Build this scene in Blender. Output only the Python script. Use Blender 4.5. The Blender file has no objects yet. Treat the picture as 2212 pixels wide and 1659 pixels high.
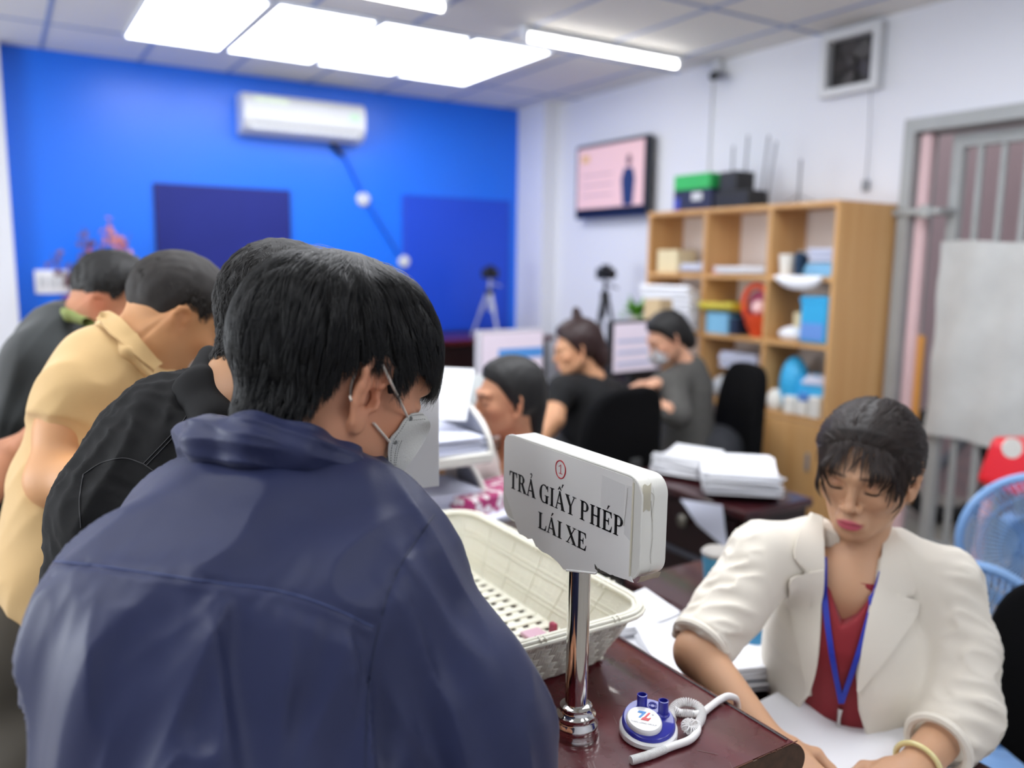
import bpy, math, random
import numpy as np
from mathutils import Matrix, Vector
PI = math.pi
C = bpy.context.scene.collection
rng = np.random.default_rng(7)
random.seed(7)

# ------------------------------------------------------------ camera
F_PX, PITCH, YAW, ROLL, EYE = 1776.4, math.radians(8.385), math.radians(31.97), math.radians(-.736), 1.62
def _basis(p, yaw, roll):
    f = np.array([math.sin(yaw)*math.cos(p), math.cos(yaw)*math.cos(p), -math.sin(p)])
    r = np.array([math.cos(yaw), -math.sin(yaw), 0.0]); d = np.cross(f, r)
    c, s = math.cos(roll), math.sin(roll)
    return np.array([c*r+s*d, -s*r+c*d, f])
CM = _basis(PITCH, YAW, ROLL)
CAM = np.array([0, 0, EYE])
cd = bpy.data.cameras.new('camera'); co = bpy.data.objects.new('camera', cd); C.objects.link(co)
m3 = Matrix((tuple(CM[0]), tuple(-CM[1]), tuple(-CM[2]))).transposed()
co.matrix_world = Matrix.Translation(Vector(CAM)) @ m3.to_4x4()
cd.sensor_width = 36; cd.lens = 36*F_PX/2212; cd.clip_start = .02
cd.dof.use_dof = True; cd.dof.focus_distance = 1.0; cd.dof.aperture_fstop = 2.25
bpy.context.scene.camera = co

# ------------------------------------------------------------ world, view
sc = bpy.context.scene
sc.view_settings.view_transform = 'Standard'; sc.view_settings.look = 'None'
sc.view_settings.gamma = 1; sc.view_settings.use_curve_mapping = False
sc.view_settings.exposure = -0.08
w = bpy.data.worlds.new('world'); sc.world = w; w.use_nodes = True
w.node_tree.nodes['Background'].inputs[0].default_value = (.85, .92, 1, 1)
w.node_tree.nodes['Background'].inputs[1].default_value = 1.5
sc.cycles.use_denoising = True
sc.cycles.max_bounces = 7; sc.cycles.diffuse_bounces = 4; sc.cycles.glossy_bounces = 4
sc.cycles.caustics_reflective = False; sc.cycles.caustics_refractive = False
sc.cycles.sample_clamp_indirect = 6
PANEL_EMIT = 8   # radiance of the ceiling panels
TUBE_EMIT = 16
FILL_POWER = 190  # power of the fill lamp added outside the left wall

# ------------------------------------------------------------ picture <-> place
def ray(x, y): return CM.T @ np.array([(x-1106)/F_PX, (y-829.5)/F_PX, 1.0])
def P(x, y, d): return CAM + ray(x, y)*d
def PZ(x, y, z): r = ray(x, y); return CAM + r*((z-EYE)/r[2])
def PX(x, y, X): r = ray(x, y); return CAM + r*(X/r[0])
def PY(x, y, Y): r = ray(x, y); return CAM + r*(Y/r[1])

# ------------------------------------------------------------ colours and materials
def lin(h):
    if isinstance(h, str):
        h = h.lstrip('#'); v = [int(h[i:i+2], 16)/255 for i in (0, 2, 4)]
    else: v = list(h)
    return [(c/12.92 if c <= .04045 else ((c+.055)/1.055)**2.4) for c in v]
_mats = {}
def mat(name, col='#808080', rough=.5, metal=0, bump=0, bscale=60, emit=0, coat=0, sss=0, noise=0, nscale=8,
        attr=False, sheen=0, trans=0, alpha=1, spec=.5, aniso=None, ecol=None, weave=0, wscale=900):
    if name in _mats: return _mats[name]
    m = bpy.data.materials.new(name); m.use_nodes = True; _mats[name] = m
    nt = m.node_tree; b = nt.nodes['Principled BSDF']; c = lin(col)
    I = b.inputs
    I['Base Color'].default_value = (*c, 1); I['Roughness'].default_value = rough; I['Metallic'].default_value = metal
    I['Specular IOR Level'].default_value = spec; I['Coat Weight'].default_value = coat
    I['Sheen Weight'].default_value = sheen; I['Transmission Weight'].default_value = trans; I['Alpha'].default_value = alpha
    if sss: I['Subsurface Weight'].default_value = sss; I['Subsurface Radius'].default_value = (.012, .005, .003); I['Subsurface Scale'].default_value = 1
    if emit:
        I['Emission Color'].default_value = (*lin(ecol or col), 1); I['Emission Strength'].default_value = emit
    tc = nt.nodes.new('ShaderNodeTexCoord')
    src = None
    if attr:
        a = nt.nodes.new('ShaderNodeAttribute'); a.attribute_name = 'Col'; src = a.outputs['Color']
    if noise:
        n = nt.nodes.new('ShaderNodeTexNoise'); n.inputs['Scale'].default_value = nscale; n.inputs['Detail'].default_value = 5
        nt.links.new(tc.outputs['Object'], n.inputs['Vector'])
        r = nt.nodes.new('ShaderNodeMapRange'); r.inputs[1].default_value = .3; r.inputs[2].default_value = .7
        r.inputs[3].default_value = 1-noise; r.inputs[4].default_value = 1+noise
        nt.links.new(n.outputs['Fac'], r.inputs[0])
        mx = nt.nodes.new('ShaderNodeVectorMath'); mx.operation = 'SCALE'
        if src: nt.links.new(src, mx.inputs[0])
        else: mx.inputs[0].default_value = c
        nt.links.new(r.outputs[0], mx.inputs['Scale']); src = mx.outputs[0]
    if src: nt.links.new(src, I['Base Color'])
    if bump:
        n = nt.nodes.new('ShaderNodeTexNoise'); n.inputs['Scale'].default_value = bscale; n.inputs['Detail'].default_value = 4
        nt.links.new(tc.outputs['Object'], n.inputs['Vector'])
        bp = nt.nodes.new('ShaderNodeBump'); bp.inputs['Strength'].default_value = bump; bp.inputs['Distance'].default_value = .002
        nt.links.new(n.outputs['Fac'], bp.inputs['Height']); nt.links.new(bp.outputs[0], I['Normal'])
    return m
def wood(name, c1, c2, scale=3, rough=.4, axis=2, coat=0, ring=14):
    if name in _mats: return _mats[name]
    m = mat(name, c1, rough, coat=coat); nt = m.node_tree; b = nt.nodes['Principled BSDF']
    tc = nt.nodes.new('ShaderNodeTexCoord'); mp = nt.nodes.new('ShaderNodeMapping')
    s = [ring]*3; s[axis] = scale*.25; mp.inputs['Scale'].default_value = s
    n = nt.nodes.new('ShaderNodeTexNoise'); n.inputs['Scale'].default_value = 1.4; n.inputs['Detail'].default_value = 6; n.inputs['Distortion'].default_value = .6
    cr = nt.nodes.new('ShaderNodeValToRGB')
    cr.color_ramp.elements[0].position = .3; cr.color_ramp.elements[0].color = (*lin(c1), 1)
    cr.color_ramp.elements[1].position = .75; cr.color_ramp.elements[1].color = (*lin(c2), 1)
    nt.links.new(tc.outputs['Object'], mp.inputs[0]); nt.links.new(mp.outputs[0], n.inputs['Vector'])
    nt.links.new(n.outputs['Fac'], cr.inputs[0]); nt.links.new(cr.outputs[0], b.inputs['Base Color'])
    return m

# ------------------------------------------------------------ things
def props(o, label=None, cat=None, group=None, kind=None):
    if label: o['label'] = label
    if cat: o['category'] = cat
    if group: o['group'] = group
    if kind: o['kind'] = kind
    return o
def empty(name, loc, label, cat, group=None, rz=0):
    o = bpy.data.objects.new(name, None); C.objects.link(o); o.location = [float(v) for v in loc]
    o.rotation_euler = (0, 0, rz); o.empty_display_size = .05
    return props(o, label, cat, group)
def mesh_obj(name, V, Fc, m, parent=None, smooth=False, col=None):
    me = bpy.data.meshes.new(name)
    V = np.asarray(V, dtype=np.float64)
    off = np.zeros(3)
    if parent is not None:
        off = np.array(WL(parent))
    else:
        off = np.array([(V[:, 0].min()+V[:, 0].max())/2, (V[:, 1].min()+V[:, 1].max())/2, V[:, 2].min()])
    Vl = V-off
    rz = WR(parent) if parent is not None else 0
    if rz:
        c, s = math.cos(-rz), math.sin(-rz); Vl = np.c_[Vl[:, 0]*c-Vl[:, 1]*s, Vl[:, 0]*s+Vl[:, 1]*c, Vl[:, 2]]
    if isinstance(Fc, np.ndarray):
        me.vertices.add(len(Vl)); me.vertices.foreach_set('co', Vl.astype(np.float32).ravel())
        k = Fc.shape[1]; me.loops.add(Fc.size); me.loops.foreach_set('vertex_index', Fc.astype(np.int32).ravel())
        me.polygons.add(len(Fc)); me.polygons.foreach_set('loop_start', np.arange(0, Fc.size, k, dtype=np.int32))
        me.update(calc_edges=True); me.validate()
    else:
        me.from_pydata(Vl.tolist(), [], Fc); me.update()
    if smooth: me.polygons.foreach_set('use_smooth', [True]*len(me.polygons))
    if col is not None:
        a = me.color_attributes.new('Col', 'FLOAT_COLOR', 'POINT')
        a.data.foreach_set('color', np.c_[col, np.ones(len(col))].astype(np.float32).ravel())
    me.materials.append(m)
    o = bpy.data.objects.new(name, me); C.objects.link(o)
    if parent is not None: o.parent = parent
    else: o.location = off
    return o
def WL(o):
    p = np.zeros(3)
    chain = []
    while o is not None: chain.append(o); o = o.parent
    for q in reversed(chain): p = p+np.array(q.location)   # only roots are rotated, and their children sit at their origin
    return p
def WR(o):
    a = 0
    while o is not None: a += o.rotation_euler[2]; o = o.parent
    return a
def dup(root, dloc=(0, 0, 0), drz=0, label=None):
    r = root.copy(); C.objects.link(r); r.location = Vector(root.location)+Vector([float(v) for v in dloc])
    r.rotation_euler = (root.rotation_euler[0], root.rotation_euler[1], root.rotation_euler[2]+drz)
    if label: r['label'] = label
    for ch in list(root.children):
        c = ch.copy(); C.objects.link(c); c.parent = r
        for g in ch.children:
            d = g.copy(); C.objects.link(d); d.parent = c
    return r

# ------------------------------------------------------------ plain shapes
def Rz(a): c, s = math.cos(a), math.sin(a); return np.array([[c, -s, 0], [s, c, 0], [0, 0, 1.]])
def Ry(a): c, s = math.cos(a), math.sin(a); return np.array([[c, 0, s], [0, 1, 0], [-s, 0, c.real]])
def Rx(a): c, s = math.cos(a), math.sin(a); return np.array([[1, 0, 0], [0, c, -s], [0, s, c]])
_e = [0]
class MB:
    def __init__(s): s.v = []; s.f = []
    def add(s, V, Fc):
        n = len(s.v); s.v += [tuple(float(c) for c in p) for p in V]; s.f += [tuple(i+n for i in f) for f in Fc]; return s
    def box(s, lo, hi, R=None, at=None, b=0):
        lo, hi = np.minimum(lo, hi).astype(float), np.maximum(lo, hi).astype(float)
        _e[0] = (_e[0]+1) % 11; lo = lo-_e[0]*6e-5; hi = hi+_e[0]*6e-5     # no two faces lie in exactly one plane
        if b:
            b = min(b, *(abs(hi-lo)/2.01))
            V = []; 
            for sx in (0, 1):
                for sy in (0, 1):
                    for sz in (0, 1):
                        c = np.where([sx, sy, sz], hi, lo); d = np.where([sx, sy, sz], -1, 1)*b
                        for k in range(3):
                            e = d.copy(); e[k] = 0; V.append(c+e)
            idx = lambda sx, sy, sz, k: (sx*4+sy*2+sz)*3+k
            Fc = []
            for k in range(3):
                for sd in (0, 1):
                    i, j = (k+1) % 3, (k+2) % 3; q = []
                    for a, bb in ((0, 0), (1, 0), (1, 1), (0, 1)):
                        t = [0, 0, 0]; t[k] = sd; t[i] = a; t[j] = bb; q.append(idx(*t, k))
                    Fc.append(q if sd else q[::-1])
            for k in range(3):
                i, j = (k+1) % 3, (k+2) % 3
                for a in (0, 1):
                    for bb in (0, 1):
                        t0 = [0]*3; t0[i] = a; t0[j] = bb; t1 = list(t0); t1[k] = 1
                        q = [idx(*t0, i), idx(*t1, i), idx(*t1, j), idx(*t0, j)]
                        Fc.append(q if a == bb else q[::-1])
            for sx in (0, 1):
                for sy in (0, 1):
                    for sz in (0, 1):
                        q = [idx(sx, sy, sz, k) for k in range(3)]
                        Fc.append(q if (sx+sy+sz) % 2 else q[::-1])
            V = np.array(V)
        else:
            V = np.array([[(lo, hi)[i][0], (lo, hi)[j][1], (lo, hi)[k][2]] for i in (0, 1) for j in (0, 1) for k in (0, 1)])
            Fc = [(0, 1, 3, 2), (4, 6, 7, 5), (0, 4, 5, 1), (2, 3, 7, 6), (0, 2, 6, 4), (1, 5, 7, 3)]
        if R is not None: V = V@np.asarray(R).T
        if at is not None: V = V+np.array(at)
        return s.add(V, Fc)
    def tube(s, pts, r, n=10, cap=True, flat=1.0, up=None):
        pts = np.array(pts, float); m = len(pts)
        r = np.broadcast_to(np.array(r, float), (m,))
        T = np.gradient(pts, axis=0); T /= np.linalg.norm(T, axis=1)[:, None]+1e-12
        a = np.array(up if up is not None else ((0, 0, 1.) if abs(T[0][2]) < .9 else (1., 0, 0)))
        V = []; 
        for i in range(m):
            a = a-T[i]*(a@T[i]); a /= np.linalg.norm(a)+1e-12; b = np.cross(T[i], a)
            for k in range(n):
                t = 2*PI*k/n; V.append(pts[i]+r[i]*(a*math.cos(t)*flat+b*math.sin(t)))
        Fc = [(i*n+k, i*n+(k+1) % n, (i+1)*n+(k+1) % n, (i+1)*n+k) for i in range(m-1) for k in range(n)]
        if cap: Fc += [tuple(range(n))[::-1], tuple((m-1)*n+k for k in range(n))]
        return s.add(V, Fc)
    def lathe(s, prof, n=32, at=(0, 0, 0), R=None, cap=True):
        V = []
        for r, z in prof:
            for k in range(n): t = 2*PI*k/n; V.append((r*math.cos(t), r*math.sin(t), z))
        V = np.array(V); m = len(prof)
        Fc = [(i*n+k, i*n+(k+1) % n, (i+1)*n+(k+1) % n, (i+1)*n+k) for i in range(m-1) for k in range(n)]
        if cap: Fc += [tuple(range(n))[::-1], tuple((m-1)*n+k for k in range(n))]
        if R is not None: V = V@np.asarray(R).T
        return s.add(V+np.array(at), Fc)
    def prism(s, poly, z0, z1, R=None, at=(0, 0, 0)):
        n = len(poly); V = np.array([(x, y, z0) for x, y in poly]+[(x, y, z1) for x, y in poly], float)
        Fc = [tuple(range(n))[::-1], tuple(range(n, 2*n))]+[(i, (i+1) % n, n+(i+1) % n, n+i) for i in range(n)]
        if R is not None: V = V@np.asarray(R).T
        return s.add(V+np.array(at), Fc)
    def sheet(s, G, th=.001):
        """a curved sheet from a grid of points, with thickness"""
        G = np.array(G, float); a, b = G.shape[:2]
        N = np.cross(np.gradient(G, axis=0), np.gradient(G, axis=1)); N /= np.linalg.norm(N, axis=2)[..., None]+1e-12
        V = np.concatenate([(G+N*th/2).reshape(-1, 3), (G-N*th/2).reshape(-1, 3)]); o = a*b; Fc = []
        for i in range(a-1):
            for j in range(b-1):
                q = (i*b+j, i*b+j+1, (i+1)*b+j+1, (i+1)*b+j); Fc.append(q[::-1]); Fc.append(tuple(o+k for k in q))
        E_ = [(0, j) for j in range(b)]+[(i, b-1) for i in range(1, a)]+[(a-1, j) for j in range(b-2, -1, -1)]+[(i, 0) for i in range(a-2, 0, -1)]
        E_ = [i*b+j for i, j in E_]
        for k in range(len(E_)):
            p, q = E_[k], E_[(k+1) % len(E_)]; Fc.append((p, q, o+q, o+p))
        return s.add(V, Fc)
    def build(s, name, m, parent=None, smooth=False, label=None, cat=None, group=None, kind=None):
        o = mesh_obj(name, s.v, s.f, m, parent)
        if smooth:
            o.data.polygons.foreach_set('use_smooth', [True]*len(o.data.polygons))
            o.data.set_sharp_from_angle(angle=math.radians(smooth if smooth > 1 else 40))
        return props(o, label, cat, group, kind)
def spline(pts, n=40):
    pts = np.array(pts, float); m = len(pts)
    t = np.r_[0, np.cumsum(np.linalg.norm(np.diff(pts, axis=0), axis=1)**.5)]
    u = np.linspace(0, t[-1], n); out = []
    ext = np.vstack([2*pts[0]-pts[1], pts, 2*pts[-1]-pts[-2]]); te = np.r_[t[0]-(t[1]-t[0]), t, t[-1]+(t[-1]-t[-2])]
    for x in u:
        i = min(max(np.searchsorted(t, x, 'right')-1, 0), m-2)+1
        p0, p1, p2, p3 = ext[i-1:i+3]; t0, t1, t2, t3 = te[i-1:i+3]
        A1 = (t1-x)/(t1-t0)*p0+(x-t0)/(t1-t0)*p1; A2 = (t2-x)/(t2-t1)*p1+(x-t1)/(t2-t1)*p2; A3 = (t3-x)/(t3-t2)*p2+(x-t2)/(t3-t2)*p3
        B1 = (t2-x)/(t2-t0)*A1+(x-t0)/(t2-t0)*A2; B2 = (t3-x)/(t3-t1)*A2+(x-t1)/(t3-t1)*A3
        out.append((t2-x)/(t2-t1)*B1+(x-t1)/(t2-t1)*B2)
    return np.array(out)
def rrect(w, h, r, n=6):
    out = []
    for cx, cy, a0 in ((w/2-r, h/2-r, 0), (-w/2+r, h/2-r, 90), (-w/2+r, -h/2+r, 180), (w/2-r, -h/2+r, 270)):
        for k in range(n+1):
            a = math.radians(a0+90*k/n); out.append((cx+r*math.cos(a), cy+r*math.sin(a)))
    return out
def text_mesh(txt, size):
    cu = bpy.data.curves.new('t', 'FONT'); cu.body = txt; cu.size = size; cu.align_x = 'CENTER'
    o = bpy.data.objects.new('t', cu); C.objects.link(o); bpy.context.view_layer.update()
    me = bpy.data.meshes.new_from_object(o.evaluated_get(bpy.context.evaluated_depsgraph_get()))
    V = [tuple(v.co) for v in me.vertices]; Fc = [tuple(p.vertices) for p in me.polygons]
    bpy.data.objects.remove(o); bpy.data.curves.remove(cu); bpy.data.meshes.remove(me)
    return np.array(V), Fc

# ------------------------------------------------------------ implicit surfaces
def smin(a, b, k): h = np.clip(.5+.5*(b-a)/k, 0, 1); return b*(1-h)+a*h-k*h*(1-h)
def smax(a, b, k): return -smin(-a, -b, k)
def cap(p, a, b, ra, rb=None):
    rb = ra if rb is None else rb; a = np.asarray(a, float); ba = np.asarray(b, float)-a
    pa = p-a; h = np.clip(pa@ba/(ba@ba+1e-12), 0, 1)
    return np.linalg.norm(pa-h[:, None]*ba, axis=1)-(ra+(rb-ra)*h)
def ell(p, c, r, R=None):
    q = p-np.asarray(c, float)
    if R is not None: q = q@R
    r = np.asarray(r, float); k0 = np.linalg.norm(q/r, axis=1); k1 = np.linalg.norm(q/(r*r), axis=1)+1e-9
    return k0*(k0-1)/k1
def chain(p, pts, rs, k=.01):
    d = None
    for i in range(len(pts)-1):
        c = cap(p, pts[i], pts[i+1], rs[i], rs[i+1]); d = c if d is None else smin(d, c, k)
    return d
def wn(p, freq, seed=0, n=6):
    g = np.random.default_rng(seed); D = g.normal(size=(n, 3)); D /= np.linalg.norm(D, axis=1)[:, None]
    ph = g.uniform(0, 6.28, n); fr = freq*g.uniform(.6, 1.5, n); out = 0
    for i in range(n): out = out+np.sin(p@D[i]*fr[i]*6.283+ph[i]+(0 if i == 0 else 1.2*np.sin(p@D[i-1]*fr[i]*3.1)))
    return out/n
def poly(f, lo, hi, h):
    """surface nets over a sparse grid"""
    lo = np.array(lo, float); hi = np.array(hi, float); B = 4
    nb = np.ceil((hi-lo)/(h*B)).astype(int)+1; n = nb*B
    cc = [lo[i]+h*(np.arange(nb[i])*B+(B-1)/2) for i in range(3)]
    G = np.stack(np.meshgrid(*cc, indexing='ij'), -1).reshape(-1, 3); cv = f(G)
    near = np.abs(cv) < h*B*2.3
    val = np.repeat(np.repeat(np.repeat(cv.reshape(nb), B, 0), B, 1), B, 2)
    ix = np.argwhere(near.reshape(nb)); o = np.stack(np.meshgrid(*[np.arange(B)]*3, indexing='ij'), -1).reshape(-1, 3)
    for s in range(0, len(ix), 4000):
        I = (ix[s:s+4000, None, :]*B+o[None]).reshape(-1, 3); val[I[:, 0], I[:, 1], I[:, 2]] = f(lo+I*h)
    ins = val < 0
    cnt = np.zeros(n-1, int)
    for a in (0, 1):
        for b in (0, 1):
            for c in (0, 1): cnt += ins[a:n[0]-1+a, b:n[1]-1+b, c:n[2]-1+c]
    act = np.argwhere((cnt > 0) & (cnt < 8)); vid = -np.ones(n-1, int); vid[tuple(act.T)] = np.arange(len(act))
    S = np.zeros((len(act), 3)); N = np.zeros(len(act))
    corners = [(a, b, c) for a in (0, 1) for b in (0, 1) for c in (0, 1)]
    for i, p in enumerate(corners):
        for j, q in enumerate(corners):
            if j > i and sum(abs(np.subtract(p, q))) == 1:
                va = val[tuple((act+p).T)]; vb = val[tuple((act+q).T)]; m = (va < 0) != (vb < 0)
                t = np.where(m, va/(va-vb+1e-20), 0)
                S[m] += (np.array(p)+t[:, None]*(np.array(q)-np.array(p)))[m]; N[m] += 1
    V = lo+h*(act+S/N[:, None])
    Q = []
    for ax in range(3):
        u, v = (ax+1) % 3, (ax+2) % 3
        sl0 = [slice(None)]*3; sl1 = [slice(None)]*3; sl0[ax] = slice(0, n[ax]-1); sl1[ax] = slice(1, n[ax])
        A = ins[tuple(sl0)]; Bv = ins[tuple(sl1)]; e = np.argwhere(A != Bv)
        e = e[(e[:, u] > 0) & (e[:, v] > 0) & (e[:, u] < n[u]-1) & (e[:, v] < n[v]-1)]
        if not len(e): continue
        s_ = A[tuple(e.T)]; du = np.eye(3, dtype=int)[u]; dv = np.eye(3, dtype=int)[v]
        g = lambda k: vid[tuple((e-k).T)]
        q = np.stack([g(du+dv), g(dv), g(0*du), g(du)], 1)
        q = np.where(s_[:, None], q, q[:, ::-1]); Q.append(q)
    Q = np.vstack(Q); Q = Q[(Q >= 0).all(1)]
    for _ in range(2):
        v0 = f(V); g = grad(f, V, h*.4); g2 = (g*g).sum(1)+1e-6
        st = g*(v0/g2)[:, None]; L = np.linalg.norm(st, axis=1); st *= np.minimum(1, h*.5/(L+1e-9))[:, None]; V = V-st
    return V, Q
def grad(f, p, e=.001):
    return np.stack([(f(p+d)-f(p-d))/(2*e) for d in np.eye(3)*e], 1)
def hit(f, x, y, d0=.3, d1=3.0, step=.6):
    """where the camera's ray through a pixel meets a surface"""
    r = ray(x, y); t = d0
    for _ in range(160):
        v = float(f((CAM+r*t)[None])[0])
        if v < 2e-4: break
        t += max(v*step, 2e-4)
        if t > d1: return None
    return CAM+r*t
def bb(pts, pad):
    pts = np.array(pts); return pts.min(0)-pad, pts.max(0)+pad
def join(parts):
    V = []; Q = []; n = 0; Cc = []
    for p in parts:
        V.append(p[0]); Q.append(p[1]+n); n += len(p[0])
        if len(p) > 2: Cc.append(p[2])
    return (np.vstack(V), np.vstack(Q)) + ((np.vstack(Cc),) if Cc else ())
# ============================================================ the room
XR, YB, ZC = 4.25, 6.52, 2.985
XL, YF = -3.2, -2.6
white_wall = mat('wall_paint_white', '#dfe1e8', .55, bump=.15, bscale=40)
blue_wall = mat('wall_paint_blue', '#0a6fee', .34, bump=.12, bscale=14, spec=.55)
ceil_m = mat('ceiling_tile', '#e2e1de', .75, bump=.2, bscale=90)
tbar_m = mat('ceiling_grid', '#8f9fc4', .5)
floor_m = mat('floor_tile', '#a39d93', .25, noise=.08, nscale=3)
def st(mb, name, m, **k): return mb.build(name, m, kind='structure', **k)
st(MB().box((XL, YF, -.1), (XR+3.5, YB, 0)), 'floor', floor_m)
st(MB().box((XL, YF, ZC), (XR+.3, YB+.3, ZC+.1)), 'ceiling', ceil_m)
st(MB().box((.11, YB, 0), (XR+.3, YB+.2, ZC)), 'wall_back', blue_wall)
st(MB().box((XL, YB-.12, 0), (.11, YB+.2, ZC)), 'wall_back_side', white_wall)
r = MB(); r.box((XL-.2, YF, 0), (XL, 1.9, ZC)); r.box((XL-.2, 4.6, 0), (XL, YB, ZC)); r.box((XL-.2, 1.9, 2.6), (XL, 4.6, ZC)); r.box((XL-.2, 1.9, 0), (XL, 4.6, .5)); st(r, 'wall_left', white_wall)
r = MB(); r.box((XL-.12, 1.9, .5), (XL-.06, 4.6, .56))
for y_ in (1.9, 3.2, 4.54): r.box((XL-.12, y_, .56), (XL-.06, y_+.06, 2.55))
r.box((XL-.12, 1.9, 2.54), (XL-.06, 4.6, 2.6)); st(r, 'added_window_1', mat('added_window_frame', '#b9bcc0', .4))  # unseen window and its wall opening, added to let in fill light
la_ = bpy.data.lights.new('added_fill', 'AREA'); la_.shape = 'RECTANGLE'; la_.size = 2.7; la_.size_y = 2.0; la_.energy = FILL_POWER; la_.color = (.92, .96, 1)
lo_ = bpy.data.objects.new('added_fill', la_); C.objects.link(lo_); lo_.location = (XL-.35, 3.25, 1.55); lo_.rotation_euler = (0, -PI/2, 0)  # added area lamp, fills surfaces that face the left wall
st(MB().box((XL, YF-.2, 0), (XR+.3, YF, ZC)), 'wall_front', white_wall)
# right wall with the gate opening
DY0, DY1, DZ = .9, 2.79, 2.41
r = MB(); r.box((XR, DY1, 0), (XR+.2, YB, ZC)); r.box((XR, YF, 0), (XR+.2, DY0, ZC)); r.box((XR, DY0, DZ), (XR+.2, DY1, ZC))
st(r, 'wall_right', white_wall)
st(MB().box((4.1, 6.1, 0), (XR, YB, ZC)), 'trim_1', white_wall)
t = MB()
for x in np.arange(XL+.55, XR, .6): t.box((x-.012+.0, YF, ZC-.004), (x+.012, YB, ZC))
for y in list(np.arange(4.6, YF, -1.2))+[5.8]: t.box((XL, y-.012, ZC-.0045), (XR, y+.012, ZC))
st(t, 'trim_2', tbar_m)
st(MB().box((-.05, YB-.13, 0), (.11, YB-.12, .1)), 'baseboard_back', white_wall)
# ceiling panel lamps: the four in view and unseen ones added to light the room
emit_m = mat('lamp_diffuser', '#f6fbff', .4, emit=PANEL_EMIT, ecol='#f8faff')
lamp_frame = mat('lamp_frame_white', '#e8ecf2', .4)
proto = None
rows = [(x, 5.2) for x in (1.05, 1.66, 2.265, 2.865)]+[(x, 1.8) for x in (-1.95, .45, 1.05, 1.65, 2.25, 2.85)]+[(-1.95, 4.0), (-1.95, .6), (-.75, .6), (1.05, -1.2), (2.25, -1.2)]
names = ['first', 'second', 'third', 'fourth']
for i, (x, y) in enumerate(rows):
    lab = ('flat glowing ceiling panel, %s from the white side wall end of the row of four' % ['fourth', 'third', 'second', 'first'][i]) if i < 4 else 'unseen glowing ceiling panel added to light the room'
    if proto is None:
        proto = empty('ceiling_light', (x, y, ZC-.02), lab, 'ceiling light', 'flat panel lamps in the ceiling grid')
        f = MB(); a, b = .285, .6
        f.box((x-a, y-b, ZC-.02), (x+a, y-b+.012, ZC-.0)); f.box((x-a, y+b-.012, ZC-.02), (x+a, y+b, ZC))
        f.box((x-a, y-b, ZC-.02), (x-a+.012, y+b, ZC)); f.box((x+a-.012, y-b, ZC-.02), (x+a, y+b, ZC)); f.build('frame', lamp_frame, proto)
        MB().box((x-a+.012, y-b+.012, ZC-.015), (x+a-.012, y+b-.012, ZC-.006)).build('diffuser', emit_m, proto)
    else: dup(proto, (x-rows[0][0], y-rows[0][1], 0), 0, lab)
tube_m = mat('tube_glow', '#ffffff', .4, emit=TUBE_EMIT, ecol='#fffaf3')
def tube(x0, x1, y, lab):
    e = empty('tube_light', ((x0+x1)/2, y, ZC-.07), lab, 'tube light')
    MB().box((x0-.01, y-.035, ZC-.04), (x1+.01, y+.035, ZC), b=.005).build('housing', lamp_frame, e)
    MB().tube([(x0+.02, y, ZC-.062), (x1-.02, y, ZC-.062)], .019, 16).build('lamp_tube', tube_m, e, smooth=True)
    for x in (x0, x1-.03): MB().box((x, y-.022, ZC-.085), (x+.03, y+.022, ZC-.04), b=.004).build('end_cap', lamp_frame, e)
tube(2.70, 3.92, 4.25, 'long glowing tube light under the ceiling before the white wall')
tube(.80, 2.08, 4.02, 'tube light of which only the glowing end shows at the ceiling beyond the panel row')

# ---- on the blue wall
ac_m = mat('ac_plastic', '#d2d4d6', .35); dark_m = mat('dark_plastic', '#15161a', .45); grey_m = mat('grey_plastic', '#8b8f96', .4)
ac = empty('air_conditioner', (2.08, YB, 2.54), 'white wall mounted split air conditioner high on the blue wall', 'air conditioner')
prof = [(0, 0), (-.10, 0), (-.17, .035), (-.205, .09), (-.21, .2), (-.195, .255), (-.16, .285), (0, .285)]
V = []; x0, x1 = 1.61, 2.55
m = MB(); Rp = np.array([[0, 0, 1], [1, 0, 0], [0, 1, 0.]])
m.prism(prof, x0, x1, R=Rp, at=(0, YB, 2.545)); m.build('housing', ac_m, ac, smooth=25)
MB().box((x0+.07, YB-.197, 2.615), (x1-.07, YB-.185, 2.628), R=None).build('outlet_slot', grey_m, ac)
MB().box((x0+.05, YB-.2, 2.572), (x1-.05, YB-.172, 2.607), b=.006).build('air_flap', ac_m, ac)
MB().box((x0+.08, YB-.2125, 2.765), (x0+.33, YB-.2, 2.80)).build('sticker', mat('sticker_pale', '#dce9d2', .4), ac)
MB().box((x1-.13, YB-.2125, 2.70), (x1-.05, YB-.2, 2.75)).build('sticker', mat('sticker_green', '#bfe3c3', .4), ac)
MB().tube(spline([(2.35, YB-.02, 2.54), (2.43, YB-.02, 2.46), (2.6, YB-.02, 2.15), (2.95, YB-.015, 1.62)], 16), .011, 8).build('drain_pipe', mat('pipe_blue', '#1c5fd0', .4), ac, smooth=True)
MB().tube([(2.33, YB-.03, 2.545), (2.37, YB-.03, 2.50), (2.42, YB-.03, 2.46)], .02, 8).build('hose', dark_m, ac, smooth=True)
MB().lathe([(.055, 0), (.055, .02), (.04, .03)], 20, at=(2.6, YB, 2.12), R=Rx(PI/2)).build('wall_disc', ac_m, label='small round white cover on the blue wall below the air conditioner', cat='cover plate')
MB().lathe([(.05, 0), (.05, .02), (.04, .03)], 20, at=(2.96, YB, 1.62), R=Rx(PI/2)).build('pipe_outlet', ac_m, label='small round white pipe outlet low on the blue wall at the drain pipe end', cat='cover plate')
nb = empty('notice_board', (1.49, YB, 1.3), 'deep navy framed board on the blue wall under the air conditioner', 'board')
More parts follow.
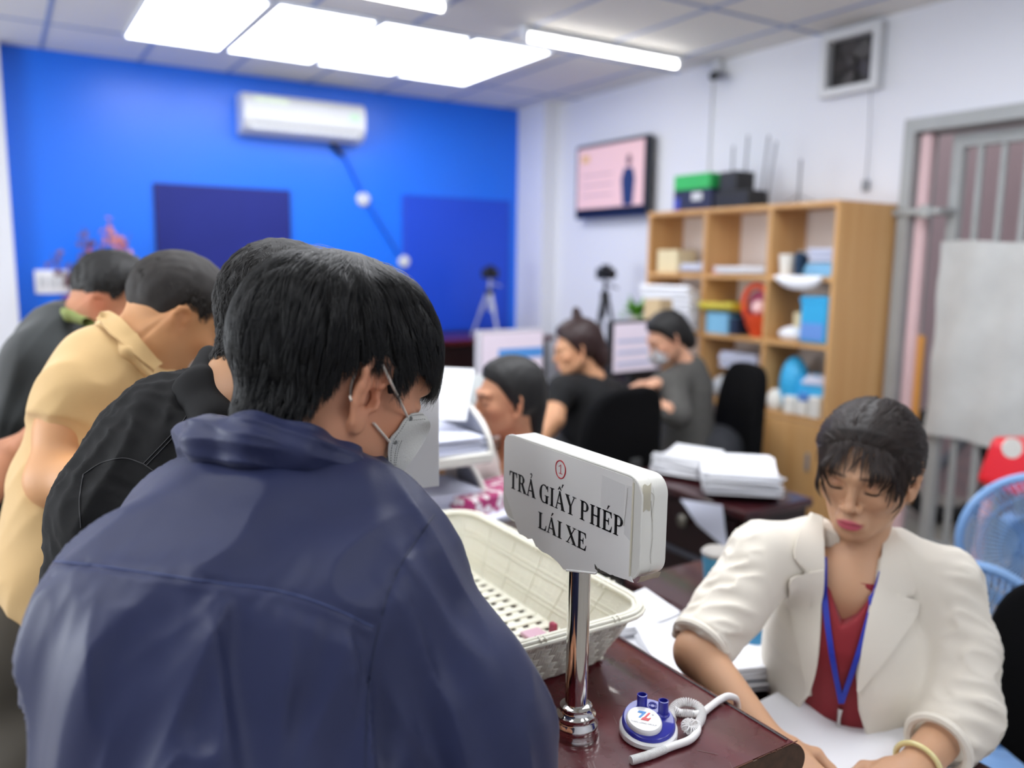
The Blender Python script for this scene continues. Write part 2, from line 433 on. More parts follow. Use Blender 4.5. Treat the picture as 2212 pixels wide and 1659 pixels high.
MB().box((1.0, YB-.025, 1.3), (1.99, YB, 2.155), b=.004).build('frame', mat('navy_frame', '#1a1c66', .3), nb)
MB().box((1.015, YB-.028, 1.315), (1.975, YB-.02, 2.14)).build('board_face', mat('navy_board', '#1a2578', .5, spec=.3, noise=.06, nscale=3), nb)
bp = empty('wall_panel', (3.48, YB, 1.02), 'medium blue board hung beside the corner behind the camera tripod', 'board')
MB().box((2.96, YB-.02, 1.02), (4.0, YB, 2.165), b=.004).build('panel_face', mat('mid_blue_board', '#0c46cc', .4), bp)
MB().box((2.95, YB-.014, 1.01), (4.01, YB-.004, 2.175)).build('panel_edge', mat('mid_blue_edge', '#0a3fbb', .4), bp)
sw = empty('switch_plate', (.32, YB, 1.37), 'white switch plate with three rockers low on the blue wall behind the gold collared man', 'light switch')
MB().box((.22, YB-.02, 1.37), (.43, YB, 1.53), b=.005).build('plate', mat('switch_white', '#f4f4f6', .4), sw)
for i in range(3): MB().box((.242+i*.06, YB-.028, 1.41), (.288+i*.06, YB-.018, 1.49), b=.003).build('rocker', ac_m, sw)

# ---- on the white wall
tv = empty('television', (XR, 5.24, 2.0), 'wall mounted television showing a person in a suit on a pale pink screen', 'television')
tvx = XR-.10
MB().box((tvx, 4.79, 2.0), (tvx+.06, 5.69, 2.575), b=.01).build('bezel', mat('tv_black', '#10131f', .3), tv)
scr = mat('tv_screen', '#caa6a8', .3, emit=.55, ecol='#c9aaae'); MB().box((tvx-.004, 4.83, 2.065), (tvx, 5.655, 2.545)).build('screen', scr, tv)
s2 = MB(); yy = 5.0
s2.prism([(yy-.055, 2.07), (yy+.06, 2.07), (yy+.085, 2.27), (yy+.05, 2.35), (yy-.045, 2.35), (yy-.075, 2.27)], 0, .002, R=np.array([[0, 0, 1], [1, 0, 0], [0, 1, 0.]]), at=(tvx-.008, 0, 0))
s2.build('presenter_suit', mat('scr_suit', '#20305c', .4, emit=.35, ecol='#20305c'), tv)
MB().prism([(yy+.03*math.cos(a), 2.405+.045*math.sin(a)) for a in np.linspace(0, 2*PI, 14, False)], 0, .002, R=np.array([[0, 0, 1], [1, 0, 0], [0, 1, 0.]]), at=(tvx-.008, 0, 0)).build('presenter_head', mat('scr_head', '#6b5058', .4, emit=.45, ecol='#6b5058'), tv)
for i in range(3): MB().box((tvx-.006, 5.2, 2.16+i*.08), (tvx-.004, 5.58, 2.172+i*.08)).build('caption_line', mat('scr_line', '#a88d96', .4, emit=.4), tv)
MB().box((tvx-.006, 5.5, 2.43), (tvx-.004, 5.6, 2.49)).build('screen_logo', mat('scr_logo', '#c09a6a', .4, emit=.5), tv)
MB().box((tvx+.06, 5.1, 2.1), (XR-.002, 5.4, 2.4)).build('wall_bracket', dark_m, tv)
MB().box((tvx-.0, 4.8, 1.985), (tvx+.05, 5.68, 2.0)).build('speaker_bar', mat('tv_navy', '#27345f', .35), tv)
vf = empty('exhaust_fan', (XR, 3.14, 2.63), 'square white framed exhaust fan with dark blades near the ceiling', 'exhaust fan')
f = MB(); fy0, fy1, fz0, fz1 = 2.955, 3.34, 2.60, 2.955
for lo, hi in (((XR-.07, fy0, fz0), (XR, fy1, fz0+.045)), ((XR-.07, fy0, fz1-.045), (XR, fy1, fz1)), ((XR-.07, fy0, fz0), (XR, fy0+.045, fz1)), ((XR-.07, fy1-.045, fz0), (XR, fy1, fz1))): f.box(lo, hi, b=.004)
f.build('frame', ac_m, vf); MB().box((XR-.01, fy0+.04, fz0+.04), (XR-.002, fy1-.04, fz1-.04)).build('duct', mat('duct_dark', '#2a2829', .7), vf)
cy, cz = (fy0+fy1)/2, (fz0+fz1)/2
MB().lathe([(.03, 0), (.03, .03), (.02, .035)], 16, at=(XR-.015, cy, cz), R=Ry(-PI/2)).build('hub', mat('fan_dark', '#3a3637', .5), vf)
for k in range(5):
    a = 2*PI*k/5; u = np.array([0, math.cos(a), math.sin(a)]); v = np.array([0, -math.sin(a), math.cos(a)])
    G = [[np.array([XR-.03+.012*j, cy, cz])+u*(.03+.1*i/3)+v*(.035+.02*i/3)*(j-1) for j in range(3)] for i in range(4)]
    MB().sheet(G, .002).build('blade', mat('fan_dark', '#3a3637', .5), vf)
pc = MB().tube(spline([(XR-.05, 3.0, 2.60), (XR-.03, 3.0, 2.3), (XR-.02, 3.01, 2.09)], 10), .003, 6); pc.box((XR-.03, 2.99, 2.05), (XR-.01, 3.03, 2.11), b=.004)
pc.build('pull_cord', grey_m, vf)
cc = empty('security_camera', (XR, 4.23, 2.87), 'small dark security camera at the top of the white wall', 'security camera')
MB().box((XR-.05, 4.16, 2.90), (XR, 4.24, ZC-.001), b=.004).build('mount', ac_m, cc)
MB().tube([(XR-.04, 4.2, 2.89), (XR-.13, 4.13, 2.86)], [.03, .03], 16).build('camera_body', mat('cctv_dark', '#2c2e33', .3), cc, smooth=True)
MB().box((XR-.02, 4.25, 1.97), (XR, 4.285, ZC-.06), b=.003).build('cable_duct', white_wall, label='slim white cable duct running down the white wall from the security camera', cat='cable duct')

# ---- gate in the right wall and what lies behind it
steel = mat('gate_grey_paint', '#a3a6a6', .45, noise=.05); steel2 = mat('frame_grey', '#77797a', .5)
f = MB(); f.box((XR-.03, DY1-.06, 0), (XR+.2, DY1, DZ)); f.box((XR-.03, DY0, DZ-.07), (XR+.2, DY1, DZ)); f.box((XR-.03, DY0, 0), (XR+.2, DY0+.06, DZ))
f.build('door_1', steel, kind='structure')
MB().box((XR+.02, DY1-.125, 0), (XR+.08, DY1-.065, DZ-.075), b=.01).build('pink_post', mat('pink_paint', '#e3c3c6', .5), label='narrow pale pink upright strip just inside the gate frame', cat='post')
g = empty('metal_gate', (XR+.12, 1.8, 0), 'grey steel gate with vertical bars filling the doorway', 'gate')
gx = XR+.1; y0, y1 = DY0+.08, DY1-.20
f = MB()
for lo, hi in (((gx, y1-.06, .03), (gx+.05, y1, DZ-.09)), ((gx, y0, .03), (gx+.05, y0+.06, DZ-.09)), ((gx, y0, DZ-.16), (gx+.05, y1, DZ-.09)), ((gx, y0, .03), (gx+.05, y1, .1)), ((gx, y0, .95), (gx+.05, y1, 1.0))): f.box(lo, hi, b=.004)
f.build('frame', steel, g)
y = y1-.145
while y > y0+.08:
    MB().box((gx+.012, y-.014, .09), (gx+.038, y+.014, DZ-.15), b=.003).build('bar', steel, g); y -= .118
lt = MB().box((XR-.05, DY1-.25, 1.90), (XR+.1, DY1+.05, 1.935), b=.006); lt.box((XR-.06, DY1-.2, 1.885), (XR-.03, DY1-.14, 1.95), b=.004)
lt.build('latch_bar', steel, g)
MB().box((XR+.05, DY1-.155, .3), (XR+.085, DY1-.125, 1.25), b=.005).build('bamboo_pole', mat('orange_pole', '#e0a050', .5), label='thin orange pole leaning upright beside the pale pink strip', cat='pole')
# sheet hung over the gate
sh = []
for i in range(26):
    z = 1.76-1.05*i/25; row = []
    for j in range(40):
        yv = y1+.0-(y1-y0-.02)*j/39
        row.append((gx-.03+.012*math.sin(j*.9+i*.12)+.008*math.sin(i*.7+j*.35), yv, z+.008*math.sin(j*.5)))
    sh.append(row)
mm = mat('mesh_sheet', '#c9cbca', .8, noise=.04, nscale=10, bump=.8, bscale=60)
MB().sheet(sh, .004).build('mesh_sheet', mm, smooth=True, label='whitish mesh sheet hung over the lower half of the barred gate', cat='sheet')
MB().lathe([(.02, 0), (.02, .006)], 14, at=(gx-.048, 1.87, 1.40), R=Ry(-PI/2)).build('yellow_sticker', mat('yellow_st', '#e8b93c', .5), label='round yellow sticker on the whitish mesh sheet', cat='sticker')
MB().box((XR+1.5, -.6, 0), (XR+1.6, 4.6, 3.2)).build('roller_shutter', mat('mauve_shutter', '#b59a9a', .5, bump=.5, bscale=20), label='mauve shutter front across the lane beyond the gate', cat='shutter')
_wc = PX(2035, 1005, XR+.8)
ty = empty('motorbike_wheel', (XR+.8, float(_wc[1]), .27), 'dark tyre of a parked motorbike beyond the gate below the mesh sheet', 'wheel')
m = MB(); R_ = float(_wc[2])-.056
m.tube([(XR+.8+.10*math.cos(a)*0, _wc[1]+R_*math.cos(a), _wc[2]+R_*math.sin(a)) for a in np.linspace(0, 2*PI, 33)], .055, 10); m.build('tyre', mat('tyre', '#1c1b1b', .7), ty, smooth=True)
for k in range(6):
    a = PI*k/6; MB().tube([(XR+.8, _wc[1]+R_*.8*math.cos(a), _wc[2]+R_*math.sin(a)), (XR+.8, _wc[1]-R_*.8*math.cos(a), _wc[2]-R_*math.sin(a))], .004, 6).build('spoke', grey_m, ty)
MB().tube([(XR+.78, _wc[1], _wc[2]), (XR+.85, _wc[1]-.2, _wc[2]+.3), (XR+.85, _wc[1]-.4, _wc[2]+.35)], .03, 8).build('fork', grey_m, ty)
MB().box((XR+.3, .4, 0), (XR+1.4, 1.0, .12)).build('curb_block', mat('concrete', '#98928c', .8, noise=.15), kind='structure')
# ============================================================ furniture
redwood = wood('dark_red_wood', '#2c0c10', '#43161b', 2, .3, axis=1, coat=.35)
redwood2 = mat('dark_red_front', '#1d0a0c', .35)
edgewood = mat('worn_edge', '#5b3424', .6, noise=.3, nscale=40)
endboard = mat('board_end', '#4a3526', .75, noise=.3, nscale=60)
pine = wood('pine_shelf', '#c8955a', '#dcb078', 2, .45, axis=2, ring=9)
pine_back = mat('shelf_back', '#dccfc8', .7)
paper_m = mat('paper_white', '#f1f2f6', .75, bump=.15, bscale=30)
paper2 = mat('paper_cool', '#d5d9ea', .75)
blackf = mat('chair_fabric', '#050507', .95, spec=.15); chair_grey = mat('chair_arm', '#3d3e3e', .5)
RXZ = np.array([[1, 0, 0], [0, 0, -1], [0, 1, 0.]])   # profile (x,z) swept along -y

# service counter
ct = empty('service_counter', (.63, 1.9, 0), 'long dark red wooden service counter with a worn glossy top', 'counter')
prof = [(.42, .940), (.838, .940)]+[(.838+.038*math.sin(a)*(1 if a < PI/2 else 1), .970-.030*math.cos(a)) for a in np.linspace(.15, PI*.80, 14)]+[(.850, 1.0), (.425, 1.0), (.42, .995)]
V = []; n = len(prof)
top_m = wood('counter_top_wood', '#430c13', '#5f1a22', 2, .30, axis=1, coat=.3, ring=10)
nt = top_m.node_tree; b = nt.nodes['Principled BSDF']
tcn = nt.nodes.new('ShaderNodeTexCoord'); ns = nt.nodes.new('ShaderNodeTexNoise'); ns.inputs['Scale'].default_value = 26; ns.inputs['Detail'].default_value = 8
nt.links.new(tcn.outputs['Object'], ns.inputs['Vector']); mr = nt.nodes.new('ShaderNodeMapRange'); mr.inputs[1].default_value = .35; mr.inputs[2].default_value = .7; mr.inputs[3].default_value = .24; mr.inputs[4].default_value = .36
nt.links.new(ns.outputs['Fac'], mr.inputs[0]); nt.links.new(mr.outputs[0], b.inputs['Roughness'])
m = MB(); m.prism(prof, -3.4, -.653, R=RXZ); m.build('countertop', top_m, ct, smooth=50)
m = MB(); m.prism([(.423, .941), (.838, .941)]+[(.838+.0368*math.sin(a), .970-.0288*math.cos(a)) for a in np.linspace(.15, PI*.80, 14)]+[(.849, .9985), (.426, .9985)], -.6535, -.6505, R=RXZ); m.build('end_board', endboard, ct)
# worn line of bare wood round the end, and the groove along the staff edge
m = MB(); g = np.random.default_rng(3)
x = .43
while x < .85:
    L = g.uniform(.006, .03); m.tube([(x, .6515, .9994), (x+L, .6515+g.uniform(-.0006, .0006), .9996)], g.uniform(.0006, .0015), 5); x += L*g.uniform(.9, 1.3)
y = .66
while y < 1.3:
    L = g.uniform(.006, .03)
    if g.random() < .55: m.tube([(.8515, y, .9996), (.8515+g.uniform(-.0006, .0006), y+L, .9996)], g.uniform(.0004, .0009), 5)
    y += L*1.2
m.build('worn_edge', edgewood, ct, label='chipped bare wood along the counter edge', kind='stuff')
MB().box((.846, .66, .9996), (.849, 3.4, 1.0004)).build('edge_groove', mat('groove', '#1a0508', .5), ct)
m = MB()
for i in range(15):
    a = g.uniform(0, 6.28); p = np.array([g.uniform(.5, .84), g.uniform(.66, .95), 1.0003]); L = g.uniform(.004, .03)
    m.tube([p, p+np.array([math.cos(a), math.sin(a), 0])*L], g.uniform(.0002, .0005), 4)
m.build('scratch', mat('scratch_m', '#8a7470', .6), ct)
MB().box((.46, .69, .02), (.49, 3.38, .939)).build('front_panel', redwood, ct)
MB().box((.49, .69, .0), (.84, .72, .939)).build('end_panel', redwood, ct)
MB().box((.49, .72, .55), (.83, 3.38, .57)).build('inner_shelf', redwood, ct)
MB().box((.49, 3.35, .0), (.84, 3.38, .939)).build('end_panel', redwood, ct)
# back counter
bc = empty('back_counter', (3.1, 6.2, 0), 'dark red counter running along the foot of the blue wall', 'counter')
MB().box((1.7, 5.85, .96), (4.09, 6.5, 1.0), b=.006).build('countertop', top_m, bc); MB().box((1.75, 5.92, 0), (4.05, 6.48, .96)).build('counter_body', redwood2, bc)
# staff desks
def desk(x0, y0, x1, y1, z, lab, panels=True):
    e = empty('desk', ((x0+x1)/2, (y0+y1)/2, 0), lab, 'desk')
    MB().box((x0, y0, z-.03), (x1, y1, z), b=.005).build('desktop', redwood, e)
    for a, b_ in ((x0+.02, x0+.045), (x1-.045, x1-.02)): MB().box((a, y0+.03, 0), (b_, y1-.03, z-.03)).build('side_panel', redwood2, e)
    MB().box((x0+.045, y1-.06, .25), (x1-.045, y1-.04, z-.03)).build('back_panel', redwood2, e)
    return e
desk(2.0, 3.35, 2.88, 3.95, .78, 'dark desk under the computer monitor with the blue banner')
desk(2.95, 3.2, 3.68, 3.75, .78, 'dark desk under the computer monitor beside the shelf')
wd = desk(.9, .42, 1.32, 1.38, .82, 'dark desk between the counter and the woman in the cream blazer')
# drawer desk
dd = empty('drawer_cabinet', (2.3, 2.1, 0), 'dark wooden drawer cabinet carrying a thick bent stack of paper', 'cabinet')
MB().box((2.03, 1.80, .79), (2.37, 2.42, .82), b=.004).build('cabinet_top', redwood, dd)
MB().box((2.055, 1.82, 0), (2.36, 2.40, .79)).build('cabinet_body', redwood2, dd)
for k, (z0, z1) in enumerate(((.60, .775), (.36, .58), (.1, .34))):
    d = MB().box((2.042, 1.85, z0), (2.056, 2.33, z1), b=.003).build('drawer', redwood2, dd)
    MB().lathe([(.008, 0), (.008, .012), (.022, .018), (.023, .026), (.012, .032)], 16, at=(2.042, 2.08, (z0+z1)/2+.03), R=Ry(-PI/2)).build('knob', mat('knob_metal', '#8e8a80', .35, .8), d, smooth=True)
    
MB().box((2.036, 1.84, .583), (2.05, 2.39, .597)).build('rail', mat('rail_grey', '#4b4c55', .4), dd)

def stack(name, c, w, l, h, rz, lab, n=8, bend=0, m=None, cat='papers', group=None, seed=1, tip=0):
    """a pile of sheets, each layer a little askew"""
    g = np.random.default_rng(seed); mb = MB(); th = h/n
    for i in range(n):
        a = rz+g.normal()*.05; dx, dy = g.normal(size=2)*.006; G = []
        for u in np.linspace(-.5, .5, 9):
            row = []
            for v in np.linspace(-.5, .5, 5):
                z = th*(i+.5)+bend*(4*u*u)*(1+.25*i/n)+tip*u*(i/n); q = Rz(a)@np.array([w*u, l*v, 0]); row.append((c[0]+q[0]+dx, c[1]+q[1]+dy, c[2]+z))
            G.append(row)
        mb.sheet(G, th*.86)
    o = mb.build(name, m or paper_m, smooth=30); return props(o, lab, cat, group)
stack('paper_stack', (2.20, 1.985, .822), .30, .25, .065, .85, 'thick bent stack of white paper on the dark drawer cabinet', 14, .03, seed=2)
stack('paper_stack', (2.22, 2.27, .822), .2, .2, .07, .3, 'smaller white paper bundle behind the thick bent stack on the drawer cabinet', 8, .015, seed=3)
_hs = [[PX(x0_+(x1_-x0_)*v, y0_+(y1_-y0_)*v, 2.018-.012*math.sin(3*u+2*v)) for v in np.linspace(0, 1, 6)] for u, (x0_, y0_, x1_, y1_) in zip(np.linspace(0, 1, 7), [(1470+6*i, 1078+9*i, 1560+2*i, 1092+16*i) for i in range(7)])]
MB().sheet(_hs, .002).build('loose_paper', paper2, smooth=True, label='creased sheet hanging over the front edge of the drawer cabinet', cat='paper')

# ---- wooden pigeonhole shelf
sx0, sx1 = 3.75, XR-.005
sh_ = empty('shelf_unit', (4.0, 3.55, 0), 'tall honey wood pigeonhole shelf full of papers and bags against the white wall', 'shelf')
Ys = [2.81, 3.263, 3.767, 4.30]; T = .022
for i, y in enumerate(Ys): MB().box((sx0, y-(T/2 if 0 < i < 3 else (0 if i == 0 else T)), .02 if i in (0, 3) else .78), (sx1, y+(T/2 if 0 < i < 3 else (T if i == 0 else 0)), 1.94)).build('side_panel' if i in (0, 3) else 'divider', pine, sh_)
for z in (.78, 1.19, 1.555): MB().box((sx0+.002, Ys[0]+T, z-.013), (sx1-.002, Ys[3]-T, z+.013)).build('shelf_board', pine, sh_)
MB().box((sx0-.005, Ys[0], 1.94), (sx1, Ys[3], 1.965)).build('top_board', pine, sh_)
MB().box((sx0+.30, Ys[0]+T, .03), (sx0+.312, Ys[3]-T, 1.94)).build('back_board', pine_back, sh_)
for i in range(3):
    d = MB().box((sx0-.004, Ys[i]+T/2+.004, .06), (sx0+.014, Ys[i+1]-T/2-.004, .76), b=.002).build('door', pine, sh_)
    MB().box((sx0-.016, Ys[i]+.08, .5), (sx0-.004, Ys[i]+.1, .6), b=.003).build('handle', grey_m, d)
def lump(name, c, r, h, m, lab, cat, seed=0, amp=.25, rz=0, res=.008):
    """a crumpled bag or cloth: a softly folded closed shape resting flat"""
    c = np.array(c, float); r = np.array(r, float); R = Rz(rz)
    def f(p):
        q = (p-c)@R; d = ell(q, (0, 0, h*.5), (r[0], r[1], h*.62)); d = d+amp*min(r)*.5*wn(q, .35/min(r), seed)
        return smax(d, -q[:, 2]+.0, .006)
    V, Q = poly(f, c-[max(r)*1.3, max(r)*1.3, .01], c+[max(r)*1.3, max(r)*1.3, h*1.4], res)
    return props(mesh_obj(name, V, Q, m, smooth=True), lab, cat)
cyan = mat('cyan_plastic', '#35aee4', .45); paleb = mat('pale_blue_card', '#83bfe2', .5); cream = mat('cream_card', '#e5d6ad', .6); creamw = mat('cream_white', '#ece9e0', .6)
z1, z2, z3 = 1.568, 1.203, .793
fx = sx0+.012
# top row, far cell
for i in range(3): MB().box((fx+.02, 4.045+i*.065, z1), (fx+.2, 4.105+i*.065, z1+.15), b=.004).build('card_box', cream, label=['cream card box at the inner end of the row in the far top pigeonhole', 'middle cream card box in the far top pigeonhole', 'cream card box nearest the white wall in the far top pigeonhole'][i], cat='box', group='cream boxes in the top pigeonhole')
stack('paper_stack', (fx+.12, 3.90, z1), .2, .22, .05, .2, 'sloping lilac white papers beside the cream card boxes', 6, .02, paper2, seed=5, tip=.03)
stack('paper_stack', (fx+.11, 3.50, z1), .24, .36, .035, .1, 'spread white papers in the middle top pigeonhole', 6, .01, seed=6)
MB().box((fx+.02, 3.62, z1), (fx+.16, 3.72, z1+.03), R=None, b=.003).build('pink_booklet', mat('pink_card', '#d8909a', .6), label='thin pink booklet at the edge of the middle top pigeonhole papers', cat='booklet')
MB().lathe([(.035, 0), (.045, .12), (.043, .12), (.034, .005)], 20, at=(fx+.06, 3.19, z1), cap=True).build('paper_cup', creamw, label='off white cup in the top pigeonhole next to the tall side panel', cat='cup')
MB().box((fx+.04, 3.085, z1), (fx+.12, 3.125, z1+.13), b=.008).build('navy_bottle', mat('navy_plastic', '#1d3c58', .35), label='narrow dark teal container between a cup and a stack of packs', cat='container')
MB().lathe([(.03, 0), (.034, .02), (.034, .11), (.026, .12), (.026, .14)], 20, at=(fx+.14, 3.15, z1)).build('grey_jar', mat('grey_jar_m', '#b5b7b2', .4), label='grey jar behind the dark teal container on the top shelf', cat='jar')
stack('card_packs', (fx+.12, 2.93, z1), .22, .18, .07, 0, 'pale blue packs stacked in the top pigeonhole', 4, 0, paleb, cat='packs', seed=8)
stack('paper_stack', (fx+.12, 2.93, z1+.072), .2, .17, .07, .05, 'lilac white papers on top of the pale blue packs', 6, .008, paper2, seed=9)
G = [[(fx-.03-.02*math.sin(PI*u), 2.87+.31*v, z1-.01+.012-.055*math.sin(PI*v)**.6*u-.02*u) for v in np.linspace(0, 1, 12)] for u in np.linspace(0, 1, 6)]
MB().sheet(G, .004).build('hanging_sheet', paper_m, smooth=True, label='white sheet sagging over the front edge of the top shelf board', cat='paper')
# middle row
stack('paper_stack', (fx+.05, 4.02, z2), .34, .40, .24, .15, 'tall leaning pile of white papers in the far middle pigeonhole', 9, .02, seed=10, tip=-.06)
MB().box((fx+.0, 3.56, z2), (fx+.2, 3.74, z2+.13), b=.004).build('folder_box', paleb, label='light blue folder box under the yellow folder', cat='box')
MB().box((fx+.01, 3.50, z2), (fx+.2, 3.555, z2+.1), b=.004).build('navy_box', mat('navy_box_m', '#22344f', .5), label='small navy box beside the light blue folder box', cat='box')
stack('yellow_folder', (fx+.08, 3.64, z2+.135), .24, .26, .035, .1, 'yellow folders lying on the light blue folder box', 3, .02, mat('yellow_card', '#d9c93c', .5), cat='folder', seed=11)
gb = empty('gift_basket', (fx+.08, 3.39, z2), 'round orange red gift basket with pink inside', 'basket')
MB().lathe([(.05, 0), (.085, .07), (.10, .13)], 24, at=(fx+.09, 3.385, z2)).build('bowl', mat('orange_red', '#e2512a', .45), gb, smooth=True)
MB().tube([(fx+.05, 3.385+.098*math.cos(a), z2+.19+.115*math.sin(a)) for a in np.linspace(0, 2*PI, 30)], .018, 8).build('ring', mat('orange_red', '#e2512a', .45), gb, smooth=True)
MB().lathe([(.0, 0), (.085, .0), (.085, .01)], 24, at=(fx+.085, 3.385, z2+.19), R=Ry(-PI/2)).build('backing', mat('wine_pink', '#a04560', .5), gb)
lump('tissue', (fx+.06, 3.37, z2+.135), (.045, .05), .07, mat('pale_pink', '#f0c9c6', .7), 'x', 'x', 3); o = bpy.data.objects['tissue']; del o['label']; del o['category']
o.location = o.location-gb.location; o.parent = gb
bn = empty('storage_bin', (fx+.1, 2.93, z2), 'bright blue bin standing on the middle shelf near the tall side panel', 'bin')
MB().box((fx+.0, 2.855, z2), (fx+.2, 3.03, z2+.25), b=.012).build('bin_body', cyan, bn); MB().box((fx-.004, 2.85, z2+.215), (fx+.204, 3.035, z2+.255), b=.01).build('rim', cyan, bn)
MB().box((fx-.003, 2.87, z2+.02), (fx+.0, 3.015, z2+.11)).build('label_panel', mat('bin_label', '#6f9de4', .4), bn)
MB().lathe([(.033, 0), (.042, .16), (.04, .16), (.03, .01)], 20, at=(fx+.1, 3.10, z2)).build('cream_cup', cream, label='tall cream cup beside the bright blue bin', cat='cup')
lump('paper_pile', (fx+.07, 3.13, z2), (.06, .09), .07, paper_m, 'crumpled white papers at the foot of the tall cream cup', 'papers', 5)
# low row
lump('plastic_bag', (fx+.10, 3.52, z3), (.12, .20), .15, mat('bag_grey', '#c4c7c6', .45), 'crumpled pale grey plastic bag in the low pigeonhole behind the empty chair', 'bag', 6, .3)
stack('paper_stack', (fx+.14, 3.5, z3+.2), .2, .3, .1, 0, 'grey white papers behind the pale grey plastic bag', 5, 0, paper2, seed=12)
lump('blue_bag', (fx+.10, 3.12, z3+.02), (.08, .09), .27, cyan, 'upright bright blue plastic bag in the low pigeonhole', 'bag', 8, .25)
lump('blue_bag', (fx+.11, 2.96, z3+.02), (.09, .12), .19, cyan, 'slumped bright blue bag under grey papers in the low pigeonhole', 'bag', 9, .25)
stack('paper_stack', (fx+.13, 2.93, z3+.2), .16, .18, .03, .2, 'curved grey papers over the slumped blue bag', 4, -.02, paper2, seed=13)
lump('white_bundle', (fx+.045, 3.20, z3), (.045, .05), .11, creamw, 'round white bundle beside the blue bags at the shelf front', 'bundle', 12)
for i, y in enumerate((3.07, 2.985, 2.90)): MB().box((fx-.005, y-.036, z3), (fx+.06, y+.036, z3+(.1, .085, .12)[i]), b=.008).build('tissue_pack', creamw, label=['white pack next to the round white bundle', 'white pack in the middle of the low shelf front', 'taller white pack next to the tall side panel'][i], cat='pack', group='white packs at the low shelf front')
MB().box((fx-.008, 2.955, z3+.087), (fx+.03, 3.0, z3+.13), b=.004).build('blue_packet', mat('blue_packet_m', '#5c8fd8', .4), label='little blue packet on the middle white pack', cat='packet')
# on top of the shelf
tz = 1.966
gbx = empty('equipment_box', (3.92, 4.0, tz), 'dark blue box with a green lid on the shelf top', 'box')
MB().box((3.8, 3.78, tz), (3.98, 4.12, tz+.13), b=.004).build('box_body', mat('box_navy', '#1c2244', .5), gbx)
MB().box((3.79, 3.79, tz+.13), (3.98, 4.11, tz+.225), b=.004).build('lid', mat('box_green', '#2fb45c', .5), gbx)
MB().box((3.796, 3.86, tz+.06), (3.8, 3.95, tz+.11)).build('white_patch', ac_m, gbx); MB().box((3.796, 4.06, tz+.01), (3.8, 4.11, tz+.08)).build('blue_patch', mat('patch_blue', '#4350b8', .5), gbx)
rt = empty('network_router', (3.9, 3.62, tz), 'black router with upright antennas beside the green lidded box', 'router')
MB().box((3.8, 3.48, tz), (3.98, 3.76, tz+.10), b=.006).build('router_body', dark_m, rt); MB().box((3.82, 3.60, tz+.10), (3.98, 3.74, tz+.22), b=.006).build('upper_unit', dark_m, rt)
for y, l in ((3.76, .17), (3.66, .22), (3.52, .2), (3.47, .16)): MB().tube([(3.95, y, tz+.05), (3.95, y-.05*(3.66-y+.1)*3, tz+.22+l)], .006, 6).build('antenna', mat('antenna_grey', '#6d7078', .5), rt)
wa = empty('antenna_stand', (3.95, 3.24, tz), 'thin grey antenna on a small wire foot on the shelf top', 'antenna')
MB().tube([(3.95, 3.24, tz), (3.95, 3.24, tz+.26)], .006, 6).build('rod', mat('antenna_grey', '#6d7078', .5), wa)
MB().tube(spline([(3.9, 3.33, tz+.004), (3.94, 3.27, tz+.04), (3.95, 3.24, tz+.06), (3.96, 3.2, tz+.04), (3.98, 3.1, tz+.004)], 14), .003, 6).build('wire_foot', mat('antenna_grey', '#6d7078', .5), wa)

# ---- monitors
def monitor(c, w, h, rz, lab, banner):
    e = empty('monitor', (c[0], c[1], .78), lab, 'monitor', rz=rz)
    L = lambda m, *a, **k: m.build(*a, parent=e, **k)
    def B(lo, hi, name, mt, b=0):
        mb = MB().box(lo, hi, b=b); mb.v = [tuple(Rz(rz)@np.array(v)+np.array([c[0], c[1], 0])) for v in mb.v]; return mb.build(name, mt, e)
    B((-w/2, 0, c[2]-h/2), (w/2, .045, c[2]+h/2), 'bezel', mat('monitor_grey', '#c6c3cc', .4) if banner else dark_m, .006)
    B((-w/2+.014, -.003, c[2]-h/2+.02), (w/2-.014, 0, c[2]+h/2-.014), 'screen', mat('screen_lilac', '#cfc4d2', .35, emit=.5, ecol='#cfc4d4'))
    if banner: B((-w*.22, -.005, c[2]+.01), (w/2-.014, -.003, c[2]+.06), 'screen_banner', mat('screen_blue', '#4a86c8', .35, emit=.45, ecol='#4a86c8'))
    else:
        for k in range(3): B((-w*.4, -.005, c[2]-.09+k*.06), (w*.3, -.003, c[2]-.075+k*.06), 'screen_line', mat('screen_line', '#a3abc8', .35, emit=.4, ecol='#a3abc8'))
    B((-.025, .03, .80), (.025, .06, c[2]-h/2+.05), 'stand', dark_m); B((-.11, -.07, .781), (.11, .12, .80), 'foot', dark_m, .004)
p = P(1107, 778, 4.2); monitor(p, .40, .31, .05, 'pale monitor showing a blue banner, beyond the woman in the white top', True)
p = P(1378, 750, 4.4); monitor(p, .40, .29, .12, 'black framed monitor with a pale lilac page in front of the woman in grey', False)
